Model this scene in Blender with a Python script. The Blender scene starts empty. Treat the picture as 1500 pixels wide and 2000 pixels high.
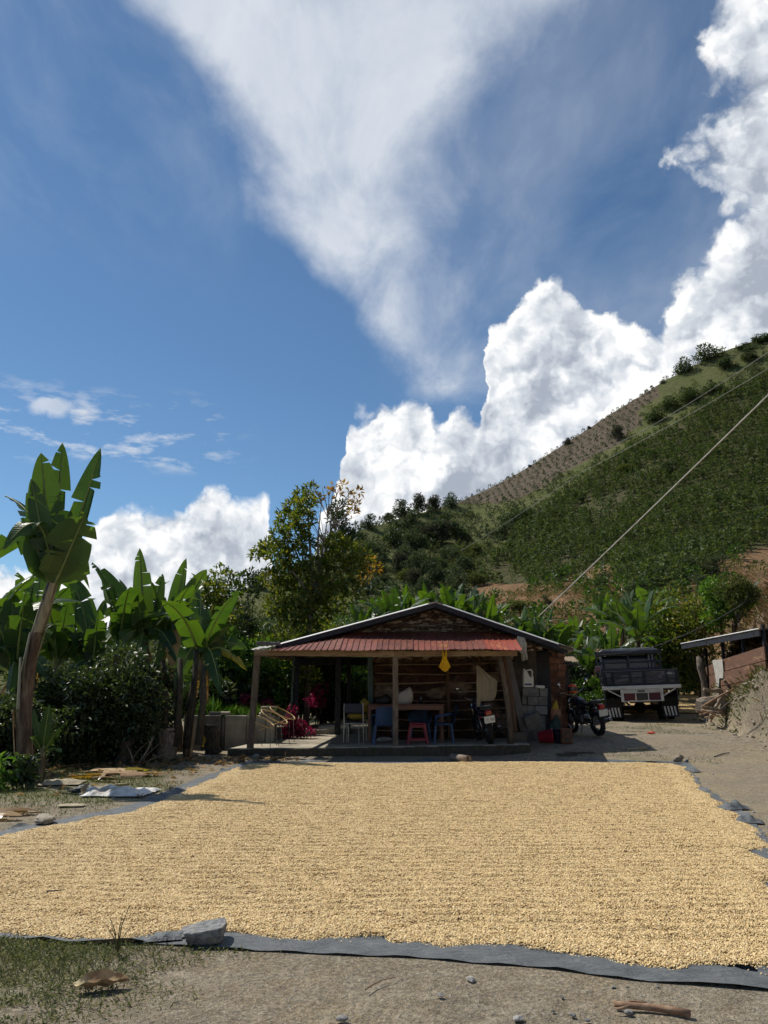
import bpy, bmesh, math, random
import numpy as np
from math import sin, cos, tan, pi, radians, degrees, atan2, atan, asin, sqrt, exp
from mathutils import Vector, Matrix, Euler

rnd = random.Random(7)
rng = np.random.default_rng(11)
scene = bpy.context.scene
COL = scene.collection

# ------------------------------------------------------------------ camera
PITCH = radians(12.75)
EYE = 1.5
FPX = 1502.0          # focal length in photograph pixels (1500 x 2000)
cam_d = bpy.data.cameras.new('camera')
cam = bpy.data.objects.new('camera', cam_d)
COL.objects.link(cam)
cam.location = (0, 0, EYE)
cam.rotation_euler = (pi / 2 + PITCH, 0, 0)
cam_d.sensor_fit = 'VERTICAL'
cam_d.sensor_height = 24.0
cam_d.lens = 24.0 * FPX / 2000.0
cam_d.clip_start = 0.05
cam_d.clip_end = 5000
scene.camera = cam

def ray(px, py):
    xc = (px - 750) / FPX
    yc = (1000 - py) / FPX
    return Vector((xc, cos(PITCH) - yc * sin(PITCH), sin(PITCH) + yc * cos(PITCH)))

def at(px, py, Y):
    """world point on the plane y = Y seen in that direction"""
    r = ray(px, py)
    return Vector((r.x / r.y * Y, Y, EYE + r.z / r.y * Y))

def azel(px, py):
    r = ray(px, py)
    return atan2(r.x, r.y), atan2(r.z, sqrt(r.x ** 2 + r.y ** 2))

# ------------------------------------------------------------------ sun, exposure
SUN = Vector((-0.64, 0.45, 1.0)).normalized()      # towards the sun
SUN_EL = asin(SUN.z)
SUN_AZ = atan2(SUN.x, SUN.y)
sl = bpy.data.lights.new('sun', 'SUN')
sl.energy = 5.0
sl.angle = radians(0.55)
sl.color = (1.0, 0.945, 0.85)
so = bpy.data.objects.new('sun', sl)
COL.objects.link(so)
so.rotation_euler = SUN.to_track_quat('Z', 'Y').to_euler()
so.location = (-20, 20, 40)
scene.view_settings.view_transform = 'Standard'
scene.view_settings.look = 'None'
scene.view_settings.gamma = 1
scene.view_settings.exposure = -0.08
scene.view_settings.use_curve_mapping = False
scene.cycles.max_bounces = 6
scene.cycles.diffuse_bounces = 3
scene.cycles.glossy_bounces = 2
scene.cycles.transmission_bounces = 3
scene.cycles.transparent_max_bounces = 8
scene.cycles.use_adaptive_sampling = True
scene.cycles.use_denoising = True
scene.cycles.adaptive_threshold = 0.02
scene.cycles.adaptive_min_samples = 12

# ------------------------------------------------------------------ node expression helper
class X:
    """a node socket with arithmetic"""
    def __init__(s, g, sock): s.g = g; s.s = sock
    def _m(s, op, *a): return s.g.math(op, s, *a)
    def __add__(s, o): return s._m('ADD', o)
    def __radd__(s, o): return s._m('ADD', o)
    def __sub__(s, o): return s._m('SUBTRACT', o)
    def __rsub__(s, o): return s.g.math('SUBTRACT', o, s)
    def __mul__(s, o): return s._m('MULTIPLY', o)
    def __rmul__(s, o): return s._m('MULTIPLY', o)
    def __truediv__(s, o): return s._m('DIVIDE', o)
    def max(s, o): return s._m('MAXIMUM', o)
    def min(s, o): return s._m('MINIMUM', o)
    def sstep(s, a, b, lo=0.0, hi=1.0): return s.g.maprange(s, a, b, lo, hi, 'SMOOTHSTEP')
    def lin(s, a, b, lo=0.0, hi=1.0): return s.g.maprange(s, a, b, lo, hi, 'LINEAR')

class G:
    def __init__(s, nt): s.nt = nt; s.n = nt.nodes
    def put(s, sock, v):
        if isinstance(v, X): s.nt.links.new(v.s, sock)
        elif v is not None:
            if hasattr(v, '__len__') and len(v) == 3 and sock.type == 'RGBA': v = (*v, 1)
            sock.default_value = v
    def node(s, t, outs=0, **kw):
        nd = s.n.new(t)
        for k, v in kw.items():
            if k.startswith('_'): setattr(nd, k[1:], v)
        for k, v in kw.items():
            if not k.startswith('_'):
                s.put(nd.inputs[k.replace('__', ' ')], v)
        return nd
    def math(s, op, *a, clamp=False):
        nd = s.n.new('ShaderNodeMath'); nd.operation = op; nd.use_clamp = clamp
        for i, v in enumerate(a): s.put(nd.inputs[i], v)
        return X(s, nd.outputs[0])
    def vmath(s, op, *a, out=0, scale=None):
        nd = s.n.new('ShaderNodeVectorMath'); nd.operation = op
        for i, v in enumerate(a): s.put(nd.inputs[i], v)
        if scale is not None: s.put(nd.inputs['Scale'], scale)
        return X(s, nd.outputs[out])
    def maprange(s, v, a, b, lo=0.0, hi=1.0, kind='LINEAR'):
        nd = s.n.new('ShaderNodeMapRange'); nd.interpolation_type = kind; nd.clamp = True
        for i, q in enumerate((v, a, b, lo, hi)): s.put(nd.inputs[i], q)
        return X(s, nd.outputs[0])
    def sep(s, v):
        nd = s.n.new('ShaderNodeSeparateXYZ'); s.put(nd.inputs[0], v)
        return [X(s, o) for o in nd.outputs]
    def comb(s, x=0.0, y=0.0, z=0.0):
        nd = s.n.new('ShaderNodeCombineXYZ')
        for i, q in enumerate((x, y, z)): s.put(nd.inputs[i], q)
        return X(s, nd.outputs[0])
    def noise(s, vec, scale=5, detail=4, rough=0.5, dist=0.0, color=False):
        nd = s.n.new('ShaderNodeTexNoise')
        s.put(nd.inputs['Vector'], vec); s.put(nd.inputs['Scale'], scale); nd.inputs['Detail'].default_value = detail
        nd.inputs['Roughness'].default_value = rough; nd.inputs['Distortion'].default_value = dist
        return X(s, nd.outputs[1 if color else 0])
    def voro(s, vec, scale=5, detail=0, rough=.5, feature='F1', out=0, rand=1.0, smooth=None):
        nd = s.n.new('ShaderNodeTexVoronoi'); nd.feature = feature
        s.put(nd.inputs['Vector'], vec); s.put(nd.inputs['Scale'], scale)
        nd.inputs['Detail'].default_value = detail
        if 'Roughness' in nd.inputs: nd.inputs['Roughness'].default_value = rough
        nd.inputs['Randomness'].default_value = rand
        if smooth is not None: nd.inputs['Smoothness'].default_value = smooth
        return X(s, nd.outputs[out])
    def wave(s, vec, scale=1, dist=0, detail=2, axis='X', dscale=1.0):
        nd = s.n.new('ShaderNodeTexWave'); nd.bands_direction = axis
        s.put(nd.inputs['Vector'], vec); nd.inputs['Scale'].default_value = scale
        nd.inputs['Distortion'].default_value = dist; nd.inputs['Detail'].default_value = detail
        nd.inputs['Detail Scale'].default_value = dscale
        return X(s, nd.outputs[1])
    def mix(s, f, a, b, blend='MIX'):
        nd = s.n.new('ShaderNodeMix'); nd.data_type = 'RGBA'; nd.blend_type = blend
        s.put(nd.inputs[0], f); s.put(nd.inputs[6], a); s.put(nd.inputs[7], b)
        return X(s, nd.outputs[2])
    def fmix(s, f, a, b):
        nd = s.n.new('ShaderNodeMix'); nd.data_type = 'FLOAT'
        s.put(nd.inputs[0], f); s.put(nd.inputs[2], a); s.put(nd.inputs[3], b)
        return X(s, nd.outputs[0])
    def ramp(s, v, stops, interp='LINEAR'):
        nd = s.n.new('ShaderNodeValToRGB'); s.put(nd.inputs[0], v)
        cr = nd.color_ramp; cr.interpolation = interp
        while len(cr.elements) < len(stops): cr.elements.new(0.5)
        for e, (p, c) in zip(cr.elements, stops):
            e.position = p; e.color = (*c[:3], 1)
        return X(s, nd.outputs[0])
    def curve(s, v, pts, lo, hi, vlo, vhi):
        """float curve through pts given in real units"""
        t = s.maprange(v, lo, hi)
        nd = s.n.new('ShaderNodeFloatCurve'); s.put(nd.inputs['Value'], t)
        c = nd.mapping.curves[0]
        P = sorted(((p - lo) / (hi - lo), (q - vlo) / (vhi - vlo)) for p, q in pts)
        while len(c.points) < len(P): c.points.new(0.5, 0.5)
        for cp, (p, q) in zip(c.points, P): cp.location = (min(max(p, 0), 1), min(max(q, 0), 1)); cp.handle_type = 'AUTO_CLAMPED'
        nd.mapping.update()
        return s.maprange(X(s, nd.outputs[0]), 0, 1, vlo, vhi)

# ------------------------------------------------------------------ sky with clouds
def build_world():
    w = bpy.data.worlds.new('World'); scene.world = w; w.use_nodes = True
    nt = w.node_tree; nt.nodes.clear(); g = G(nt)
    tc = g.node('ShaderNodeTexCoord')
    d = g.vmath('NORMALIZE', X(g, tc.outputs['Generated']))
    x, y, z = g.sep(d)
    sky = nt.nodes.new('ShaderNodeTexSky'); sky.sky_type = 'NISHITA'; sky.sun_disc = False
    sky.sun_elevation = SUN_EL; sky.sun_rotation = SUN_AZ
    sky.altitude = 1700; sky.air_density = 1.1; sky.dust_density = 0.35; sky.ozone_density = 4.0
    az = g.math('ARCTAN2', x, y)
    el = g.math('ARCSINE', z)
    # wobble of the directions gives the cauliflower edge
    # two-step wobble of the directions
    n1 = g.noise(d, 9, 2, .5, color=True)
    w1 = g.vmath('SCALE', g.vmath('SUBTRACT', n1, (.5, .5, .5)), scale=0.034)
    d1 = g.vmath('ADD', d, w1)
    n2 = g.noise(d1, 42, 4, .55, color=True)
    w2 = g.vmath('SCALE', g.vmath('SUBTRACT', n2, (.5, .5, .5)), scale=0.021)
    d2 = g.vmath('ADD', d1, w2)
    # top outline of the low bank and the tower, then the left outline of the tall heap on the right
    top = [(-500,1070),(-200,1075),(-60,1080),(60,1070),(120,1062),(150,1035),(185,995),(215,972),(250,966),(290,984),(335,975),(372,958),(398,934),(420,930),(448,950),(480,962),(508,952),(528,968),(540,1020),(556,1110),(600,1150),(628,1020),(642,950),(664,890),(676,820),(690,794),(722,785),(748,758),(790,746),(832,762),(862,806),(882,790),(912,778),(938,792),(947,700),(952,640),(962,612),(985,604),(1004,585),(1022,550),(1045,530),(1075,521),(1105,526),(1132,548),(1152,568),(1188,566),(1218,596),(1240,618),(1275,632),(1320,636),(1420,720),(1700,760)]
    side = [(1290,760),(1272,672),(1290,622),(1304,570),(1312,520),(1332,468),(1366,436),(1362,404),(1306,376),(1284,322),(1300,262),(1340,222),(1356,170),(1302,132),(1292,84),(1330,22),(1380,-20),(1400,-110)]
    d2x, d2y, d2z = g.sep(d2)
    az2 = g.math('ARCTAN2', d2x, d2y); el2 = g.math('ARCSINE', d2z)
    ae = [azel(*p) for p in top]
    eT = g.curve(az2, ae, -.62, .62, 0.0, .8)
    DA = (eT - el2) / .055
    ae = [azel(*p) for p in side]
    aS = g.curve(el2, [(e, a) for a, e in ae], .30, .95, 0.0, .8)
    DB = (az2 - aS) / .06
    DB = DB.min((el2 - .30) / .03).min((1.15 - el2) / .06).min((1.2 - az2) / .06)
    D = DA.max(DB).min(1.6)
    for px, py, r in []:
        c = ray(px, py).normalized(); c2 = ray(px + r * 1.06, py).normalized(); c3 = ray(px, py + r * 1.06).normalized()
        rr = 0.5 * ((c2 - c).length + (c3 - c).length)
        D = D.max(g.math('MULTIPLY_ADD', g.vmath('DISTANCE', d2, tuple(c), out=1), -1.0 / rr, 1.0))
    # scattered fair-weather cumulus on the rest of the sky
    el_ = el
    behind = g.math('ABSOLUTE', az).sstep(.62, 1.0)
    gen = (g.noise(g.vmath('MULTIPLY', d, (1, 1, 2.2)), 3.2, 6, .55) - .63) * 3.0
    gen = gen * behind * el.sstep(0.02, .12) * el.sstep(1.2, .6) - (1 - behind) * 2
    D = D.max(gen)
    # billows
    def billow(v):
        a = g.voro(v, 15, 2.0, .5)
        return .5 - a * .95
    vv = g.vmath('ADD', d, g.vmath('SCALE', g.vmath('SUBTRACT', n2, (.5, .5, .5)), scale=.05))
    B0 = billow(vv)
    B1 = billow(g.vmath('ADD', vv, (-0.012, 0.002, 0.014)))
    relief = (B0 - B1)
    Dn = D + (B0 - .1) * .48
    soft = az.sstep(.36, .44) * el.sstep(.42, .55)
    acum = g.maprange(Dn + (B0 - .3) * soft * .6, -.01, soft * .40 + .25, 0, 1, 'SMOOTHSTEP')
    acum = acum * (1.0 - soft * g.noise(d2, 7, 5, .6).sstep(.48, .62) * .45)
    core = Dn.sstep(.2, 1.1)
    big = g.noise(g.vmath('ADD', d1, (0, .02, -.02)), 8.5, 4, .55)
    lum = 0.99 - core * (big.sstep(.40, .60)) * .36 + relief * .66 + (B0 - .2) * .12
    # grey undersides low on the right
    lum = g.math('MINIMUM', g.math('MAXIMUM', lum, 0.42), 1.02)
    ccol = g.ramp(lum, [(0.0, (.20, .25, .33)), (.45, (.44, .49, .58)), (.68, (.66, .71, .78)), (.86, (.90, .93, .97)), (1.0, (1.10, 1.10, 1.09))])
    # --- high streak of thin cloud, wide overhead, tapering towards the horizon
    Lp = [(915,815),(862,775),(800,712),(745,640),(690,575),(620,505),(560,440),(500,350),(430,250),(375,150),(300,60),(235,0),(140,-120)]
    Rp = [(1010,815),(990,780),(962,700),(935,610),(890,520),(862,430),(850,330),(862,240),(905,160),(985,70),(1080,0),(1180,-120)]
    aeL = [azel(*p) for p in Lp]; aeR = [azel(*p) for p in Rp]
    lo, hi = radians(20), radians(52)
    wob = (g.noise(d, 5, 5, .55) - .5) * .26
    aL = g.curve(el, [(e, a) for a, e in aeL], lo, hi, -1.0, 1.0)
    aR = g.curve(el, [(e, a) for a, e in aeR], lo, hi, -1.0, 1.0)
    azw = az + wob
    q = g.comb(x / (z + .12), y / (z + .12), 0)
    fib = g.noise(g.vmath('MULTIPLY', q, (2.9, 1.5, 1)), 2.0, 8, .6, dist=.35)
    fib2 = g.noise(g.vmath('MULTIPLY', q, (2.2, 1.2, 1)), 1.1, 4, .5, dist=.3)
    fL = (azw - aL + (fib - .5) * .16).sstep(-.04, .10)
    fR = (aR - azw + (fib - .5) * .22).sstep(-.13, .17)
    low = el.sstep(radians(19.4), radians(22.5))
    over = el.sstep(1.2, .85)
    veil = fL * fR * low * over
    ast = veil * (fib2 * 1.1 + fib * .6 + g.noise(d2, 11, 5, .6) * .5 - .22)
    # faint haze to the right of the streak and wisps at the upper right
    hz = (fib * .8 + fib2 * .7 - .45).max(0.0) * az.sstep(-.05, .12) * az.sstep(1.0, .5) * el.sstep(.30, .5) * over
    wis = (fib - .40).max(0.0) * 2.6 * el.sstep(.62, .78) * az.sstep(.18, .30) * az.sstep(1.1, .55) * over
    lefth = (fib - .42).max(0.0) * 1.1 * el.sstep(.45, .62) * az.sstep(-.05, -.30) * over
    ast = ast.max(hz * .55).max(wis * .5).max(lefth * .45)
    # low thin flecks on the left
    fl = g.noise(g.vmath('MULTIPLY', d, (1, 1, 3.4)), 15, 6, .6)
    band = el.sstep(radians(14.6), radians(16.2)) * el.sstep(radians(21.5), radians(18)) * az.sstep(radians(-9), radians(-15))
    c1 = ray(100, 795).normalized()
    dd = g.vmath('SUBTRACT', d2, tuple(c1))
    blob = 1.0 - g.vmath('LENGTH', g.vmath('MULTIPLY', dd, (1, 1, 2.6)), out=1) / .036
    fleck = (band * (fl - .53) * 7.0).max(blob.sstep(.0, .55) * .9)
    ast = g.math('MINIMUM', ast.max(fleck * .8), 0.93)
    scol = g.mix(fib.lin(.3, .7), (.58, .65, .76), (.82, .86, .92))
    # combine: sky light scaled, clouds in scene units
    K = 0.098
    base = g.mix(1.0, X(g, sky.outputs[0]), (0.86, 1.02, 1.04), 'MULTIPLY')
    base = g.vmath('SCALE', base, scale=K)
    c = g.mix(g.math('MAXIMUM', ast, 0.0), base, scol)
    c = g.mix(acum, c, ccol)
    # horizon haze below 3 degrees and ground half
    c = g.mix(el.sstep(.01, -.04), c, (.16, .17, .14))
    bg = g.node('ShaderNodeBackground', Color=c, Strength=1.0)
    out = g.node('ShaderNodeOutputWorld'); nt.links.new(bg.outputs[0], out.inputs[0])
    w.cycles.sampling_method = 'MANUAL'; w.cycles.sample_map_resolution = 512
build_world()
# ------------------------------------------------------------------ objects
def tag(o, label=None, cat=None, group=None, kind=None):
    if label: o['label'] = label
    if cat: o['category'] = cat
    if group: o['group'] = group
    if kind: o['kind'] = kind
    return o

def empty(name, loc=(0, 0, 0), rz=0.0, label=None, cat=None, group=None):
    o = bpy.data.objects.new(name, None); COL.objects.link(o)
    o.location = loc; o.rotation_euler = (0, 0, rz); o.empty_display_size = .1
    return tag(o, label, cat, group)

def link(name, me, parent=None, loc=None, rot=None, scale=None):
    o = bpy.data.objects.new(name, me); COL.objects.link(o)
    if parent is not None: o.parent = parent
    if loc is not None: o.location = loc
    if rot is not None: o.rotation_euler = rot
    if scale is not None: o.scale = scale
    return o

def kids(o): return [c for c in bpy.data.objects if c.parent == o]

def copy_tree(o, parent=None, depth=0):
    c = o.copy(); COL.objects.link(c)
    if parent is not None: c.parent = parent
    for ch in o.children: copy_tree(ch, c, depth + 1)
    return c

def np_mesh(name, V, F4=None, F3=None, mats=(), m4=None, m3=None, smooth=False):
    """mesh from numpy arrays of quads and triangles"""
    me = bpy.data.meshes.new(name)
    V = np.asarray(V, np.float32).reshape(-1, 3)
    n4 = 0 if F4 is None else len(F4); n3 = 0 if F3 is None else len(F3)
    me.vertices.add(len(V)); me.vertices.foreach_set('co', V.ravel())
    loops = []
    if n4: loops.append(np.asarray(F4, np.int32).ravel())
    if n3: loops.append(np.asarray(F3, np.int32).ravel())
    lv = np.concatenate(loops) if loops else np.zeros(0, np.int32)
    me.loops.add(len(lv)); me.loops.foreach_set('vertex_index', lv)
    st = np.concatenate([np.arange(n4) * 4, n4 * 4 + np.arange(n3) * 3]).astype(np.int32)
    me.polygons.add(n4 + n3); me.polygons.foreach_set('loop_start', st)
    me.polygons.foreach_set('loop_total', np.concatenate([np.full(n4, 4), np.full(n3, 3)]).astype(np.int32))
    if m4 is not None or m3 is not None:
        mi = np.concatenate([np.zeros(n4, np.int32) if m4 is None else np.asarray(m4, np.int32), np.zeros(n3, np.int32) if m3 is None else np.asarray(m3, np.int32)])
        me.polygons.foreach_set('material_index', mi)
    for m in mats: me.materials.append(m)
    if smooth: me.polygons.foreach_set('use_smooth', np.ones(n4 + n3, bool))
    me.update(calc_edges=True)
    return me

class MB:
    """collects shapes for one mesh object"""
    def __init__(s): s.v = []; s.f = []; s.sm = []
    def add(s, V, F, smooth=False, M=None):
        b = len(s.v)
        for p in V:
            p = Vector(p)
            if M is not None: p = M @ p
            s.v.append(p)
        for f in F: s.f.append([b + i for i in f]); s.sm.append(smooth)
        return s
    def box(s, c, d, rot=None, taper=1.0, jit=0.0):
        """centre, full dimensions"""
        x, y, z = d[0] / 2, d[1] / 2, d[2] / 2
        V = [(-x, -y, -z), (x, -y, -z), (x, y, -z), (-x, y, -z), (-x * taper, -y * taper, z), (x * taper, -y * taper, z), (x * taper, y * taper, z), (-x * taper, y * taper, z)]
        if jit: V = [(a + rnd.uniform(-jit, jit), b + rnd.uniform(-jit, jit), q + rnd.uniform(-jit, jit)) for a, b, q in V]
        M = Matrix.Translation(c)
        if rot is not None: M = M @ (rot.to_4x4() if isinstance(rot, Matrix) else Euler(rot).to_matrix().to_4x4())
        return s.add(V, [(0, 3, 2, 1), (4, 5, 6, 7), (0, 1, 5, 4), (1, 2, 6, 5), (2, 3, 7, 6), (3, 0, 4, 7)], M=M)
    def bbox(s, a, b, rot=None):
        a = Vector(a); b = Vector(b)
        return s.box((a + b) / 2, (abs(b.x - a.x), abs(b.y - a.y), abs(b.z - a.z)), rot)
    def bar(s, p, q, w, h=None, up=(0, 0, 1)):
        """square bar between two points: w across, h along up"""
        p = Vector(p); q = Vector(q); h = h or w
        t = (q - p); L = t.length; t.normalize()
        u = Vector(up)
        if abs(t.dot(u)) > .95: u = Vector((0, 1, 0))
        sd = t.cross(u).normalized(); u = sd.cross(t).normalized()
        V = []
        for e in (p, q):
            for a, b in ((-1, -1), (1, -1), (1, 1), (-1, 1)): V.append(e + sd * a * w / 2 + u * b * h / 2)
        return s.add(V, [(3, 2, 1, 0), (4, 5, 6, 7), (0, 1, 5, 4), (1, 2, 6, 5), (2, 3, 7, 6), (3, 0, 4, 7)])
    def tube(s, pts, r, n=8, cap=True, smooth=True, closed=False, flat=1.0, jit=0.0):
        pts = [Vector(p) for p in pts]
        m = len(pts)
        rs = r if hasattr(r, '__len__') else [r] * m
        rings = []; prev = None
        for i, p in enumerate(pts):
            if closed: t = pts[(i + 1) % m] - pts[i - 1]
            else: t = pts[min(i + 1, m - 1)] - pts[max(i - 1, 0)]
            if t.length < 1e-9: t = Vector((0, 0, 1))
            t.normalize()
            if prev is None:
                a = Vector((0, 0, 1)) if abs(t.z) < .9 else Vector((1, 0, 0))
                u = t.cross(a).normalized()
            else:
                u = prev - t * prev.dot(t)
                u = u.normalized() if u.length > 1e-6 else t.orthogonal().normalized()
            prev = u; w = t.cross(u)
            ring = []
            for k in range(n):
                a = 2 * pi * k / n; rr = rs[i] * (1 + (rnd.uniform(-jit, jit) if jit else 0))
                ring.append(p + u * cos(a) * rr + w * sin(a) * rr * flat)
            rings.append(ring)
        b = len(s.v)
        for ring in rings: s.v.extend(ring)
        M = m if closed else m - 1
        for i in range(M):
            j = (i + 1) % m
            for k in range(n):
                k2 = (k + 1) % n
                s.f.append([b + i * n + k, b + i * n + k2, b + j * n + k2, b + j * n + k]); s.sm.append(smooth)
        if cap and not closed:
            s.f.append([b + k for k in range(n)][::-1]); s.sm.append(False)
            s.f.append([b + (m - 1) * n + k for k in range(n)]); s.sm.append(False)
        return s
    def lathe(s, prof, M=None, n=16, smooth=True, cap=True):
        """profile of (radius, height) about local z"""
        b = len(s.v); m = len(prof)
        for r, z in prof:
            for k in range(n):
                a = 2 * pi * k / n; p = Vector((r * cos(a), r * sin(a), z))
                s.v.append(M @ p if M is not None else p)
        for i in range(m - 1):
            for k in range(n):
                k2 = (k + 1) % n
                s.f.append([b + i * n + k, b + i * n + k2, b + (i + 1) * n + k2, b + (i + 1) * n + k]); s.sm.append(smooth)
        if cap:
            if prof[0][0] > 1e-5: s.f.append([b + k for k in range(n)][::-1]); s.sm.append(False)
            if prof[-1][0] > 1e-5: s.f.append([b + (m - 1) * n + k for k in range(n)]); s.sm.append(False)
        return s
    def torus(s, c, R, r, axis='X', n=24, k=8, M=None, flat=1.0):
        pts = []
        for i in range(n):
            a = 2 * pi * i / n
            q = {'X': (0, cos(a) * R, sin(a) * R), 'Y': (cos(a) * R, 0, sin(a) * R), 'Z': (cos(a) * R, sin(a) * R, 0)}[axis]
            q = Vector(c) + Vector(q)
            pts.append(M @ q if M is not None else q)
        return s.tube(pts, r, k, closed=True, flat=flat)
    def prism(s, poly, a, b, axis='Y'):
        """extrude a 2-D outline from a to b along axis (outline in the other two, in xyz order)"""
        def P(u, v, w): return {'X': (w, u, v), 'Y': (u, w, v), 'Z': (u, v, w)}[axis]
        n = len(poly); V = [P(u, v, a) for u, v in poly] + [P(u, v, b) for u, v in poly]
        F = [list(range(n)), list(range(2 * n - 1, n - 1, -1))] + [[i, n + i, n + (i + 1) % n, (i + 1) % n] for i in range(n)]
        return s.add(V, F)
    def grid(s, P, smooth=True):
        """P: list of rows of points"""
        b = len(s.v); nr = len(P); nc = len(P[0])
        for row in P: s.v.extend(Vector(p) for p in row)
        for i in range(nr - 1):
            for j in range(nc - 1):
                s.f.append([b + i * nc + j, b + i * nc + j + 1, b + (i + 1) * nc + j + 1, b + (i + 1) * nc + j]); s.sm.append(smooth)
        return s
    def rock(s, c, r, seed=0, flat=.7, sub=2, rough=.25, stretch=(1, 1, 1)):
        bm = bmesh.new(); bmesh.ops.create_icosphere(bm, subdivisions=sub, radius=1)
        R = random.Random(seed); dirs = [Vector((R.gauss(0, 1), R.gauss(0, 1), R.gauss(0, 1))).normalized() for _ in range(7)]
        cut = [R.uniform(.62, .95) for _ in dirs]
        vs = []
        for v in bm.verts:
            p = v.co.copy()
            for d, k in zip(dirs, cut):
                t = p.dot(d)
                if t > k: p -= d * (t - k)
            p *= 1 + R.uniform(-rough, rough) * .18
            vs.append(Vector(c) + Vector((p.x * r * stretch[0], p.y * r * stretch[1], p.z * r * flat * stretch[2])))
        F = [[v.index for v in f.verts] for f in bm.faces]
        bm.free()
        return s.add(vs, F, smooth=False)
    def mesh(s, name, mat=None):
        me = bpy.data.meshes.new(name)
        me.from_pydata([tuple(v) for v in s.v], [], s.f)
        me.polygons.foreach_set('use_smooth', s.sm)
        if mat is not None:
            for m in (mat if isinstance(mat, (list, tuple)) else [mat]): me.materials.append(m)
        me.update()
        return me
    def build(s, name, mat=None, parent=None, bevel=0.0, **kw):
        me = s.mesh(name, mat)
        if bevel:
            bm = bmesh.new(); bm.from_mesh(me)
            es = [e for e in bm.edges if len(e.link_faces) == 2 and e.calc_face_angle(0) > .6]
            bmesh.ops.bevel(bm, geom=es, offset=bevel, segments=1, affect='EDGES', clamp_overlap=True)
            bm.to_mesh(me); bm.free()
        return link(name, me, parent, **kw)

def piece(name, mat, parent, fn, *a, bevel=0.0, **kw):
    m = MB(); getattr(m, fn)(*a, **kw)
    return m.build(name, mat, parent, bevel=bevel)

# ------------------------------------------------------------------ value noise on arrays (ground relief)
def _hash(ix, iy, seed):
    h = (ix.astype(np.int64) * 374761393 + iy.astype(np.int64) * 668265263 + seed * 1442695041) & 0x7fffffff
    h = ((h ^ (h >> 13)) * 1274126177) & 0x7fffffff
    return ((h ^ (h >> 16)) & 0xffff) / 65535.0
def vnoise(x, y, s=1.0, octv=4, seed=0, rough=.5):
    x = np.asarray(x, float) * s; y = np.asarray(y, float) * s
    out = np.zeros(np.broadcast(x, y).shape); a = 1.0; t = 0.0
    for o in range(octv):
        ix = np.floor(x); iy = np.floor(y); fx = x - ix; fy = y - iy
        fx = fx * fx * (3 - 2 * fx); fy = fy * fy * (3 - 2 * fy)
        k = seed + o * 17
        v = (_hash(ix, iy, k) * (1 - fx) + _hash(ix + 1, iy, k) * fx) * (1 - fy) + (_hash(ix, iy + 1, k) * (1 - fx) + _hash(ix + 1, iy + 1, k) * fx) * fy
        out += a * v; t += a; a *= rough; x = x * 2.03 + 5.1; y = y * 2.03 + 9.7
    return out / t
def ss(a, b, x):
    t = np.clip((np.asarray(x, float) - a) / (b - a), 0, 1); return t * t * (3 - 2 * t)

# ------------------------------------------------------------------ materials
MAT = {}
def mat(name, fn):
    m = bpy.data.materials.new(name); m.use_nodes = True
    nt = m.node_tree; nt.nodes.clear(); g = G(nt)
    out = nt.nodes.new('ShaderNodeOutputMaterial')
    sh = fn(g, out)
    if sh is not None: nt.links.new(sh, out.inputs[0])
    MAT[name] = m
    return m
def pbsdf(g, col, rough=.7, metal=0.0, bump=None, bstr=.5, bdist=.01, spec=.35, **kw):
    b = g.n.new('ShaderNodeBsdfPrincipled')
    g.put(b.inputs['Base Color'], col); g.put(b.inputs['Roughness'], rough); g.put(b.inputs['Metallic'], metal)
    g.put(b.inputs['Specular IOR Level'], spec)
    for k, v in kw.items(): g.put(b.inputs[k.replace('__', ' ')], v)
    if bump is not None:
        bn = g.n.new('ShaderNodeBump'); g.put(bn.inputs['Height'], bump)
        bn.inputs['Strength'].default_value = bstr; bn.inputs['Distance'].default_value = bdist
        g.nt.links.new(bn.outputs[0], b.inputs['Normal'])
    return b.outputs[0]
def oc(g): return X(g, g.n.new('ShaderNodeTexCoord').outputs['Object'])
def gp(g): return X(g, g.n.new('ShaderNodeNewGeometry').outputs['Position'])
def isl(g): return X(g, g.n.new('ShaderNodeNewGeometry').outputs['Random Per Island'])
def orand(g): return X(g, g.n.new('ShaderNodeObjectInfo').outputs['Random'])

def wear(name, c1, c2, scale=6, rough=.75, stretch=(1, 1, 1), bump=.3, metal=0, c3=None, spec=.3, bdist=.006, detail=6):
    """two-tone worn surface with grain"""
    def f(g, o):
        v = g.vmath('MULTIPLY', gp(g), stretch)
        n = g.noise(v, scale, detail, .6)
        r = g.math('MULTIPLY', orand(g), .25)
        c = g.mix((n + r - .12).sstep(.33, .68), c1, c2)
        if c3: c = g.mix(g.noise(v, scale * .35, 4, .6).sstep(.52, .68), c, c3)
        return pbsdf(g, c, rough, metal, bump=g.noise(v, scale * 4, 5, .6), bstr=bump, bdist=bdist, spec=spec)
    return mat(name, f)

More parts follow.
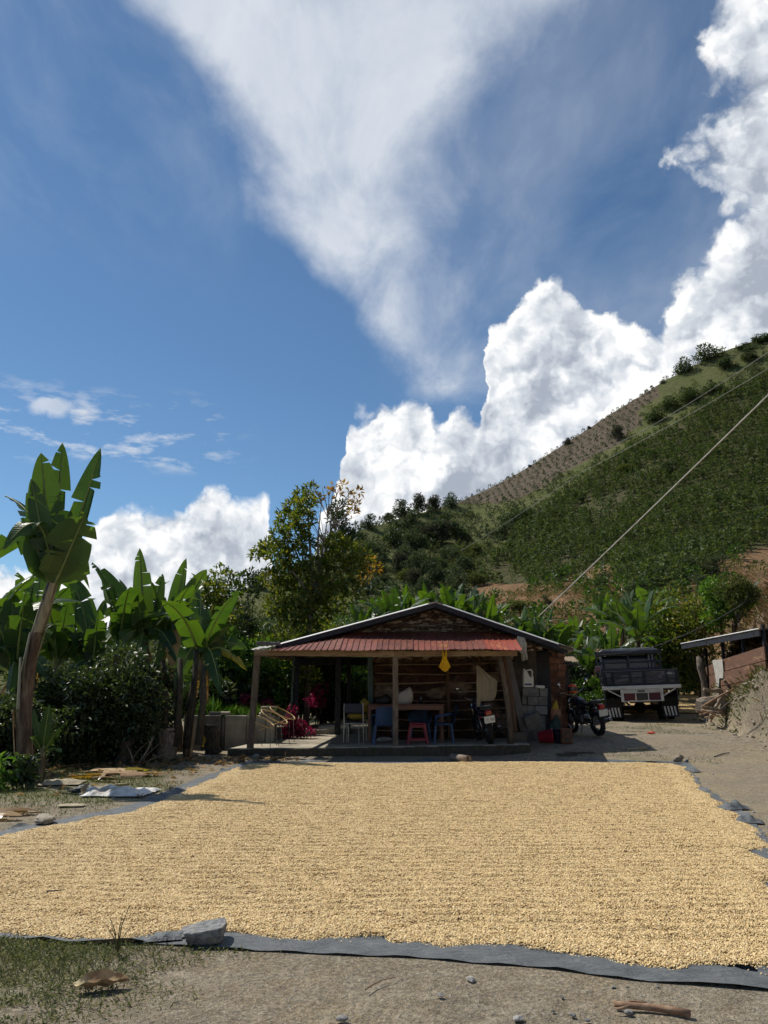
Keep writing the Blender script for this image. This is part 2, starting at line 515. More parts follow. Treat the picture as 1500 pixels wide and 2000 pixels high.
wear('wood_grey', (.17, .14, .11), (.075, .06, .045), 5, .85, (6, 6, .8), .6)
wear('wood_brown', (.12, .072, .042), (.045, .028, .018), 4, .8, (7, 7, .9), .6)
wear('wood_beam', (.26, .19, .12), (.12, .08, .05), 4, .8, (.9, 7, 7), .6)
wear('wood_pale', (.52, .40, .25), (.36, .26, .15), 6, .7, (2, 9, 9), .3)
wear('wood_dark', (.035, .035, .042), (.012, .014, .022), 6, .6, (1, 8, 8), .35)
wear('wood_dark_grey', (.11, .105, .105), (.035, .036, .042), 5, .7, (1, 1, 8), .5, c3=(.16, .155, .15))
wear('lath', (.27, .20, .14), (.14, .10, .07), 5, .85, (1, 8, 8), .5)
wear('bark', (.13, .10, .075), (.045, .034, .026), 9, .95, (3, 3, 1), 1.0, bdist=.02)
wear('bark_pale', (.24, .205, .165), (.10, .08, .06), 9, .9, (3, 3, 1), .8, bdist=.015)
wear('stump', (.10, .085, .065), (.03, .026, .02), 9, .95, (4, 4, 1), 1.0, c3=(.06, .075, .03), bdist=.03)
wear('driftwood', (.27, .21, .155), (.14, .105, .075), 7, .8, (2, 2, 5), .5, c3=(.33, .26, .20))
wear('redwood_stick', (.36, .24, .15), (.22, .125, .075), 7, .8, (2, 2, 5), .3)
wear('clay_board', (.20, .10, .058), (.13, .07, .045), 3, .85, (1, 1, 5), .4, c3=(.25, .15, .09))
wear('teal_paint', (.075, .125, .115), (.05, .08, .075), 5, .7, (5, 5, 1), .3)
wear('concrete', (.27, .25, .21), (.17, .155, .13), 2.2, .9, (1, 1, 1), .5, c3=(.33, .31, .26))
wear('concrete_slab', (.46, .41, .31), (.32, .28, .21), 1.4, .9, (1, 1, 1), .5, c3=(.18, .155, .12))
wear('concrete_old', (.15, .14, .125), (.06, .056, .05), 2.6, .95, (1, 1, .6), .8, c3=(.05, .05, .04))
wear('grey_block', (.17, .17, .165), (.11, .11, .105), 7, .95, (1, 1, 1), .8)
wear('clay_brick', (.20, .095, .055), (.11, .05, .03), 7, .9, (1, 1, 1), .6, c3=(.33, .19, .12))
wear('stone', (.34, .325, .30), (.20, .19, .175), 9, .9, (1, 1, 1), .9, bdist=.01)
wear('stone_dark', (.20, .20, .195), (.10, .10, .10), 9, .9, (1, 1, 1), .9, bdist=.01)
wear('stone_tan', (.36, .31, .24), (.23, .19, .14), 9, .9, (1, 1, 1), .9, bdist=.01)
wear('asphalt_chunk', (.29, .29, .285), (.14, .14, .14), 26, .95, (1, 1, 1), 1.0, c3=(.36, .33, .27), bdist=.008)
wear('zinc', (.34, .34, .34), (.22, .215, .21), 5, .5, (1, 1, 1), .2, metal=.35, c3=(.13, .075, .05), spec=.5)
wear('zinc_under', (.05, .045, .04), (.025, .02, .02), 5, .7, (1, 1, 1), .2)
wear('white_paint', (.62, .61, .56), (.50, .49, .44), 5, .55, (1, 1, 3), .1, c3=(.40, .38, .33))
wear('navy_paint', (.012, .016, .035), (.008, .010, .022), 5, .35, (1, 1, 1), .1, spec=.5)
wear('black_paint', (.012, .012, .014), (.02, .02, .02), 8, .4, (1, 1, 1), .1, spec=.5)
wear('black_rubber', (.014, .014, .014), (.028, .026, .024), 12, .85, (1, 1, 1), .3)
wear('chrome', (.55, .55, .56), (.38, .38, .39), 12, .22, (1, 1, 1), .05, metal=1.0, spec=.5)
wear('steel', (.20, .20, .21), (.11, .11, .115), 12, .4, (1, 1, 1), .1, metal=.8)
wear('engine_metal', (.16, .16, .165), (.07, .07, .075), 20, .45, (1, 1, 1), .3, metal=.7)
wear('blue_plastic', (.016, .06, .15), (.012, .045, .11), 5, .5, (1, 1, 1), .05, spec=.4)
wear('red_plastic', (.20, .012, .03), (.14, .010, .022), 5, .5, (1, 1, 1), .05, spec=.4)
wear('red_bucket', (.26, .012, .028), (.22, .012, .02), 5, .5, (1, 1, 1), .05, spec=.4)
wear('blue_black_plastic', (.014, .02, .05), (.01, .014, .03), 5, .5, (1, 1, 1), .05, spec=.4)
wear('orange_plastic', (.55, .10, .02), (.42, .07, .02), 5, .5, (1, 1, 1), .05, spec=.4)
wear('teal_plastic', (.02, .17, .15), (.02, .12, .11), 5, .5, (1, 1, 1), .05, spec=.4)
wear('white_plastic', (.62, .64, .58), (.52, .54, .47), 5, .45, (1, 1, 1), .05, spec=.4)
wear('yellow_plastic', (.50, .36, .03), (.38, .26, .03), 5, .5, (1, 1, 1), .05)
wear('yellow_rope', (.80, .50, .015), (.62, .36, .01), 30, .7, (1, 1, 1), .4)
wear('tabletop_red', (.14, .040, .022), (.085, .028, .018), 4, .45, (1, 7, 7), .2, spec=.5)
wear('towel', (.30, .255, .17), (.22, .185, .12), 60, .95, (1, 1, 1), .6)
wear('cloth_grey', (.44, .42, .37), (.30, .285, .25), 8, .95, (1, 1, 1), .4)
wear('sacking', (.46, .45, .41), (.34, .33, .30), 8, .9, (1, 1, 1), .4)
wear('yellow_bag', (.27, .20, .03), (.16, .13, .03), 8, .8, (1, 1, 1), .4)
wear('white_sheet', (.72, .70, .66), (.52, .49, .43), 6, .6, (1, 1, 1), .4, c3=(.36, .31, .24))
wear('card', (.42, .36, .24), (.30, .25, .17), 8, .85, (1, 1, 1), .4)
wear('dry_leaf', (.40, .28, .15), (.24, .14, .07), 12, .8, (1, 1, 1), .5, c3=(.50, .42, .24))
wear('cane', (.62, .44, .20), (.44, .28, .12), 12, .5, (1, 1, 1), .2)
wear('wire_white', (.55, .53, .47), (.40, .38, .33), 3, .6, (1, 1, 1), .1)
wear('wire_dark', (.12, .12, .12), (.07, .07, .07), 3, .6, (1, 1, 1), .1)
wear('red_lens', (.34, .006, .012), (.22, .005, .01), 9, .2, (1, 1, 1), .1, spec=.6)
wear('dull_red', (.11, .012, .022), (.06, .01, .02), 9, .4, (1, 1, 1), .1)
wear('plate_white', (.66, .67, .60), (.56, .57, .52), 9, .5, (1, 1, 1), .1)
wear('plate_ink', (.02, .02, .02), (.03, .03, .03), 9, .6, (1, 1, 1), .1)
wear('white_stripe', (.68, .68, .66), (.50, .50, .48), 9, .5, (1, 1, 1), .1)
wear('mirror_glass', (.85, .87, .9), (.8, .82, .85), 2, .06, (1, 1, 1), .0, metal=1.0)
wear('cab_glass', (.012, .018, .02), (.02, .03, .032), 2, .08, (1, 1, 1), .0, spec=.6)
wear('label_blue', (.03, .03, .16), (.04, .04, .2), 9, .5, (1, 1, 1), .1)
wear('orange_debris', (.75, .12, .06), (.6, .08, .04), 9, .6, (1, 1, 1), .1)
wear('mud_wall', (.085, .040, .024), (.030, .017, .012), 3.2, .95, (1, 1, 1.6), 1.0, c3=(.25, .19, .14), bdist=.04)  # mud albedo lowered to deepen the shade under the porch roof
wear('seat_vinyl', (.018, .018, .02), (.028, .028, .03), 9, .5, (1, 1, 1), .2)
wear('blue_tank', (.02, .025, .09), (.015, .018, .06), 5, .25, (1, 1, 1), .02, spec=.6)
wear('black_tank', (.018, .02, .035), (.012, .014, .025), 5, .25, (1, 1, 1), .02, spec=.6)

def f_red(g, o):
    v = gp(g); oi = orand(g)
    n = g.noise(g.vmath('MULTIPLY', v, (3, .6, 1)), 3, 6, .6)
    c = g.mix(n.sstep(.35, .7), (.225, .066, .042), (.155, .044, .030))
    rust = g.noise(g.vmath('MULTIPLY', v, (5, 1.2, 1)), 2.2, 5, .6)
    c = g.mix(rust.sstep(.52, .68) * .8, c, (.30, .105, .05))
    c = g.mix(g.noise(g.vmath('MULTIPLY', v, (1, .5, 1)), 1.6, 4, .6).sstep(.5, .66) * .6, c, (.12, .045, .035))
    c = g.mix(g.noise(v, 9, 4, .6).sstep(.66, .74), c, (.32, .24, .2))
    c = g.vmath('SCALE', c, scale=oi.lin(0, 1, .72, 1.25))
    return pbsdf(g, c, .55, 0, bump=n, bstr=.15, spec=.35)
mat('red_roof', f_red)
wear('red_roof_orange', (.36, .085, .04), (.28, .06, .035), 4, .55, (4, 1, 1), .15, c3=(.50, .20, .07))

def leafmat(name, stops, trans=.45, rough=.45, tcol=(1.5, 1.5, .5), spec=.4, noise_s=0.0, alt=None):
    """foliage: each leaf its own tone, light passes through"""
    def f(g, o):
        r = isl(g)
        c = g.ramp(r, stops)
        if alt: c = g.mix(g.noise(gp(g), alt[0], 3, .5).sstep(.45, .62), c, alt[1])
        b = pbsdf(g, c, rough, spec=spec)
        t = g.n.new('ShaderNodeBsdfTranslucent')
        g.put(t.inputs[0], g.mix(1.0, c, tcol, 'MULTIPLY'))
        m = g.n.new('ShaderNodeMixShader'); m.inputs[0].default_value = trans
        g.nt.links.new(b, m.inputs[1]); g.nt.links.new(t.outputs[0], m.inputs[2])
        return m.outputs[0]
    return mat(name, f)
leafmat('leaf_coffee', [(0, (.024, .042, .018)), (.6, (.044, .070, .030)), (1, (.085, .12, .052))], .28, .42, (1.6, 1.6, .5), .4)
leafmat('leaf_citrus', [(0, (.05, .085, .018)), (.55, (.085, .125, .022)), (.85, (.16, .17, .03)), (1, (.24, .20, .04))], .45, .42)
leafmat('leaf_green', [(0, (.025, .058, .015)), (.6, (.045, .095, .022)), (1, (.085, .145, .03))], .4, .42)
leafmat('leaf_bright', [(0, (.04, .10, .02)), (.6, (.075, .16, .03)), (1, (.13, .22, .04))], .45, .42)
leafmat('leaf_dark', [(0, (.026, .048, .020)), (.7, (.045, .074, .030)), (1, (.075, .105, .042))], .3, .5)
leafmat('leaf_far', [(0, (.048, .075, .038)), (.7, (.072, .10, .050)), (1, (.115, .135, .068))], .25, .7, (1.2, 1.2, .7), .2)
leafmat('leaf_far_grey', [(0, (.062, .066, .045)), (.7, (.085, .085, .058)), (1, (.12, .11, .08))], .2, .8, (1.1, 1.1, .8), .1)
leafmat('leaf_plantation', [(0, (.040, .068, .024)), (.5, (.075, .112, .038)), (.9, (.118, .158, .052)), (1, (.19, .20, .085))], .3, .6, (1.3, 1.3, .6), .25)
leafmat('leaf_scrub', [(0, (.07, .095, .028)), (.6, (.10, .125, .038)), (1, (.16, .16, .06))], .3, .7, (1.2, 1.2, .7), .15)
leafmat('leaf_straw', [(0, (.20, .14, .07)), (.6, (.28, .19, .10)), (1, (.38, .27, .15))], .3, .8, (1.2, 1.1, .8), .1)
leafmat('leaf_magenta', [(0, (.10, .004, .025)), (.6, (.20, .007, .05)), (1, (.36, .018, .09))], .45, .45, (1.4, .9, 1.2))
leafmat('leaf_orange', [(0, (.30, .15, .03)), (.6, (.36, .20, .03)), (1, (.20, .17, .03))], .45, .5)
leafmat('grass', [(0, (.07, .10, .03)), (.6, (.11, .14, .045)), (1, (.22, .21, .10))], .35, .6, (1.2, 1.2, .7), .2)
leafmat('grass_deep', [(0, (.075, .095, .038)), (.6, (.13, .145, .065)), (1, (.27, .25, .14))], .35, .5, (1.2, 1.2, .7), .3)

def banana_mat(name, c1, c2, trans=.5):
    def f(g, o):
        v = gp(g)
        r = orand(g)
        n = g.noise(v, 2.2, 3, .5)
        c = g.mix((n + r * .5).sstep(.35, .95), c1, c2)
        ribs = g.math('SINE', g.sep(oc(g))[2] * 150.0)
        b = pbsdf(g, c, .36, spec=.45, bump=ribs + g.noise(v, 30, 2, .5) * 2, bstr=.25, bdist=.004)
        t = g.n.new('ShaderNodeBsdfTranslucent'); g.put(t.inputs[0], g.mix(1.0, c, (2.1, 2.0, .35), 'MULTIPLY'))
        m = g.n.new('ShaderNodeMixShader'); m.inputs[0].default_value = trans
        g.nt.links.new(b, m.inputs[1]); g.nt.links.new(t.outputs[0], m.inputs[2])
        return m.outputs[0]
    return mat(name, f)
banana_mat('banana_leaf', (.024, .060, .022), (.052, .102, .026), .42)
banana_mat('banana_leaf_dry', (.22, .13, .06), (.36, .24, .12), .3)
banana_mat('banana_leaf_yellow', (.16, .17, .03), (.30, .24, .03), .45)
wear('midrib', (.17, .22, .06), (.12, .15, .05), 6, .5, (1, 1, 1), .1)
wear('pseudostem', (.19, .145, .095), (.062, .036, .024), 2.6, .7, (4, 4, .9), .8, c3=(.34, .31, .22), bdist=.02)
wear('pseudostem_top', (.26, .23, .15), (.14, .12, .07), 4, .6, (5, 5, .8), .3, c3=(.24, .19, .10))

# ------------------------------------------------------------------ leaves as arrays
def leaf_mesh(name, P, T, size, m, wid=.42, fold=.25, up=None, seed=0, jit=.35, quad=False):
    """P base points, T leaf directions (n,3); each leaf two folded triangles"""
    R = np.random.default_rng(seed + 5)
    P = np.asarray(P, float); T = np.asarray(T, float); n = len(P)
    T = T / (np.linalg.norm(T, axis=1, keepdims=True) + 1e-9)
    A = R.normal(size=(n, 3)) * .6; A[:, 2] += 1.0
    S = np.cross(T, A); S /= (np.linalg.norm(S, axis=1, keepdims=True) + 1e-9)
    N = np.cross(S, T)
    L = (size * (1 + R.uniform(-jit, jit, n)))[:, None]
    b = P; t = P + T * L - N * L * .12
    mid = P + T * L * .48 + N * L * .04
    l = mid + S * L * wid * .5 + N * L * fold * wid * .6; r = mid - S * L * wid * .5 + N * L * fold * wid * .6
    V = np.stack([b, l, t, r], 1).reshape(-1, 3)
    i = np.arange(n)[:, None] * 4
    F = np.concatenate([i + [0, 2, 1], i + [0, 3, 2]], 1).reshape(-1, 3)
    return np_mesh(name, V, F3=F, mats=[m])
# ------------------------------------------------------------------ the lie of the land
def XB(y):
    """foot of the earth bank"""
    y = np.asarray(y, float)
    return 8.5 + (np.minimum(y, 25) - 17.5) * .215 + np.maximum(y - 25, 0) * .45
def gz(x, y):
    x = np.asarray(x, float); y = np.asarray(y, float)
    z = 0.31 * ss(16.2, 19.5, y) * ss(2.2, 4.2, x)
    z = z + 0.10 * ss(20, 26, y) * ss(-4, 4, x) + 0.16 * ss(19, 25, y) * ss(2.0, -2, x)
    z = z + np.clip(y - 26, 0, 30) * 0.058 * ss(-6, 4, x)
    xb = XB(y) + .35 * (vnoise(y, 0 * y, .7, 3, 9) - .5)
    s = np.clip(x - xb, 0, 14)
    bank = np.interp(s, [0, .15, .5, 1.2, 3.3, 8, 14], [0, .48, 1.45, 2.25, 4.6, 8.2, 10.0]) * (1 + .5 * (vnoise(x, y, 1.3, 5, 3) - .5))
    bank = bank + ss(0, .6, s) * .16 * (vnoise(x, y, 4, 4, 5) - .5)
    z = z + bank * ss(3, 9, y)
    # left verge drops slightly behind the bushes
    z = z - .12 * ss(-7, -10, x)
    return z
def gzf(x, y): return float(gz(x, y))

def relief(x, y):
    x = np.asarray(x, float); y = np.asarray(y, float)
    return .035 * (vnoise(x, y, .8, 4, 1) - .5) + .012 * (vnoise(x, y, 6, 3, 2) - .5)

def P2G(px, py, z=None):
    """point of the ground seen in that direction"""
    r = ray(px, py); y = 12.0
    for _ in range(40):
        k = y / r.y; x = r.x * k
        zz = gzf(x, y) if z is None else z
        yn = (zz - EYE) / r.z * r.y if r.z < -1e-4 else 60
        y = .5 * y + .5 * min(max(yn, 1), 60)
    return Vector((r.x / r.y * y, y, gzf(r.x / r.y * y, y)))

# outlines on the ground
BEANS_PX = [(490,1494),(600,1491),(760,1493),(900,1490),(1060,1489),(1170,1491),(1250,1491),(1310,1493),(1336,1499),(1347,1512),(1362,1543),(1380,1553),(1408,1570),(1406,1580),(1436,1590),(1446,1602),(1470,1626),(1497,1655),
            (1470,1664),(1490,1676),(1520,1690),(1530,1712),(1480,1726),(1500,1748),(1560,1790),(1640,1850),(1660,1905),
            (1560,1897),(1500,1894),(1440,1893),(1400,1896),(1350,1893),(1320,1895),(1250,1886),(1180,1872),(1130,1867),(1080,1859),(1000,1846),(940,1843),(880,1843),(820,1841),(780,1842),(745,1832),(690,1831),(620,1833),(560,1832),(500,1826),(450,1823),(400,1824),(330,1828),(290,1831),(250,1837),(200,1839),(150,1837),(100,1838),(50,1832),(0,1826),(-80,1818),(-300,1800),
            (-420,1740),(-300,1690),(-100,1660),(0,1636),(60,1624),(120,1612),(190,1600),(250,1590),(300,1572),(335,1560),(370,1543),(402,1529),(432,1514),(460,1503)]
TARP_PX = [(478,1489),(600,1487),(900,1486),(1170,1485),(1250,1487),(1320,1487),(1345,1489),(1356,1512),(1372,1536),(1390,1548),(1412,1562),(1440,1578),(1458,1592),(1480,1612),(1515,1650),(1560,1690),(1640,1760),(1760,1860),(1760,1962),
           (1600,1940),(1500,1932),(1400,1926),(1300,1918),(1150,1903),(1000,1888),(850,1876),(720,1866),(660,1862),(500,1857),(440,1852),(350,1848),(200,1846),(100,1841),(40,1836),(0,1832),(-100,1828),(-340,1812),(-480,1740),(-320,1675),(-100,1648),(0,1625),(60,1612),(120,1600),(190,1588),(240,1576),(290,1560),(330,1545),(370,1526),(420,1510),(450,1498)]
def inpoly(x, y, poly):
    x = np.asarray(x, float); y = np.asarray(y, float); c = np.zeros(x.shape, bool); n = len(poly)
    for i in range(n):
        x1, y1 = poly[i]; x2, y2 = poly[i - 1]
        if abs(y2 - y1) < 1e-12: continue
        m = ((y1 > y) != (y2 > y)) & (x < (x2 - x1) * (y - y1) / (y2 - y1) + x1)
        c ^= m
    return c
def polydist(x, y, poly):
    d = np.full(np.shape(x), 1e9); n = len(poly)
    for i in range(n):
        x1, y1 = poly[i - 1]; x2, y2 = poly[i]
        dx, dy = x2 - x1, y2 - y1; L = dx * dx + dy * dy + 1e-12
        t = np.clip(((x - x1) * dx + (y - y1) * dy) / L, 0, 1)
        d = np.minimum(d, np.hypot(x - x1 - t * dx, y - y1 - t * dy))
    return d
BEANS = [tuple(P2G(*p, z=0.0))[:2] for p in BEANS_PX]
TARP = [tuple(P2G(*p, z=0.0))[:2] for p in TARP_PX]

# ------------------------------------------------------------------ ground sheet
def f_ground(g, o):
    v = gp(g); x, y, z = g.sep(v)
    n1 = g.noise(v, .7, 5, .6); n2 = g.noise(v, 5, 6, .62); n3 = g.noise(v, 60, 3, .6)
    f1 = g.noise(v, 34, 5, .7); f2 = g.noise(v, 11, 5, .65)
    c = g.mix(n1.sstep(.35, .65), (.235, .180, .108), (.172, .138, .092))
    c = g.mix(n2.sstep(.4, .7), c, (.275, .232, .165))
    c = g.mix(g.noise(v, 22, 5, .7).sstep(.46, .62) * .5, c, (.105, .09, .068))
    c = g.mix(g.noise(v, .45, 3, .5).sstep(.52, .66) * .7, c, (.27, .215, .125))
    peb = g.voro(v, 42, 0, feature='F1', out=0); pc = g.voro(v, 42, 0, out=1)
    pr = g.sep(pc)[0]
    stone = peb.sstep(.34, .26) * pr.sstep(.72, .76)
    c = g.mix(stone, c, g.mix(g.sep(pc)[1], (.34, .325, .29), (.12, .115, .105)))
    dark = g.voro(v, 9, 1, .6).sstep(.16, .06) * g.noise(v, 1.3, 2, .5).sstep(.5, .6)
    c = g.mix(dark * .6, c, (.07, .055, .04))
    # thin turf showing between the stones on the verges
    gr = X(g, g.node('ShaderNodeAttribute', _attribute_name='turf').outputs['Fac'])
    gg = (gr + (g.noise(v, 2.2, 5, .65) - .5) * 1.1).sstep(.45, .75)
    c = g.mix(gg * .75, c, g.mix(n2, (.10, .115, .045), (.19, .175, .085)))
    # cut face of the bank: loose brown earth, redder towards the top
    bk = X(g, g.node('ShaderNodeAttribute', _attribute_name='bank').outputs['Fac'])
    earth = g.mix(n2.sstep(.35, .7), (.145, .112, .074), (.060, .047, .032))
    earth = g.vmath('SCALE', earth, scale=f1.lin(.32, .68, .6, 1.5))
    earth = g.mix(g.noise(v, 1.6, 4, .6).sstep(.48, .6) * .6, earth, (.11, .115, .05))
    earth = g.mix(z.sstep(1.5, 2.8), earth, g.mix(n2.sstep(.4, .65), (.185, .112, .070), (.10, .070, .046)))
    c = g.mix(bk, c, earth)
    grit = g.voro(v, 150, 0, out=1); gr1 = g.sep(grit)[0]
    c = g.mix((gr1 - .5) * .5 + .25, c, g.mix(gr1, (.08, .07, .055), (.42, .37, .29)))
    c = g.vmath('SCALE', c, scale=f1.lin(.32, .68, .68, 1.62) * f2.lin(.3, .7, .84, 1.24))
    h = n2 * .5 + n3 * .35 + f1 * .9 + stone * .5
    return pbsdf(g, c, .93, bump=h, bstr=1.0, bdist=.035, spec=.15)
mat('ground', f_ground)

def axis_steps(lo, hi, fine0, fine1, f, c):
    a = list(np.arange(fine0, fine1 + 1e-6, f)); s = f; p = fine0
    left = []
    while p > lo: s *= c; p -= s; left.append(p)
    right = []; s = f; p = a[-1]
    while p < hi: s *= c; p += s; right.append(p)
    return np.array(left[::-1] + a + right)
def turf_amount(x, y):
    t = ss(-2.6, -4.2, x + .30 * (y - 13)) * ss(9, 12, y) * .9
    t = np.maximum(t, ss(.9, -.9, x + 1.35 + .5 * (4.8 - y)) * ss(5.9, 5.2, y) * .95)     # clump at the near left
    t = np.maximum(t, .62 * np.exp(-((x - 5.2) / 1.6) ** 2 - ((y - 16.6) / 1.2) ** 2))
    t = np.maximum(t, .55 * np.exp(-((x - 7.6) / 1.5) ** 2 - ((y - 22.5) / 2.5) ** 2))
    t = np.maximum(t, ss(26, 30, y) * .9 * (1 - ss(6, 8, x) * ss(42, 40, y)))
    xb = XB(y)
    t = np.maximum(t, .55 * ss(-.5, .8, x - xb))
    return t
def build_ground():
    xs = axis_steps(-70, 80, -7, 12, .11, 1.09); ys = axis_steps(-60, 75, 2.5, 26, .11, 1.09)
    Xg, Yg = np.meshgrid(xs, ys)
    Z = gz(Xg, Yg)
    inside = ss(.0, .5, polydist(Xg, Yg, TARP)) * (~inpoly(Xg, Yg, TARP))
    Z = Z + relief(Xg, Yg) * inside - .004
    V = np.stack([Xg, Yg, Z], -1).reshape(-1, 3)
    nx, ny = len(xs), len(ys); i = np.arange(ny - 1)[:, None] * nx + np.arange(nx - 1)[None, :]
    F = np.stack([i, i + 1, i + nx + 1, i + nx], -1).reshape(-1, 4)
    me = np_mesh('ground', V, F4=F, mats=[MAT['ground']], smooth=True)
    for nm, arr in (('turf', turf_amount(Xg, Yg)), ('bank', ss(-.1, .3, Xg - XB(Yg)) * ss(3, 9, Yg))):
        a = me.attributes.new(nm, 'FLOAT', 'POINT'); a.data.foreach_set('value', arr.ravel().astype(np.float32))
    o = link('ground', me); tag(o, 'grey-brown gravel yard running from the near edge up past the house', None, None, 'structure')
build_ground()

# ------------------------------------------------------------------ the mountain side
SKY_PX = [(-900,1290),(-300,1270),(100,1250),(350,1215),(430,1180),(475,1150),(520,1132),(600,1105),(660,1070),(700,1035),(745,1022),(790,1008),(840,996),(895,980),(950,956),(1010,925),(1100,868),(1200,803),(1300,742),(1400,690),(1500,655),(1650,610),(1900,600)]
_ae = sorted((azel(*p)[0], azel(*p)[1]) for p in SKY_PX)
_A = np.array([a for a, e in _ae]); _E = np.array([e for a, e in _ae])
R0 = 46.0
def hill_R(az): return np.interp(az, [-1.2, -.25, -.13, -.05, .02, .12, .5, 1.0], [95, 100, 135, 170, 200, 235, 265, 265])
def hill_E(az):
    e = np.interp(az, _A, _E)
    f = ss(-.5, -1.2, az); e = e * (1 - f) + radians(1.6) * f
    f = ss(.85, 1.6, az); return e * (1 - f) + radians(4) * f
def hill_z(az, r):
    az = np.asarray(az, float); r = np.asarray(r, float)
    R1 = hill_R(az); E = hill_E(az)
    t = np.clip((r - R0) / (R1 - R0), 0, 1)
    e0 = radians(-.4)
    lift = t ** .9
    z = EYE + r * np.tan(e0 + (E - e0) * lift)
    x = r * np.sin(az); y = r * np.cos(az)
    # a cut in the slope above the bananas: steep bare face
    cut = ss(.08, .16, az) * ss(.52, .38, az)
    z = z + cut * 2.2 * ss(62, 74, r) * ss(140, 95, r)
    z = z + (vnoise(x, y, .022, 4, 21) - .5) * 9 * t * (1 - t) * 2 + (vnoise(x, y, .11, 3, 22) - .5) * 1.6 * ss(0, .1, t) * (1 - t)
    z = np.where(r > R1, z - (r - R1) * .28, z)
    return np.maximum(z, -3)
def pix_of(x, y, z):
    """photograph pixel of world points"""
    dy = y; dz = z - EYE
    f = dy * cos(PITCH) + dz * sin(PITCH); u = -dy * sin(PITCH) + dz * cos(PITCH)
    return 750 + FPX * x / f, 1000 - FPX * u / f
UPLINE = [(895,985),(960,985),(1010,975),(1060,950),(1100,925),(1160,890),(1215,868),(1230,845),(1262,822)]     # lower edge of the bare planted plot
BARETOP = [(895,960),(1262,790),(1270,765)]
PLANT_EDGE = [(860,1200),(900,1180),(930,1135),(950,1100),(985,1075),(1010,1030),(1060,992),(1090,975),(1160,918),(1200,893),(1240,868),(1300,838),(1400,778),(1500,722),(1700,620)]
def zone_bare(px, py):
    lo = np.interp(px, [p[0] for p in UPLINE], [p[1] for p in UPLINE])
    return (py < lo) & (px > 890) & (px < 1262 + (800 - py) * .5 + 12 * np.sin(py * .1)) & (px < 1300)
def zone_plant(px, py):
    up = np.interp(px, [p[0] for p in PLANT_EDGE], [p[1] for p in PLANT_EDGE])
    lowb = np.interp(px, [860,930,1000,1060,1110,1150,1172,1192,1205,1230,1290,1340,1380,1440,1500,1700], [1150,1146,1144,1142,1136,1112,1096,1104,1140,1170,1176,1150,1112,1086,1066,1000])
    return (py > up) & (py < lowb)
def zone_cut(px, py):
    lowb = np.interp(px, [860,930,1000,1060,1110,1150,1172,1192,1205,1230,1290,1340,1380,1440,1500,1700], [1150,1146,1144,1142,1136,1112,1096,1104,1140,1170,1176,1150,1112,1086,1066,1000])
    return (py >= lowb) & (px > 925)

def f_hill(g, o):
    v = gp(g)
    a = lambda n: X(g, g.node('ShaderNodeAttribute', _attribute_name=n).outputs['Fac'])
    n1 = g.noise(v, .12, 5, .6); n2 = g.noise(v, .9, 6, .65); n3 = g.noise(v, 3.5, 4, .6)
    scrub = g.mix(n2.sstep(.35, .68), (.085, .10, .038), (.15, .145, .065))
    scrub = g.mix(n1.sstep(.45, .62), scrub, (.10, .115, .042))
    bare = g.mix(n2.sstep(.35, .65), (.155, .120, .085), (.105, .088, .066))
    soil = g.mix(n2.sstep(.4, .6), (.055, .066, .026), (.105, .090, .050))
    cut = g.mix(n2.sstep(.35, .62), (.27, .150, .078), (.145, .098, .056))
    cut = g.mix(n3.sstep(.55, .68), cut, (.36, .26, .15))
    c = g.mix(a('bare'), scrub, bare); c = g.mix(a('plantation'), c, soil); c = g.mix(a('cut'), c, cut)
    return pbsdf(g, c, .95, bump=n2 + n3 * .6, bstr=.9, bdist=.5, spec=.05)
mat('hillside', f_hill)
def build_hill():
    az = np.concatenate([np.linspace(-pi, -.62, 50)[:-1], np.linspace(-.62, .75, 300), np.linspace(.75, pi, 50)[1:]])
    r = np.concatenate([np.linspace(40, 290, 210), np.linspace(295, 900, 14)])
    A, R = np.meshgrid(az, r)
    Z = hill_z(A, R); Z = np.where(R < 46, EYE + R * tan(radians(-.4)) - (46 - R) * .3, Z)
    Xg = R * np.sin(A); Yg = R * np.cos(A)
    V = np.stack([Xg, Yg, Z], -1).reshape(-1, 3)
    na, nr = len(az), len(r); i = np.arange(nr - 1)[:, None] * na + np.arange(na - 1)[None, :]
    F = np.stack([i, i + na, i + na + 1, i + 1], -1).reshape(-1, 4)
    me = np_mesh('hillside', V, F4=F[:, ::-1], mats=[MAT['hillside']], smooth=True)
    ok = Yg > 20
    px, py = pix_of(Xg, np.where(ok, Yg, 20), Z)
    wobx = (vnoise(Xg, Yg, .2, 3, 31) - .5) * 24
    for nm, m in (('bare', zone_bare(px, py + wobx * .4)), ('plantation', zone_plant(px, py + wobx * .5)), ('cut', zone_cut(px + wobx, py + wobx))):
        m = (m & ok).astype(np.float32)
        a = me.attributes.new(nm, 'FLOAT', 'POINT'); a.data.foreach_set('value', m.ravel())
    o = link('hillside', me); tag(o, 'steep mountainside of coffee plots rising behind the house', None, None, 'structure')
build_hill()

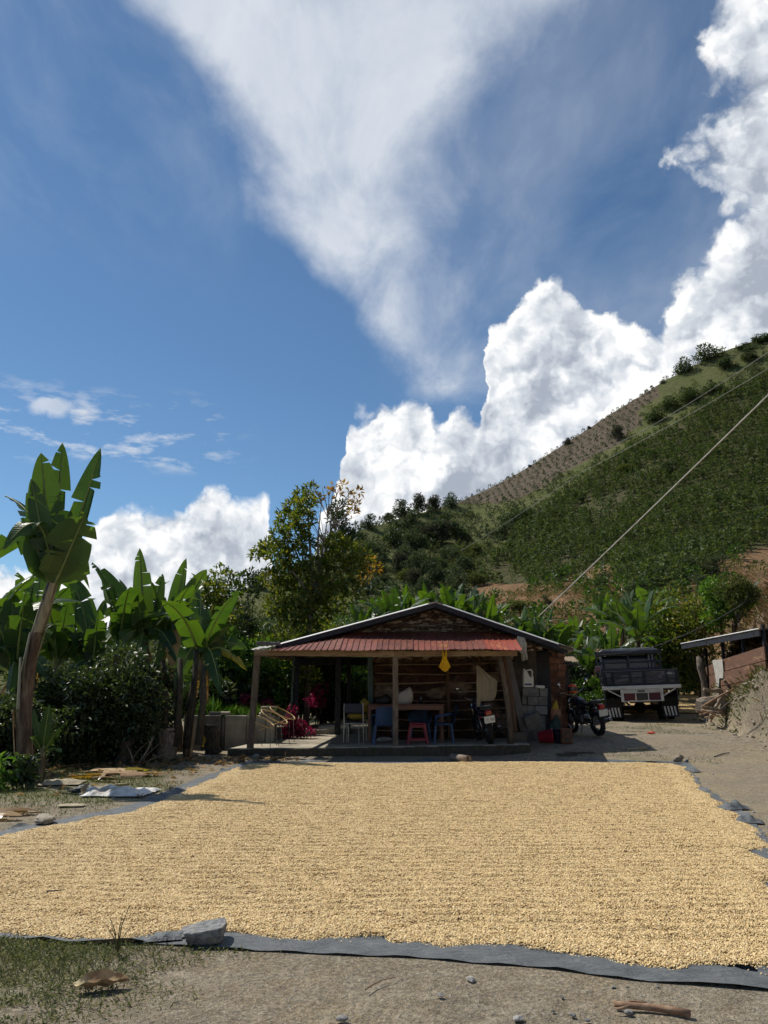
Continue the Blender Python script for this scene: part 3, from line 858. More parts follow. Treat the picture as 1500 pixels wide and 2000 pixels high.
# ------------------------------------------------------------------ black ground cloth under the drying coffee
def f_tarp(g, o):
    v = gp(g)
    n = g.noise(v, 6, 5, .6); f = g.noise(g.vmath('MULTIPLY', v, (9, 30, 1)), 5, 3, .5)
    c = g.mix(n.sstep(.35, .7), (.118, .127, .132), (.078, .087, .093))
    c = g.mix(g.noise(v, 2.1, 4, .6).sstep(.55, .7), c, (.19, .20, .20))
    return pbsdf(g, c, .6, bump=n + f * .3 + g.noise(g.vmath('MULTIPLY', v, (1.5, 4, 1)), 4, 4, .6, dist=1.5) * 2, bstr=.7, bdist=.02, spec=.35)
mat('tarp', f_tarp)
def resample(poly, step):
    out = []; n = len(poly)
    for i in range(n):
        a = Vector((*poly[i], 0)); b = Vector((*poly[(i + 1) % n], 0)); k = max(1, int((b - a).length / step))
        for j in range(k): out.append(a.lerp(b, j / k))
    return out
def build_tarp():
    P = resample(TARP, .07); n = len(P)
    cx = Vector((.5, 10, 0)); m = MB(); rings = []
    offs = [(0.0, 1.0), (.03, .6), (.09, .25), (.2, .1), (.45, 0), (.9, 0)]
    for k, (d, amp) in enumerate(offs):
        ring = []
        for i, p in enumerate(P):
            t = (P[(i + 1) % n] - P[i - 1]).normalized(); nrm = Vector((-t.y, t.x, 0))
            if (cx - p).dot(nrm) < 0: nrm = -nrm
            s = i * .07
            w = max(0, sin(s * 2.1) + .8 * sin(s * 5.3 + 1) + .6 * sin(s * 11.0) - .85) * .034 + .004 * (sin(s * 23) + 1)
            q = p + nrm * (d + (.018 * sin(s * 3.1) + .012 * sin(s * 9)) * (1 if k == 0 else .5))
            ring.append(Vector((q.x, q.y, gzf(q.x, q.y) + .003 + w * amp + .002 * k * .3)))
        rings.append(ring)
    b = 0
    for ring in rings: m.v.extend(ring)
    for k in range(len(rings) - 1):
        for i in range(n):
            j = (i + 1) % n; m.f.append([k * n + i, k * n + j, (k + 1) * n + j, (k + 1) * n + i]); m.sm.append(True)
    m.f.append([(len(rings) - 1) * n + i for i in range(n)]); m.sm.append(False)
    o = m.build('ground_cloth', MAT['tarp'])
    tag(o, 'dark blue-grey woven ground cloth spread under the drying coffee', 'ground cloth')
    # folded-over flaps at the near edge and along the right edge
    def flap(px, py, w, d, h, ang, lab, ctr):
        c = P2G(px, py, z=0.0); mm = MB(); rows = []
        for i in range(7):
            u = i / 6; row = []
            for j in range(13):
                v_ = j / 12 - .5
                z = h * sin(pi * min(1, u * 1.1)) * (1 - (2 * v_) ** 2) * (1 + .3 * sin(v_ * 17)) + .014
                p = Vector((v_ * w, (u - .5) * d, z)); p.rotate(Euler((0, 0, ang)))
                row.append(c + p)
            rows.append(row)
        mm.grid(rows); q = mm.build('cloth_fold', MAT['tarp'], o)
    flap(318, 1838, .22, .09, .022, .25, '', 0); flap(350, 1829, .30, .14, .02, .2, '', 0)
    flap(1350, 1506, .16, .5, .07, .1, '', 0); flap(1432, 1580, .36, .28, .08, .3, '', 0); flap(1462, 1606, .3, .25, .06, -.4, '', 0)
build_tarp()

# ------------------------------------------------------------------ parchment coffee
def f_bean(g, o):
    r = isl(g); v = gp(g)
    c = g.ramp(r, [(0, (.07, .02, .018)), (.015, (.16, .08, .04)), (.08, (.42, .28, .13)), (.4, (.68, .485, .225)), (.8, (.80, .60, .30)), (1, (.93, .77, .47))])
    c = g.mix(g.noise(v, .8, 4, .6).sstep(.45, .7) * .30, c, (.60, .44, .22))
    return pbsdf(g, c, .6, spec=.25)
mat('parchment', f_bean)
def f_bed(g, o):
    v = gp(g)
    d = g.voro(v, 105, 0); n = g.noise(v, 30, 3, .6)
    c = g.mix(d.sstep(.3, .75), (.46, .32, .15), (.10, .062, .03))
    return pbsdf(g, c, .8, bump=1.0 - d, bstr=1.0, bdist=.006, spec=.1)
mat('bean_bed', f_bed)
def bean_patch(name, n, rad, seed, sparse=False, ico=False):
    R = np.random.default_rng(seed)
    # six-sided elongated seeds: 8 verts, 12 triangles
    ang = np.array([0, pi / 2, pi, 3 * pi / 2])
    base = np.array([[0, 0, -1.0]] + [[cos(a), sin(a), -.35] for a in ang] + [[cos(a + .78), sin(a + .78), .45] for a in ang] + [[0, 0, 1.0]]) if False else None
    L, W, H = .0066, .0047, .0033
    vs = []
    for a in range(6): vs.append((cos(a * pi / 3) * L, sin(a * pi / 3) * W, -.25 * H))
    for a in range(4): vs.append((cos(a * pi / 2 + .4) * L * .6, sin(a * pi / 2 + .4) * W * .6, H))
    base = np.array(vs)
    tri = [(0, 1, 6), (1, 7, 6), (1, 2, 7), (2, 3, 8), (2, 8, 7), (3, 4, 8), (4, 9, 8), (4, 5, 9), (5, 0, 6), (5, 6, 9), (6, 7, 8), (6, 8, 9)]
    tri = np.array(tri)
    rr = rad * np.sqrt(R.random(n)) * (1 + .12 * R.normal(size=n)); th = R.random(n) * 2 * pi
    px, py = rr * np.cos(th), rr * np.sin(th)
    pz = (R.random(n) ** .8 * .011 + .002) if not sparse else np.full(n, .004)
    if not sparse:
        q1 = vnoise(px + seed, py, 16, 3, seed); keep = (q1 > .40) | (R.random(n) < .42)
        ridge = .5 + .5 * np.cos(py * 2 * pi / .15)
        keep &= (ridge > .22) | (R.random(n) < .55)
        pz = pz + .009 * (ridge - .5)
        pz = pz + .016 * (vnoise(px + seed, py, 11, 3, seed + 1) - .45); pz[~keep] = -.02
    pz = pz * (1.0 if sparse else np.clip(1.25 - .9 * (rr / rad) ** 4, .25, 1))
    # random orientation, mostly lying flat
    yaw = R.random(n) * 2 * pi; tx = R.normal(size=n) * .55; ty = R.normal(size=n) * .55
    cz, sz = np.cos(yaw), np.sin(yaw); cx, sx = np.cos(tx), np.sin(tx); cy, sy = np.cos(ty), np.sin(ty)
    Z0 = np.zeros(n); O1 = np.ones(n)
    Rx = np.stack([O1, Z0, Z0, Z0, cx, -sx, Z0, sx, cx], -1).reshape(n, 3, 3)
    Ry = np.stack([cy, Z0, sy, Z0, O1, Z0, -sy, Z0, cy], -1).reshape(n, 3, 3)
    Rz = np.stack([cz, -sz, Z0, sz, cz, Z0, Z0, Z0, O1], -1).reshape(n, 3, 3)
    M = Rz @ Rx @ Ry
    sc = (1 + .22 * R.normal(size=n)).clip(.6, 1.5)
    V = np.einsum('nij,kj->nki', M, base) * sc[:, None, None] + np.stack([px, py, pz], -1)[:, None, :]
    F = (tri[None] + (np.arange(n) * 10)[:, None, None]).reshape(-1, 3)
    me = np_mesh(name, V.reshape(-1, 3), F3=F, mats=[MAT['parchment']], smooth=False)
    return bpy.data.objects.new(name, me)
def gn_instancer(name, variants):
    ng = bpy.data.node_groups.new(name, 'GeometryNodeTree')
    ng.interface.new_socket('Geometry', in_out='INPUT', socket_type='NodeSocketGeometry')
    ng.interface.new_socket('Geometry', in_out='OUTPUT', socket_type='NodeSocketGeometry')
    N = ng.nodes; Lk = ng.links
    gi = N.new('NodeGroupInput'); go = N.new('NodeGroupOutput'); j = N.new('GeometryNodeJoinGeometry')
    Lk.new(gi.outputs[0], j.inputs[0])
    def attr(nm, ty):
        a = N.new('GeometryNodeInputNamedAttribute'); a.data_type = ty; a.inputs[0].default_value = nm; return a.outputs[0]
    va = attr('var', 'INT'); ro = attr('rot', 'FLOAT_VECTOR'); sc = attr('scl', 'FLOAT')
    for k, ob in enumerate(variants):
        c = N.new('FunctionNodeCompare'); c.data_type = 'INT'; c.operation = 'EQUAL'; Lk.new(va, c.inputs[2]); c.inputs[3].default_value = k
        oi = N.new('GeometryNodeObjectInfo'); oi.inputs[0].default_value = ob; oi.transform_space = 'ORIGINAL'
        ip = N.new('GeometryNodeInstanceOnPoints')
        Lk.new(gi.outputs[0], ip.inputs['Points']); Lk.new(c.outputs[0], ip.inputs['Selection'])
        Lk.new(oi.outputs['Geometry'], ip.inputs['Instance']); Lk.new(ro, ip.inputs['Rotation']); Lk.new(sc, ip.inputs['Scale'])
        Lk.new(ip.outputs[0], j.inputs[0])
    Lk.new(j.outputs[0], go.inputs[0])
    return ng
def instance_object(name, V, F4, pts, var, rot, scl, variants, mats):
    """one object: a sheet plus many copies of small source meshes standing on loose points"""
    nv = len(V); Vall = np.concatenate([V, pts]) if nv else np.asarray(pts)
    me = np_mesh(name, Vall, F4=F4, mats=mats, smooth=True)
    a = me.attributes.new('var', 'INT', 'POINT'); a.data.foreach_set('value', np.concatenate([np.full(nv, -1), var]).astype(np.int32))
    a = me.attributes.new('rot', 'FLOAT_VECTOR', 'POINT'); a.data.foreach_set('vector', np.concatenate([np.zeros((nv, 3)), rot]).astype(np.float32).ravel())
    a = me.attributes.new('scl', 'FLOAT', 'POINT'); a.data.foreach_set('value', np.concatenate([np.ones(nv), scl]).astype(np.float32))
    o = link(name, me)
    md = o.modifiers.new('spread', 'NODES'); md.node_group = gn_instancer(name, variants)
    return o
def bean_h(x, y):
    return .016 + .018 * (vnoise(x, y * 2.2, 1.3, 4, 41) - .5) + .010 * (vnoise(x * .5, y * 2.5, 4.5, 3, 47) - .5) + .006 * np.sin(y * 15 + 1.2 * np.sin(x * .8) + 3 * vnoise(x, y, .5, 2, 44)) * (vnoise(x, y, .4, 2, 43)) + .004 * np.sin(x * 11 + 2 * vnoise(x, y, .7, 2, 45) * 3)
def build_beans(outline, name, label, seed, fine=True, zoff=0.0):
    xs = np.array([p[0] for p in outline]); ys = np.array([p[1] for p in outline])
    st = .07 if fine else .2
    gx, gy = np.meshgrid(np.arange(xs.min(), xs.max(), st), np.arange(ys.min(), ys.max(), st))
    ins = inpoly(gx, gy, outline); dd = polydist(gx, gy, outline)
    keep = ins & (dd > .05)
    Z = gz(gx, gy) + bean_h(gx, gy) * ss(0.03, .14, dd) + zoff
    idx = -np.ones(gx.shape, int); idx[keep] = np.arange(keep.sum())
    V = np.stack([gx[keep], gy[keep], Z[keep]], -1)
    q = np.stack([idx[:-1, :-1], idx[:-1, 1:], idx[1:, 1:], idx[1:, :-1]], -1).reshape(-1, 4); q = q[(q >= 0).all(1)]
    R = np.random.default_rng(seed)
    s = .30
    px, py = np.meshgrid(np.arange(xs.min(), xs.max(), s), np.arange(ys.min(), ys.max(), s))
    px = (px + R.uniform(-.09, .09, px.shape)).ravel(); py = (np.round(py / .30) * .30).ravel() + .10 * np.sin(px * .9) + .06 * np.sin(px * 2.3 + 1)
    m = inpoly(px, py, outline) & (polydist(px, py, outline) > .24); px, py = px[m], py[m]
    var = R.integers(0, 5, len(px))
    # ragged border
    E = resample(outline, .045); ex = []; ey = []; ev = []
    for i, p in enumerate(E):
        t = (E[(i + 1) % len(E)] - E[i - 1]).normalized(); nn = Vector((-t.y, t.x))
        w = .03 * sin(i * .31) + .025 * sin(i * .083 + 2) + .02
        for off in (.06, .15, .24):
            q_ = Vector((p.x, p.y)) + nn * (off + w + R.uniform(-.03, .03))
            q2 = Vector((p.x, p.y)) - nn * (off + w + R.uniform(-.03, .03))
            for c in (q_, q2):
                if bool(inpoly(np.array(c.x), np.array(c.y), outline)): ex.append(c.x); ey.append(c.y); ev.append(int(R.integers(5, 8)))
        if R.random() < .20:
            c = Vector((p.x, p.y)) + nn * R.normal() * .07; ex.append(c.x); ey.append(c.y); ev.append(8)
    X_ = np.concatenate([px, ex]); Y_ = np.concatenate([py, ey]); var = np.concatenate([var, ev])
    d_ = polydist(X_, Y_, outline)
    Zp = gz(X_, Y_) + np.where(var < 8, (bean_h(X_, Y_) - .004) * ss(.03, .16, d_), .006) + zoff
    rot = np.zeros((len(X_), 3)); rot[:, 2] = np.where(var < 5, R.integers(0, 2, len(X_)) * pi + R.normal(size=len(X_)) * .03, R.random(len(X_)) * 6.28)
    rot[:, 0] = R.normal(size=len(X_)) * .004; rot[:, 1] = R.normal(size=len(X_)) * .004
    rot[var == 8, :2] = 0
    o = instance_object(name, V, q, np.stack([X_, Y_, Zp], -1), var, rot, np.ones(len(X_)), PATCHES, [MAT['bean_bed']])
    tag(o, label, 'coffee beans', None, 'stuff')
PATCHES = [bean_patch('bean_patch', 5200, .28, 100 + k) for k in range(5)] + [bean_patch('bean_spill', 520, .085, 200 + k) for k in range(3)] + [bean_patch('bean_stray', 7, .07, 300, True)]
build_beans(BEANS, 'drying_coffee', 'pale golden parchment coffee beans raked out to dry in the sun', 5)
# second spread behind the truck


FAR = [(6.2, 27.6), (8.2, 28.6), (12.5, 28.2), (16.0, 31.0), (17.4, 38.5), (12, 40), (8.3, 40), (7.4, 33)]
build_beans(FAR, 'far_coffee', 'second spread of pale coffee beans seen behind the parked truck', 9, fine=False, zoff=.03)
# ------------------------------------------------------------------ leafy crowns
def crown_points(R, n, lobes, shell=.55):
    """points through a set of (centre, radii) lobes, denser near the surface"""
    w = np.array([l[1][0] * l[1][1] * l[1][2] for l in lobes]) ** .67; w /= w.sum()
    k = R.choice(len(lobes), n, p=w)
    C = np.array([l[0] for l in lobes])[k]; Rd = np.array([l[1] for l in lobes])[k]
    d = R.normal(size=(n, 3)); d /= np.linalg.norm(d, axis=1, keepdims=True)
    r = shell + (1 - shell) * R.random(n) ** .6
    r = r * (1 + .10 * R.normal(size=n))
    return C + d * Rd * r[:, None], d
def rand_lobes(R, n, h, r, z0):
    out = []
    for i in range(n):
        a = R.random() * 6.28; q = sqrt(R.random()) * r * .68; zz = z0 + (h - z0) * (.12 + .8 * R.random())
        f = 1 - .45 * abs((zz - z0) / (h - z0) - .45) * 2
        s = r * (.28 + .22 * R.random()) * (0.75 + .4 * f)
        out.append(((cos(a) * q * f, sin(a) * q * f, zz), (s, s, s * .8)))
    return out
def crown_mesh(name, seed, lobes, n, size, m, out=.6, up=.25, wid=.42):
    R = np.random.default_rng(seed)
    P, d = crown_points(R, n, lobes)
    T = d * out + R.normal(size=P.shape) * .6; T[:, 2] += up
    return leaf_mesh(name, P, T, size, MAT[m], wid=wid, seed=seed)
def limbs(m, base, tips, r0, R, bend=.15, n=6, k=6):
    for tip in tips:
        base = Vector(base); tip = Vector(tip); L = (tip - base).length; pts = []
        c = base.lerp(tip, .45) + Vector((R.uniform(-1, 1), R.uniform(-1, 1), R.uniform(.2, 1))) * L * bend
        for i in range(n):
            t = i / (n - 1); pts.append(base * (1 - t) ** 2 + c * 2 * t * (1 - t) + tip * t * t)
        m.tube(pts, [r0 * (1 - .82 * i / (n - 1)) for i in range(n)], k, jit=.08)
def tree(name, label, cat, base, h, r, z0, leaf, nleaf, lsize, seed, nl=9, trunk_r=.08, bark='bark', group=None, trunk=True, lobes=None, stems=1, wid=.42, up=.25, shapes=None):
    R = np.random.default_rng(seed); rr = random.Random(seed)
    t = empty(name, base, 0, label, cat, group)
    lobes = lobes or rand_lobes(R, nl, h, r, z0)
    me = crown_mesh('crown', seed, lobes, nleaf, lsize, leaf, wid=wid, up=up)
    link('crown', me, t)
    if trunk:
        m = MB()
        for s in range(stems):
            b = Vector((rr.uniform(-.12, .12) * (stems > 1) * r, rr.uniform(-.12, .12) * (stems > 1) * r, -.05))
            fork = Vector((b.x * 2 + rr.uniform(-.1, .1) * r, b.y * 2, max(z0 * .9, h * .25)))
            m.tube([b, b.lerp(fork, .5) + Vector((rr.uniform(-.05, .05), 0, 0)), fork], [trunk_r * 1.2, trunk_r, trunk_r * .8], 8, jit=.08)
            pick = rr.sample(lobes, min(len(lobes), max(3, 7 // stems)))
            limbs(m, fork, [l[0] for l in pick], trunk_r * .7, rr)
        m.build('trunk', MAT[bark], t)
    return t

# ------------------------------------------------------------------ banana plants
def banana_leaf(C, w, seed=0, roll=0.0, fold=.35, tear=.35, n=18, dry=False, hint=None, petiole=.12, tip_r=.006):
    """lamina on both sides of a midrib that follows the points of curve C(t); returns a mesh builder"""
    R = random.Random(seed); m = MB()
    P = [C(i / n) for i in range(n + 1)]
    h = Vector((P[-1].x - P[0].x, P[-1].y - P[0].y, 0))
    if h.length < .25: h = Vector((cos(seed), sin(seed), 0))
    h.normalize()
    if hint is not None: h = Vector(hint).normalized()
    T = [(P[min(i + 1, n)] - P[max(i - 1, 0)]).normalized() for i in range(n + 1)]
    L = sum((P[i + 1] - P[i]).length for i in range(n))
    S = []; N = []
    for t in T:
        s = t.cross(h.cross(Vector((0, 0, 1)))).cross(t)   # sideways
        s = h.cross(Vector((0, 0, 1)))
        s = (s - t * s.dot(t)).normalized(); nn = s.cross(t).normalized()
        if nn.dot(Vector((0, 0, 1))) < 0 and nn.dot(-h) < 0: nn = -nn
        q = Matrix.Rotation(roll, 3, t); S.append(q @ s); N.append(q @ nn)
    def W(t):
        if t < petiole: return 0.0
        u = (t - petiole) / (1 - petiole)
        return w * .5 * min(1, (u / .16) ** .6) * (max(0, 1 - max(0, (u - .38) / .62) ** 2.1)) ** .75
    for side in (-1, 1):
        ang = fold * R.uniform(.7, 1.3); droop = 0; prev = None
        for i in range(n):
            a, b = i / n, (i + 1) / n
            if W(a) <= 0 and W(b) <= 0: continue
            newg = R.random() < tear
            if newg: droop = R.choice([R.uniform(-.2, .25), R.uniform(.0, .5), R.uniform(.4, 1.1)]); gap = R.uniform(.12, .75); prev = None
            else: gap = 0
            def edge(j, t, f, sh=0):
                ww = W(t) * f; a_ = ang + droop * f - .15 * f
                return P[j] + T[j] * sh + S[j] * side * cos(a_) * ww + N[j] * (-sin(a_) * ww * .6 + sin(ang) * ww * .35 * (1 if not dry else -1)) + Vector((0, 0, -1)) * ww * droop * .35
            ww0 = W(a)
            seg = (P[i + 1] - P[i]).length
            A = [edge(i, a, f, seg * gap * f) for f in (0, .5, 1)]; B = [edge(i + 1, b, f) for f in (0, .5, 1)]
            base = len(m.v)
            if prev is not None: A[1], A[2] = prev
            m.v.extend(A + B); o = base
            m.f += [[o, o + 1, o + 4, o + 3], [o + 1, o + 2, o + 5, o + 4]]; m.sm += [False, False]
            prev = (B[1], B[2])
    nlam = len(m.f)
    r0 = .032 * min(1.2, L / 2)
    m.tube([p - N[i] * .006 for i, p in enumerate(P)], [r0 * (1 - i / n) ** .8 + tip_r * .5 for i in range(n + 1)], 6)
    return m, nlam
def leaf_object(mb, nlam, name, lam, parent, rib='midrib'):
    me = mb.mesh(name, [MAT[lam], MAT[rib]])
    mi = np.zeros(len(mb.f), np.int32); mi[nlam:] = 1
    me.polygons.foreach_set('material_index', mi); me.update()
    return link(name, me, parent)
def bez(a, c, b):
    a, c, b = Vector(a), Vector(c), Vector(b)
    return lambda t: a * (1 - t) ** 2 + c * 2 * t * (1 - t) + b * t * t
LEAFLIB = []
def make_leaflib():
    k = 0
    for (t0, t1, L) in [(4, 18, 1.9), (8, 40, 2.1), (14, 60, 2.2), (22, 85, 2.2), (32, 110, 2.2), (45, 130, 2.1), (12, 30, 2.0), (28, 70, 2.1), (60, 150, 1.9), (18, 100, 2.3)]:
        pts = [Vector((0, 0, 0))]; n = 18
        for i in range(n):
            a = radians(t0 + (t1 - t0) * (i / n) ** 1.3); pts.append(pts[-1] + Vector((sin(a), 0, cos(a))) * L / n)
        C = lambda t, pts=pts: pts[min(n, int(round(t * n)))]
        mb, nl = banana_leaf(C, .70, seed=50 + k, fold=.45, tear=.24, hint=(1, 0, 0), roll=radians([0, 12, -10, 8, 0, -8, 20, -16, 5, 0][k]))
        me = mb.mesh('leaf', [MAT['banana_leaf'], MAT['midrib']])
        mi = np.zeros(len(mb.f), np.int32); mi[nl:] = 1; me.polygons.foreach_set('material_index', mi); me.update()
        LEAFLIB.append((me, t0)); k += 1
    for s in range(2):
        pts = [Vector((0, 0, 0))]; n = 18
        for i in range(n):
            a = radians([100, 178][0] + 76 * min(1, i / 5)); pts.append(pts[-1] + Vector((sin(a), 0, cos(a))) * 1.4 / n)
        C = lambda t, pts=pts: pts[min(n, int(round(t * n)))]
        mb, nl = banana_leaf(C, .34, seed=80 + s, fold=1.0, tear=.6, hint=(1, 0, 0), dry=True)
        me = mb.mesh('dry_leaf', [MAT['banana_leaf_dry'], MAT['banana_leaf_dry']]); LEAFLIB.append((me, 100))
make_leaflib()
def stem_obj(t, base, top, r0, r1, seed, bow=(0, 0)):
    R = random.Random(seed); m = MB(); pts = []; rs = []
    base = Vector(base); top = Vector(top); n = 9
    for i in range(n):
        u = i / (n - 1); pts.append(base.lerp(top, u) + Vector((bow[0], bow[1], 0)) * sin(pi * u)); rs.append(r0 + (r1 - r0) * u ** .8)
    m.tube(pts, rs, 12, jit=.05)
    m.build('pseudostem', MAT['pseudostem'], t)
    # overlapping old sheaths
    for k in range(8):
        u = .12 + .105 * k; i = int(u * (n - 1)); a = R.uniform(0, 6.28)
        rows = []
        for q in range(5):
            v = q / 4; c = pts[i].lerp(pts[min(n - 1, i + 2)], v); row = []
            for j in range(5):
                b = a + (j - 2) * .38 * (1 - .5 * v); rr = rs[i] * (1.05 + .10 * sin(pi * v) + ((.45 if k % 3 == 0 else .2) * v * v if k % 2 else .03))
                row.append(c + Vector((cos(b) * rr, sin(b) * rr, 0)))
            rows.append(row)
        mm = MB(); mm.grid(rows); mm.build('leaf_sheath', MAT['pseudostem_top' if k > 1 else 'dry_leaf'], t)
def banana(label, base, top, leaves, seed, r=(.15, .08), group='banana plants', bow=(0, 0), width=.5, nrand=0, sc=1.0, ndry=0, tear=.2):
    """base, top world points; leaves = (tip world point, sag, width, roll, material)"""
    base = Vector(base); R = random.Random(seed)
    t = empty('banana_plant', base, 0, label, 'banana plant', group)
    top = Vector(top) - base
    stem_obj(t, (0, 0, -.1), top, r[0], r[1], seed, bow)
    for i, (tip, sag, w, roll, mt) in enumerate(leaves):
        tip = Vector(tip) - base
        d = tip - top; mid = top.lerp(tip, .5) + Vector((0, 0, 1)) * sag
        # leave the crown steeply
        c = top + Vector((d.x * .22, d.y * .22, max(.25, d.z * .55) + sag)) if sag > .3 else mid
        mb, nl = banana_leaf(bez(top - Vector((0, 0, .15)), c, tip), w, seed=seed * 31 + i, roll=radians(roll), fold=.42, tear=tear, n=22, hint=(.25, -1, 0))
        leaf_object(mb, nl, 'leaf', mt, t, 'midrib' if mt != 'banana_leaf_dry' else 'banana_leaf_dry')
    a0 = R.uniform(0, 6.28)
    for i in range(nrand):
        me, t0 = LEAFLIB[[2, 6, 3, 7, 0, 4, 9, 1, 5, 8][i % 10]]
        link('leaf', me, t, top - Vector((0, 0, .1)), (0, 0, a0 + i * 2.4 + R.uniform(-.3, .3)), (sc * R.uniform(.85, 1.1),) * 3)
    for i in range(ndry):
        me, t0 = LEAFLIB[10 + i % 2]
        link('dry_leaf', me, t, top - Vector((0, 0, .15)), (0, 0, R.uniform(0, 6.28)), (sc * R.uniform(.7, 1.0),) * 3)
    return t

def A(px, py, y): return at(px, py, y)
GB = 'banana_leaf'; DRY = 'banana_leaf_dry'; YEL = 'banana_leaf_yellow'
# the tall one by the near left corner
b = A(54, 1500, 13.0); b.z = gzf(b.x, b.y)
banana('tall banana plant with one thick peeling stem, tallest of all, at the left edge', b, A(101, 1140, 13), [
    (A(80, 884, 13.15), .10, .62, 8, GB), (A(60, 935, 13.0), .15, .50, -14, GB), (A(122, 864, 13.7), .1, .50, 25, GB), (A(197, 874, 12.9), -.46, .58, -8, GB), (A(168, 1000, 12.7), -.10, .85, 8, GB), (A(34, 1030, 12.85), .25, .55, -8, GB),
    (A(6, 1075, 12.5), 1.5, .50, 15, GB), (A(-34, 1110, 13.3), 1.35, .5, -10, GB), (A(8, 968, 13.9), .35, .42, 20, GB), (A(44, 1010, 12.8), .1, .62, 40, GB), (A(175, 1150, 13.9), 1.2, .4, 20, GB)], 3, r=(.155, .078), bow=(-.20, 0), tear=.20)
b = A(82, 1490, 12.7); b.z = gzf(b.x, b.y)
banana('young banana sucker with four small upright leaves beside the tall stem', b, A(84, 1455, 12.7), [
    (A(66, 1384, 12.8), .02, .17, 10, GB), (A(97, 1376, 12.6), .0, .20, -10, GB), (A(136, 1404, 12.5), .06, .12, 0, GB), (A(58, 1440, 12.5), .1, .14, 0, GB), (A(120, 1470, 12.4), .12, .16, 0, GB)], 4, r=(.05, .03), group='banana suckers')
def bplant(label, px, y, crown_px, crown_py, leaves, seed, **k):
    b = A(px, 1450, y); b.z = gzf(b.x, b.y)
    return banana(label, b, A(crown_px, crown_py, y), [(A(p, q, y + dy), s, w, ro, mt) for p, q, dy, s, w, ro, mt in leaves], seed, **k)
bplant('banana plant at the left edge, behind the tall one, broad leaves hiding its stem', 15, 16.6, 28, 1320, [
    (22, 1150, .2, .1, .6, 10, GB), (66, 1136, .5, .1, .6, -15, GB), (-20, 1180, -.3, .3, .6, 0, GB), (-40, 1290, -.6, .8, .5, 0, GB), (108, 1220, .4, .5, .55, 0, GB), (96, 1330, -.6, .7, .5, 10, GB), (10, 1390, -.9, .7, .5, 0, GB)], 11, nrand=3, ndry=2)
bplant('banana plant with a bright leaf leaning left, behind and right of the tall stem', 170, 18.4, 178, 1320, [
    (131, 1123, .3, .35, .62, 0, GB), (110, 1180, .5, .3, .5, 0, GB), (70, 1290, -.2, .8, .5, 0, GB), (232, 1270, .3, .5, .5, 0, GB), (110, 1372, -.8, .8, .5, 0, GB), (205, 1170, .9, .2, .45, 0, GB), (215, 1370, -.5, .5, .5, 0, GB)], 12, nrand=3, ndry=2)
bplant('banana plant with two bright upright leaves, left one of the clump of three', 330, 18.6, 283, 1255, [
    (180, 1098, .2, .25, .52, 10, GB), (273, 1070, 0, .05, .56, -5, GB), (232, 1130, .8, .1, .45, 30, GB), (318, 1120, .5, .0, .45, 0, GB), (212, 1290, -.4, .6, .5, 0, GB), (350, 1300, -.5, .7, .5, 0, GB), (208, 1190, .5, .6, .34, 0, DRY), (262, 1330, -.8, .6, .45, 0, GB)], 13, r=(.10, .07), bow=(-.12, 0), nrand=3, ndry=2, sc=.85)
bplant('banana plant in the middle of the clump of three, dark stem', 352, 18.8, 330, 1245, [
    (364, 1090, .2, .05, .5, 25, GB), (404, 1112, .0, .2, .5, 10, GB), (312, 1150, .6, .0, .4, 0, GB), (300, 1330, -.6, .7, .5, 0, GB), (395, 1350, -.5, .9, .5, 0, GB), (340, 1345, -.9, .6, .4, 0, DRY)], 14, r=(.10, .07), bow=(.05, 0), nrand=3, ndry=2, sc=.85)
bplant('banana plant with leaves reaching right towards the house, right one of the clump of three', 368, 17.2, 392, 1290, [
    (462, 1222, -.1, .35, .5, 0, GB), (438, 1186, .5, .15, .4, 0, GB), (484, 1268, .2, .45, .42, 0, GB), (482, 1310, -.3, .5, .34, 0, YEL), (352, 1200, .3, .1, .5, 0, GB), (340, 1350, -.5, .7, .5, 0, GB), (432, 1360, -.6, .7, .5, 0, GB)], 15, r=(.10, .07), bow=(-.1, 0), nrand=3, ndry=2, sc=.85)

for i, (px, y, cp, nl, s, lab) in enumerate([(112, 18.2, 1300, 7, .95, 'banana plant deep behind the tall one, filling the gap on its right'), (232, 18.8, 1262, 7, .95, 'banana plant behind the clump of three, on its left'), (-20, 17, 1240, 7, 1.0, 'banana plant half outside the left edge'), (60, 19.5, 1250, 7, 1.0, 'banana plant seen between the tall stem and the left edge')]):
    b = A(px, 1450, y); b.z = gzf(b.x, b.y); banana(lab, b, A(px, cp, y), [], 400 + i * 5, nrand=nl, sc=s, ndry=1)
# thin leaning stems under the clump
m = MB()
for i, (p0, p1) in enumerate([((322, 1462), (318, 1290)), ((343, 1458), (352, 1285)), ((364, 1462), (384, 1270)), ((388, 1455), (398, 1300))]):
    o = MB().tube([A(p0[0], p0[1], 16.6), A((p0[0] + p1[0]) / 2 + 3, (p0[1] + p1[1]) / 2, 16.7), A(p1[0], p1[1], 16.8)], [.085, .07, .055], 8, jit=.1).build('bare_banana_plant', MAT['stump'])
    tag(o, ['first dark leafless banana stem from the left, under the clump', 'second dark leafless banana stem from the left, under the clump', 'third dark leafless stem, leaning right', 'rightmost dark leafless stem, beside the block wall'][i], 'banana plant', 'dark leafless banana plants')

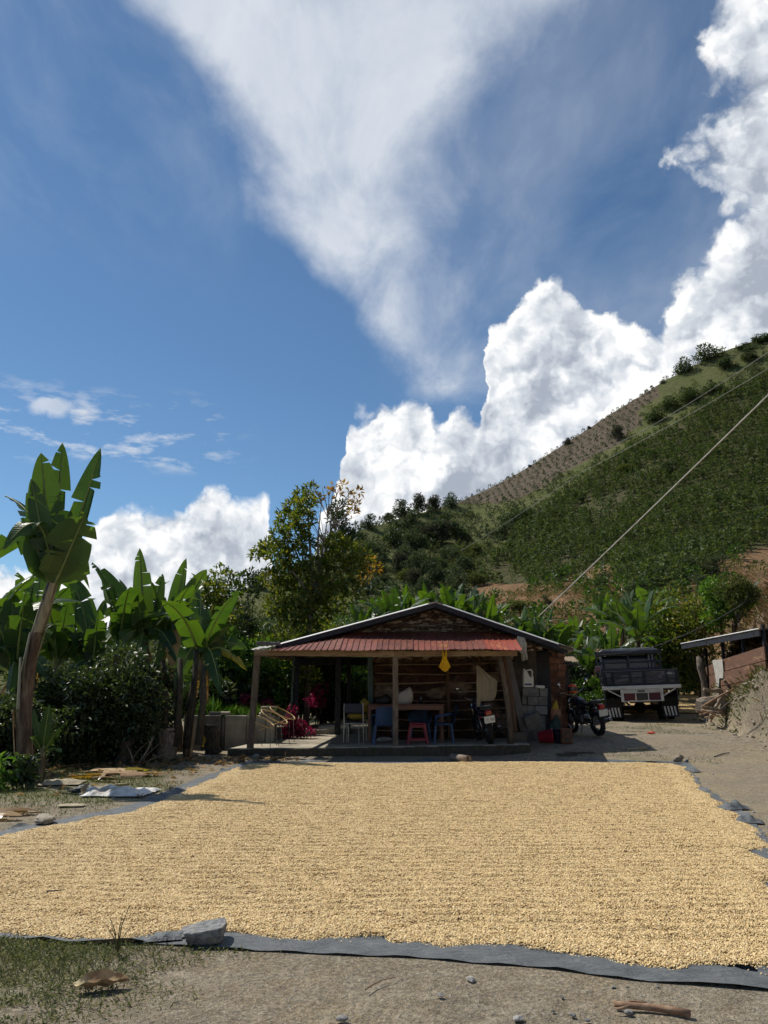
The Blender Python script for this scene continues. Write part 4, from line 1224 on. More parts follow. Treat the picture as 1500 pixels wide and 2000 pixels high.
# bananas behind the house
row = [(712, 30, 1252, 5), (742, 31, 1236, 6), (775, 30, 1232, 6), (806, 31, 1222, 6), (838, 32, 1210, 5), (884, 31, 1214, 7), (918, 32, 1222, 6), (958, 30.5, 1240, 6), (1010, 29.5, 1262, 5), (1052, 29, 1278, 6), (1082, 28.5, 1290, 5)]
wh = ['behind the left half of the roof, leftmost of the row', 'second from the left of the row behind the roof', 'third from the left of the row behind the roof', 'behind the roof, just left of the ridge', 'behind the ridge of the roof', 'just right of the roof ridge', 'second to the right of the roof ridge', 'above the middle of the right roof slope', 'behind the right slope, upright bright leaf', 'behind the right eave, beside the cable end', 'low, behind the right end of the eave']
for i, (px, y, cp, nl) in enumerate(row):
    b = A(px, 1300, y); b.z = gzf(b.x, b.y)
    banana('banana plant ' + wh[i], b, A(px + rnd.uniform(-6, 6), cp, y), [], 100 + i * 7, nrand=nl + 4, sc=rnd.uniform(.72, .98), ndry=1, group='bananas behind the house')
for i, (px, y, cp, nl, s, lab) in enumerate([
    (1246, 31.5, 1250, 9, 1.08, 'large banana plant behind the truck, forked pale stems'), (1196, 30.5, 1296, 7, .85, 'banana plant behind the left side of the truck'),
    (1150, 29.5, 1318, 7, .8, 'banana plant low between the eave and the truck'), (1128, 31, 1290, 6, .75, 'yellowish banana plant just right of the eave'),
    (1298, 34, 1236, 7, .9, 'banana plant touching the citrus bush on its left'), (1215, 35, 1225, 6, .95, 'banana plant behind the large one, half hidden'),
    (1436, 31, 1215, 7, .95, 'banana plant above the shed roof, by the red bank'), (1345, 40.5, 1335, 5, .5, 'small banana plant beside the white post')]):
    b = A(px, 1360, y); b.z = gzf(b.x, b.y)
    c = A(px, cp, y)
    banana(lab, b, c, [], 300 + i * 5, nrand=nl + 1, sc=s, ndry=1, group='bananas behind the truck')
for i, (px, y, cp, s, lab) in enumerate([(1185, 41, 1225, .95, 'far banana plant at the foot of the cut, left of the large one'), (1268, 42, 1205, 1.0, 'far banana plant above the cab of the truck'), (1120, 38, 1262, .8, 'small far banana plant over the eave'), (1160, 37, 1268, .8, 'small far banana plant right of the eave')]):
    b = A(px, 1340, y); b.z = gzf(b.x, b.y); banana(lab, b, A(px, cp, y), [], 450 + i * 5, nrand=9, sc=s, ndry=2, group='bananas behind the truck')
# ------------------------------------------------------------------ shrubs and near trees
def onground(px, y, dz=0.0):
    p = A(px, 1400, y); p.z = gzf(p.x, p.y) + dz; return p
GS = 'shrubs behind the house'
sh = [(432, 23, 2.3, 1.5, 'leaf_green', 'green shrub at the left end of the hedge behind the house'), (478, 24, 2.9, 1.5, 'leaf_bright', 'bright green shrub left of the roof edge'), (470, 27, 3.6, 1.3, 'leaf_green', 'taller green shrub standing behind the bright one'),
      (530, 25, 3.3, 1.5, 'leaf_citrus', 'olive citrus shrub above the left roof corner'), (585, 27, 3.5, 1.6, 'leaf_citrus', 'olive shrub under the tall yellowish tree'), (640, 28, 3.6, 1.6, 'leaf_citrus', 'olive shrub right of the yellowish tree trunk'),
      (690, 29, 3.7, 1.5, 'leaf_green', 'green shrub next to the first banana of the row'), (735, 31, 4.2, 1.5, 'leaf_green', 'dark green shrub among the bananas behind the roof'), (398, 21.5, 1.5, 1.0, 'leaf_dark', 'dark shrub between the banana clump and the wall'),
      (560, 31, 4.4, 1.9, 'leaf_dark', 'dark shrub deep behind the yellowish tree'), (640, 33, 4.6, 1.9, 'leaf_dark', 'dark shrub deep behind the roof'), (450, 30, 3.8, 1.8, 'leaf_dark', 'dark shrub deep behind the left of the hedge')]
for i, (px, y, h, r, lf, lab) in enumerate(sh):
    tree('shrub', lab, 'shrub', onground(px, y), h, r, .3, lf, 5200, .15, 500 + i, nl=15, trunk_r=.05, group=GS, stems=3)
# dark planting seen through the open room
for i, (px, y, h, r) in enumerate([(520, 25.5, 2.4, 1.1), (570, 26.5, 2.5, 1.2), (628, 27, 2.5, 1.2), (690, 26.8, 2.4, 1.1), (470, 22.5, 1.3, .7)]):
    tree('garden_shrub', ['dark glossy shrub behind the wire chairs', 'dark glossy shrub behind the magenta plant', 'dark shrub left of the rear post', 'silvery-leaved shrub seen through the doorway gap', 'low dark shrub behind the block wall'][i], 'shrub', onground(px, y), h, r, .1,
         'leaf_green' if i == 3 else 'leaf_dark', 4200, .15 if i != 3 else .2, 560 + i, nl=12, trunk_r=.03, group='shrubs behind the open room', stems=3, wid=.42 if i != 3 else .22)
# coffee bushes left
for i, (px, y, h, r, n) in enumerate([(165, 15.7, 1.75, 1.0, 7500), (238, 16.2, 2.15, 1.05, 8500), (292, 16.9, 1.9, .8, 6500), (112, 16.2, 1.8, .9, 5500), (20, 14.3, 1.15, .9, 5000), (-40, 13.5, 1.3, .9, 4000), (215, 17.5, 2.1, 1.0, 4000)]):
    tree('coffee_bush', ['dense dark coffee bush right of the tall banana stem', 'largest dark coffee bush, its crown level with the banana crowns', 'dark coffee bush left of the banana stems', 'coffee bush half hidden behind the tall stem', 'low dark coffee bush at the foot of the tall banana', 'dark coffee bush at the left edge', 'coffee bush deep behind the others'][i], 'coffee bush',
         onground(px, y), h, r, .12, 'leaf_coffee', n, .115, 600 + i, nl=16, trunk_r=.022, group='coffee bushes', stems=5, up=-.05)
tree('coffee_seedling', 'small glossy coffee plant with large drooping leaves at the near left', 'coffee plant', onground(62, 12.2), .50, .24, .05, 'leaf_coffee', 260, .13, 640, nl=7, trunk_r=.008, up=-.6)
tree('leafy_weed', 'bright green leafy weed at the left edge beside the coffee plant', 'weed', onground(14, 12.0), .42, .28, .02, 'leaf_bright', 170, .13, 641, nl=6, trunk_r=.006)
# magenta plants
for i, (px, y, h, r, z0, n) in enumerate([(570, 20.8, .98, .42, .12, 1500), (590, 20.6, .55, .45, .1, 900), (622, 23.0, 1.45, .42, .75, 700), (520, 21.4, 1.05, .35, .75, 350), (478, 21.6, 1.25, .25, .9, 160)]):
    if i == 1: continue
    tree('magenta_plant', ['tall magenta-leaved plant beside the wire chairs', '', 'magenta plant in the shade behind, near the rear post', 'magenta plant behind the stacked slabs', 'few magenta leaves behind the onion bed'][i], 'plant', onground(px, y), h, r, z0, 'leaf_magenta', n, .075, 650 + i, nl=9, trunk_r=.012, group='magenta-leaved plants', stems=3, up=.5,
         lobes=[((0, 0, .75), (.14, .14, .26)), ((-.12, 0, .5), (.2, .2, .2)), ((.1, 0, .45), (.24, .2, .2)), ((.35, 0, .30), (.26, .2, .14)), ((-.1, 0, .25), (.2, .2, .15)), ((.1, -.1, .15), (.3, .2, .14))] if i == 0 else None)
# behind the truck
tree('citrus_tree', 'bushy citrus tree with pale speckled leaves above the log beam', 'citrus tree', onground(1372, 32.5), 4.5, 2.0, .5, 'leaf_citrus', 7000, .16, 660, nl=18, trunk_r=.09, group='trees behind the truck')
tree('citrus_tree', 'lower green bush under the citrus tree, left of the shed roof', 'citrus tree', onground(1318, 33), 3.6, 1.6, .2, 'leaf_green', 5000, .16, 661, nl=14, trunk_r=.06, group='trees behind the truck')
tree('citrus_tree', 'bright yellow-green bush against the red bank, above the shed', 'citrus tree', onground(1428, 30.5), 3.3, 1.1, 1.0, 'leaf_bright', 3000, .15, 662, nl=10, trunk_r=.05, group='trees behind the truck')
tree('shrub', 'green shrub behind the second motorcycle', 'shrub', onground(1160, 26.5), 1.35, .9, .1, 'leaf_green', 4200, .12, 663, nl=12, trunk_r=.03, group='shrubs by the truck', stems=3)
tree('shrub', 'dark green shrub under the right end of the eave', 'shrub', onground(1125, 27.5), 2.0, .8, .1, 'leaf_dark', 3500, .12, 664, nl=12, trunk_r=.03, group='shrubs by the truck', stems=3)
tree('shrub', 'low green shrub left of the truck wheel', 'shrub', onground(1098, 25.5), 1.0, .6, .1, 'leaf_green', 2500, .11, 665, nl=9, trunk_r=.03, group='shrubs by the truck', stems=3)
tree('shrub', 'dark shrub filling the gap behind the cab', 'shrub', onground(1262, 36), 3.6, 1.7, .1, 'leaf_dark', 4500, .17, 666, nl=12, trunk_r=.03, group='shrubs by the truck', stems=3)
tree('shrub', 'brownish shrub under the log beam', 'shrub', onground(1330, 37), 1.9, 1.4, .1, 'leaf_scrub', 3500, .14, 667, nl=12, trunk_r=.03, group='shrubs by the truck', stems=3)
tree('shrub', 'sparse yellow shrub on the bank behind the shed', 'shrub', onground(1462, 27.5), 2.2, 1.1, .1, 'leaf_scrub', 2500, .12, 668, nl=9, trunk_r=.03, group='shrubs by the truck', stems=3)

# the tall yellowish tree with bare upper branches
def yellow_tree():
    Y = 25.0; base = onground(598, Y); t = empty('loquat_tree', base, 0, 'tall yellowish-green tree with bare upper branches behind the left of the roof', 'tree')
    q = lambda px, py, dy=0: A(px, py, Y + dy) - base
    lob = []
    for px, py, rp in [(588, 968, 16), (606, 955, 12), (575, 992, 22), (598, 985, 20), (560, 1015, 22), (590, 1015, 24), (548, 1045, 20), (575, 1045, 26), (528, 1070, 20), (512, 1072, 14), (545, 1085, 24), (575, 1090, 26), (600, 1060, 18),
                       (560, 1120, 26), (530, 1130, 22), (590, 1130, 26), (620, 1110, 24), (640, 1075, 22), (660, 1060, 20), (680, 1075, 22), (655, 1095, 24), (690, 1105, 22), (710, 1085, 16), (625, 1150, 26), (560, 1160, 26), (600, 1175, 26), (650, 1140, 22), (500, 1085, 10), (570, 1200, 26), (620, 1195, 26), (540, 1185, 22), (655, 1180, 24), (600, 1225, 24), (690, 1150, 20)]:
        r = rp / FPX * Y * 1.02; dy = rnd.uniform(-.8, .8); lob.append((tuple(q(px, py, dy)), (r, r * 1.2, r * .85)))
    link('crown', crown_mesh('crown', 700, lob, 7600, .19, 'leaf_citrus', wid=.36), t)
    yl = []
    for px, py, rp in [(660, 965, 9), (685, 970, 8), (695, 985, 10), (700, 960, 7), (655, 950, 6), (672, 948, 6), (640, 960, 7), (622, 975, 8), (690, 1000, 7)]:
        r = rp / FPX * Y; yl.append((tuple(q(px, py, .3)), (r, r, r)))
    link('crown', crown_mesh('sparse_leaves', 701, yl, 170, .2, 'leaf_orange', wid=.36), t)
    ol = [(tuple(q(px, py, .4)), (rp / FPX * Y,) * 3) for px, py, rp in [(725, 1100, 16), (735, 1115, 12), (712, 1125, 12), (700, 1140, 10)]]
    link('crown', crown_mesh('orange_leaves', 702, ol, 110, .16, 'leaf_orange', wid=.36), t)
    R = random.Random(5); m = MB()
    k = q(622, 1120)
    m.tube([(0, 0, -.1), q(602, 1230), q(612, 1170), k], [.11, .09, .08, .07], 8, jit=.06)
    limbs(m, k, [q(640, 1010), q(655, 1000, .3), q(628, 985, -.2)], .055, R, .05, 8)
    limbs(m, q(612, 1170), [q(560, 1040), q(600, 960, .2), q(540, 1080, -.3), q(680, 1060, .3), q(705, 1090)], .07, R, .10, 8)
    for a, bs in [((640, 1010), [(628, 950), (640, 958), (652, 945)]), ((655, 1000), [(670, 945), (690, 955), (700, 965), (680, 985)]), ((628, 985), [(612, 950), (620, 958), (606, 965)]), ((650, 1030), [(690, 1000), (705, 985), (676, 1010)]), ((632, 1060), [(600, 1000), (612, 990)]), ((645, 1040), [(660, 975), (648, 968)])]:
        limbs(m, q(*a), [q(*b_, R.uniform(-.4, .6)) for b_ in bs], .022, R, .08, 6, 5)
        limbs(m, q(*a), [q(b_[0] + R.uniform(-14, 14), b_[1] + R.uniform(-8, 14), R.uniform(-.4, .6)) for b_ in bs], .014, R, .1, 5, 4)
    m.build('trunk', MAT['bark_pale'], t)
yellow_tree()
for i, (px, py, y, h) in enumerate([(398, 1150, 23, 0), (425, 1130, 24, 0), (478, 1140, 26, 0)]):
    b = onground(px, y); top = A(px, py - 30, y)
    tree('slender_tree', ['slender small-leaved tree above the banana clump', 'slender tree with an airy crown, right of the banana clump', 'thin tree sprig against the cloud, left of the yellowish tree'][i], 'tree', b, top.z - b.z, .75, (top.z - b.z) * .5, 'leaf_citrus' if i < 2 else 'leaf_dark', 900, .17, 720 + i, nl=9, trunk_r=.035, group='slender trees')

# ------------------------------------------------------------------ plants on the mountain
def hill_at(px, py):
    """where the line of sight through the photograph's point meets the mountain"""
    r = ray(px, py); az = atan2(r.x, r.y); te = r.z / sqrt(r.x ** 2 + r.y ** 2)
    rs = np.linspace(44, 275, 900); z = hill_z(np.full(900, az), rs)
    k = np.argmax(z - (EYE + rs * te) > 0)
    if k == 0: k = int(np.argmin(np.abs(z - (EYE + rs * te))))
    R_ = rs[k]; return Vector((R_ * sin(az), R_ * cos(az), float(z[k])))
def hill_cands(step_r, step_t, rlo, rhi, azlo, azhi, seed, jit=.3):
    R = np.random.default_rng(seed); P = []
    r = rlo
    while r < rhi:
        n = int((azhi - azlo) * r / step_t)
        az = azlo + (np.arange(n) + .5 * R.random()) * (azhi - azlo) / n + R.uniform(-jit, jit, n) * step_t / r
        rr = r + R.uniform(-jit, jit, n) * step_r
        P.append(np.stack([az, rr], -1)); r += step_r
    P = np.concatenate(P); z = hill_z(P[:, 0], P[:, 1])
    return P[:, 1] * np.sin(P[:, 0]), P[:, 1] * np.cos(P[:, 0]), z
def shrub_src(name, n, h, r, leaf, size, seed, wid=.5, up=.3):
    R = np.random.default_rng(seed)
    u = R.random(n) ** .8; a = R.random(n) * 6.28; q = r * (1 - u * .75) * (.35 + .65 * R.random(n))
    P = np.stack([np.cos(a) * q, np.sin(a) * q, u * h], -1)
    T = np.stack([np.cos(a), np.sin(a), up + R.normal(size=n) * .5], -1) + R.normal(size=(n, 3)) * .35
    return bpy.data.objects.new(name, leaf_mesh(name, P, T, size, MAT[leaf], wid=wid, seed=seed))
NOQ = np.zeros((0, 3)); NOF = np.zeros((0, 4), np.int32)
def scatter(name, label, cat, x, y, z, scl, variants, seed):
    R = np.random.default_rng(seed); n = len(x)
    rot = np.zeros((n, 3)); rot[:, 2] = R.random(n) * 6.28; rot[:, 0] = R.normal(size=n) * .08
    o = instance_object(name, NOQ, NOF, np.stack([x, y, z], -1), R.integers(0, len(variants), n), rot, scl * (1 + .25 * R.normal(size=n)).clip(.5, 1.6), variants, [])
    tag(o, label, cat, None, 'stuff')
    return o
x, y, z = hill_cands(2.5, 1.3, 52, 250, 0.03, .62, 61, .14)
px, py = pix_of(x, y, z)
wob = (vnoise(x, y, .2, 3, 31) - .5) * 24
k = zone_plant(px, py + wob * .5) & (y > 30)
gap = vnoise(x, y, .06, 3, 77)
k &= ~((gap < .30) & (np.random.default_rng(3).random(len(x)) < .6))
scatter('coffee_rows', 'dense dark green rows of coffee bushes covering the mountainside', 'coffee plants', x[k], y[k], z[k] - .15, np.full(k.sum(), 1.0), [shrub_src('row_bush', 95, 2.0, .8, 'leaf_plantation', .42, 800 + i) for i in range(4)] + [shrub_src('row_tall', 80, 3.0, .7, 'leaf_plantation', .45, 810)], 62)
x, y, z = hill_cands(3.6, 1.9, 60, 262, 0.05, .45, 63, .16)
px, py = pix_of(x, y, z); wob = (vnoise(x, y, .2, 3, 31) - .5) * 24
k = zone_bare(px, py + wob * .4 - 2) & (y > 30)
scatter('young_coffee', 'small dark coffee bushes dotted in lines on the bare upper plot', 'young coffee bushes', x[k], y[k], z[k] - .1, np.full(k.sum(), 1.0), [shrub_src('dot_bush', 40, 1.0, .55, 'leaf_dark', .34, 820 + i) for i in range(3)], 64)
# rough scrub
x, y, z = hill_cands(2.6, 2.4, 46, 262, -.45, .62, 65, .5)
px, py = pix_of(x, y, z); wob = (vnoise(x, y, .2, 3, 31) - .5) * 24
k = (~zone_plant(px, py + wob * .5)) & (~zone_bare(px, py + wob * .4)) & (~zone_cut(px + wob, py + wob)) & (y > 30) & (vnoise(x, y, .09, 3, 66) > .36)
scatter('hill_scrub', 'rough green scrub and tall grass on the slopes between the plots', 'scrub', x[k], y[k], z[k] - .1, .75 + .6 * vnoise(x[k], y[k], .1, 2, 67), [shrub_src('scrub_tuft', 70, 1.1, 1.1, 'leaf_scrub', .34, 830 + i, .3, .9) for i in range(3)] + [shrub_src('scrub_bush', 90, 1.8, 1.2, 'leaf_far', .4, 836 + i) for i in range(2)], 68)
x, y, z = hill_cands(1.5, 1.3, 46, 110, 0.08, .62, 69, .5)
px, py = pix_of(x, y, z); wob = (vnoise(x, y, .2, 3, 31) - .5) * 24
k = zone_cut(px + wob, py + wob) & (vnoise(x, y, .35, 3, 70) > .40)
scatter('dry_grass', 'dry straw-coloured grass on the red cut slope', 'dry grass', x[k], y[k], z[k] - .1, .5 + .6 * vnoise(x[k], y[k], .3, 2, 71), [shrub_src('straw_tuft', 46, .8, .7, 'leaf_straw', .32, 840 + i, .16, 1.0) for i in range(2)] + [shrub_src('green_tuft', 50, .9, .6, 'leaf_scrub', .3, 845, .3, .8)], 72)

x, y, z = hill_cands(2.6, 2.4, 46, 120, 0.06, .62, 75, .5)
px, py = pix_of(x, y, z); wob = (vnoise(x, y, .2, 3, 31) - .5) * 24
k = zone_cut(px + wob, py + wob) & (vnoise(x, y, .12, 3, 76) > .47)
scatter('cut_scrub', 'clumps of green scrub breaking up the red cut slope', 'scrub', x[k], y[k], z[k] - .1, .8 + .6 * vnoise(x[k], y[k], .2, 2, 77), [shrub_src('cut_bush', 110, 1.5, 1.1, 'leaf_green', .34, 850 + i) for i in range(2)] + [shrub_src('cut_tuft', 90, 1.1, 1.1, 'leaf_scrub', .32, 854, .3, .8)], 78)

# single trees on the mountain
FAR_SRC = []
for i, (lf, h, r, z0) in enumerate([('leaf_far', 7, 3.0, 1.2), ('leaf_far', 7, 2.4, 2.0), ('leaf_far_grey', 6.5, 2.8, 1.6), ('leaf_dark', 6, 3.2, .6), ('leaf_scrub', 6, 3.4, .4)]):
    R = np.random.default_rng(900 + i); rr = random.Random(i)
    lb = rand_lobes(R, 13, h, r, z0)
    cm = crown_mesh('crown', 900 + i, lb, 1500, .5, lf, wid=.5)
    m = MB(); m.tube([(0, 0, -.6), (.1, 0, z0 + .3), (.05, .1, h * .6)], [.28, .2, .12], 7); limbs(m, (.1, 0, z0 + .2), [l[0] for l in lb[:6]], .12, rr)
    FAR_SRC.append((cm, m.mesh('trunk', MAT['bark_pale'])))
def hilltree(px, py, k, hpx, label, group, wide=1.0, sink=0.0):
    if 'skyline' in group and hpx > 18: hpx *= 1.3
    """crown foot at py on the slope, hpx tall in the photograph"""
    p = hill_at(px, py); d = sqrt(p.x ** 2 + p.y ** 2); s = hpx / FPX * d / 6.6
    t = empty('hill_tree', (p.x, p.y, p.z - .2 - sink - s * (1.5 if 'skyline' in group else .6)), rnd.uniform(0, 6.28), label, 'tree', group)
    t.scale = (s * wide, s * wide, s)
    cm, tm = FAR_SRC[k]
    link('crown', cm, t); link('trunk', tm, t)
sky_trees = [(785, 1008, 0, 34, 1.1, 'dark round tree on the skyline, leftmost of the four above the roof'), (817, 1003, 2, 38, 1.0, 'grey-leaved tree on the skyline, second of the four above the roof'), (848, 1000, 2, 34, 1.0, 'grey-brown tree on the skyline, third of the four above the roof'), (880, 990, 3, 32, 1.0, 'darkest round tree at the foot of the bare plot, fourth of the four'),
    (662, 1062, 0, 78, .95, 'broad dark tree behind the bare branches of the yellowish tree'), (722, 1032, 0, 28, 1.1, 'small dark tree on the skyline left of the four'), (760, 1020, 1, 20, 1.2, 'low tree on the skyline between two darker ones'),
    (505, 1150, 0, 36, 1.1, 'lone tree on the low left ridge by the yellowish tree'), (1337, 727, 3, 32, 1.1, 'round tree on the upper skyline at the right'), (1386, 702, 3, 32, 1.6, 'wide dark tree on the upper skyline, highest of the pair'), (1294, 749, 3, 12, 1.2, 'tiny tree on the upper skyline left of the round one'),
    (1108, 868, 2, 17, 1.3, 'small tree standing on the skyline of the bare plot'), (1150, 838, 2, 8, 1.5, 'tiny bush on the skyline of the bare plot'), (1035, 912, 2, 7, 1.6, 'speck of a bush on the skyline low on the bare plot'), (1490, 668, 3, 20, 1.6, 'dark bush on the skyline at the right edge'), (1455, 682, 0, 16, 1.8, 'low bush on the skyline near the right edge')]
for px, py, k, h, wd, lab in sky_trees: hilltree(px, py, k, h, lab, 'trees on the skyline', wd)
slope = []
R_ = random.Random(12)
for i in range(46):
    px = R_.uniform(690, 915); py = R_.uniform(1035, 1185)
    if px > 880 and py < 1010: continue
    slope.append((px, py, R_.choice([0, 0, 1, 2, 3, 0, 4]), R_.uniform(30, 54)))
for i in range(9): slope.append((R_.uniform(882, 950), R_.uniform(1075, 1150), 4, R_.uniform(36, 54)))
ORD = ['first', 'second', 'third', 'fourth', 'fifth', 'sixth', 'seventh', 'eighth', 'ninth', 'tenth', 'eleventh', 'twelfth', 'thirteenth', 'fourteenth', 'fifteenth', 'sixteenth', 'seventeenth', 'eighteenth', 'nineteenth', 'twentieth']
for lo_, hi_, row_ in [(0, 1066, 'top row'), (1066, 1096, 'upper row'), (1096, 1126, 'middle row'), (1126, 1156, 'lower row'), (1156, 2000, 'bottom row')]:
    for i, (px, py, k, h) in enumerate(sorted(q for q in slope if lo_ <= q[1] < hi_)):
        hilltree(px, py, k, h, ['dark green tree', 'slim dark tree', 'grey-green tree', 'round dark tree', 'pale green tree'][k] + ', ' + ORD[i] + ' from left in ' + row_ + ' of the wooded gully', 'trees in the wooded gully', 1.15)
for px, py, k, h, wd, lab in [(1000, 1030, 3, 44, 1.3, 'dark tree cluster at the lower left edge of the coffee rows'), (1032, 1018, 3, 40, 1.2, 'dark tree at the right of that lower cluster'), (985, 1052, 0, 34, 1.3, 'dark tree at the foot of the lower cluster'),
    (1205, 862, 2, 34, 1.1, 'brown half-bare tree at the edge of the bare plot'), (1280, 825, 3, 34, 1.5, 'dark tree clump above the upper edge of the coffee rows'), (1310, 800, 3, 30, 1.7, 'bright-topped clump next to it, higher up the slope'), (1350, 785, 3, 30, 1.9, 'dark clump near the two thin wires'), (1395, 768, 3, 26, 1.8, 'upper dark clump near the right of the slope'),
    (1420, 720, 0, 26, 1.6, 'rough bush under the upper skyline'), (1465, 705, 0, 30, 1.6, 'rough bush near the right edge under the skyline'), (1220, 925, 4, 26, 1.6, 'pale clump inside the coffee rows'), (1305, 930, 0, 30, 1.8, 'dull green clump inside the coffee rows'),
    (1250, 1178, 0, 46, 1.5, 'dense dark bush at the foot of the rows, over the large banana'), (1315, 1172, 4, 44, 1.5, 'olive bush between the rows and the citrus tree'), (1400, 1130, 0, 46, 1.3, 'green tree at the foot of the rows near the right edge'), (1210, 1215, 4, 34, 1.8, 'pale scrub bush low on the cut above the truck'), (1130, 1235, 4, 28, 2.0, 'low straw-green bush on the cut above the eave'), (975, 1215, 0, 30, 2.0, 'low dark bush on the cut beside the roof slope'), (1375, 1165, 0, 44, 1.3, 'dark tree directly above the citrus tree'), (1010, 1195, 4, 36, 1.9, 'round grey-green bush on the red cut above the roof'), (940, 1185, 4, 34, 1.6, 'pale bush where the cut slope meets the gully'), (1066, 1180, 0, 20, 1.4, 'small dark bush on the cut slope'), (1290, 1150, 0, 44, 1.2, 'green tree at the foot of the coffee rows, above the banana'), (1345, 1135, 0, 48, 1.2, 'green tree at the foot of the rows, above the citrus'), (1180, 1150, 0, 34, 1.2, 'green bush at the foot of the rows above the truck')]:
    hilltree(px, py, k, h, lab, 'clumps on the mountainside', wd)
# ------------------------------------------------------------------ the house
def f_gable(g, o):
    v = g.vmath('MULTIPLY', gp(g), (1, 1, 2.2)); z = g.sep(gp(g))[2]
    n = g.noise(v, 9, 6, .65)
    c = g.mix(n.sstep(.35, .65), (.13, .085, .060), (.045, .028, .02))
    p = g.noise(v, 6.5, 5, .6).sstep(.50, .56) * (z.sstep(3.25, 2.95) * z.sstep(2.6, 2.7)).max(z.sstep(2.1, 2.25) * .8)
    c = g.mix(p, c, g.mix(n, (.66, .58, .48), (.36, .30, .24)))
    return pbsdf(g, c, .95, bump=n, bstr=1.0, bdist=.03, spec=.1)
mat('gable_mud', f_gable)
ST = .15                                  # top of the porch slab at its left end
def STX(x): return ST + .0135 * (x + 3.4)    # the slab climbs a little to the right
def crv(p, q, amp, n=7, ax=(0, 0, 1)):
    p = Vector(p); q = Vector(q); a = Vector(ax)
    return [p.lerp(q, i / (n - 1)) + a * amp * sin(pi * i / (n - 1)) for i in range(n)]
def build_house():
    H = empty('farmhouse', (0, 20, 0), 0, 'low mud-and-board farmhouse with a rusty red porch roof and open side room', 'house')
    O = Vector((0, 20, 0))
    def W(p): return Vector(p) - O
    # ---- concrete floor of porch and open room
    def slab(name, poly, z0, z1, mt):
        m = MB(); m.prism([(x, y - 20) for x, y in poly], z0, z1, 'Z'); 
        for v in m.v: v.z += .0135 * (v.x + 3.4)
        return m.build(name, MAT[mt], H, bevel=.012)
    slab('porch_floor', [(-3.46, 17.72), (-1.6, 17.66), (.6, 17.70), (3.25, 17.80), (3.3, 18.6), (3.3, 20.1), (-.35, 20.1), (-.4, 23.6), (-2.2, 23.6), (-2.5, 22.0), (-3.2, 19.4)], -.15, ST, 'concrete_slab')
    slab('rear_floor', [(-2.05, 22.6), (-.42, 22.6), (-.42, 27.0), (-2.05, 27.0)], ST + .004, ST + .12, 'concrete_slab')
    m = MB(); R0 = random.Random(2)
    for k in range(26):
        x = -3.44 + k * .257; y = np.interp(x, [-3.46, -1.6, .6, 3.25], [17.72, 17.66, 17.70, 17.80]); hh = STX(x) + .04
        m.box(W((x + .13, y - .012, hh / 2 - .035)), (.262, .035 + R0.uniform(0, .02), hh - .03 + R0.uniform(-.02, .01)), jit=.006)
    m.build('slab_edge', MAT['stump'], H, bevel=.008)
    # ---- front wall of mud between laths
    x0, x1, yw = -.28, 3.32, 19.9
    def bumpwall(name, x0, x1, y, z0, z1f, seed, mt='mud_wall', th=.16, amp=.035, step=.07):
        xs = np.arange(x0, x1 + step * .5, step); m = MB(); rows = []
        nz = 34
        for k in range(nz + 1):
            row = []
            for x in xs:
                zt = z1f(x); z = z0 + (zt - z0) * k / nz
                d = float(vnoise(np.array(x * 1.0), np.array(z), 3.0, 4, seed)) - .5 + .4 * (float(vnoise(np.array(x), np.array(z), 11, 2, seed + 3)) - .5)
                row.append(W((x, y - d * amp * 2, z)))
            rows.append(row)
        m.grid(rows[::-1], smooth=False)
        back = [[W((x, y + th, z0)) for x in xs], [W((x, y + th, z1f(x))) for x in xs]]
        m.grid(back)
        return m.build(name, MAT[mt], H)
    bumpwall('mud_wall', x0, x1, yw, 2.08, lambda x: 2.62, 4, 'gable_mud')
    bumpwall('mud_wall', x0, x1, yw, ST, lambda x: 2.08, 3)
    for i, zz in enumerate([.42, .66, .90, 1.13, 1.36, 1.58, 1.80, 2.02, 2.22]):
        j = .02 * sin(i * 2.3)
        for a, b in ((x0 + .05, 1.55), (1.57, x1 - .02)):
            m = MB(); m.tube([W(p) for p in crv((a, yw - .055, zz + j), (b, yw - .06, zz - j + .05 * (a > 1)), .02 * sin(i), 7)], [.024] * 7, 6, flat=.8)
            m.build('lath', MAT['lath'], H)
    for x in (1.62, 2.42):
        piece('wall_stud', MAT['wood_brown'], H, 'bar', W((x, yw - .09, ST)), W((x - .02, yw - .09, 2.5)), .07, .05)
    # base of the wall in the dark, doorway post in old teal paint
    piece('door_post', MAT['teal_paint'], H, 'bar', W((-.33, 19.72, ST)), W((-.35, 19.72, 2.42)), .13, .12, bevel=.008)
    # ---- gable above the porch roof: stacked crooked boards with mud between them
    RX, RZ, ry = 1.24, 3.47, 18.66          # ridge
    LX, LZ = -2.86, 2.37; EX, EZ = 4.52, 2.36
    def roofz(x): return RZ + (LZ - RZ) * (RX - x) / (RX - LX) if x < RX else RZ + (EZ - RZ) * (x - RX) / (EX - RX)
    bumpwall('gable_wall', -1.7, 3.9, 19.25, 2.35, lambda x: roofz(x) - .07, 9, 'gable_mud', .1, .09, .05)
    R = random.Random(4)
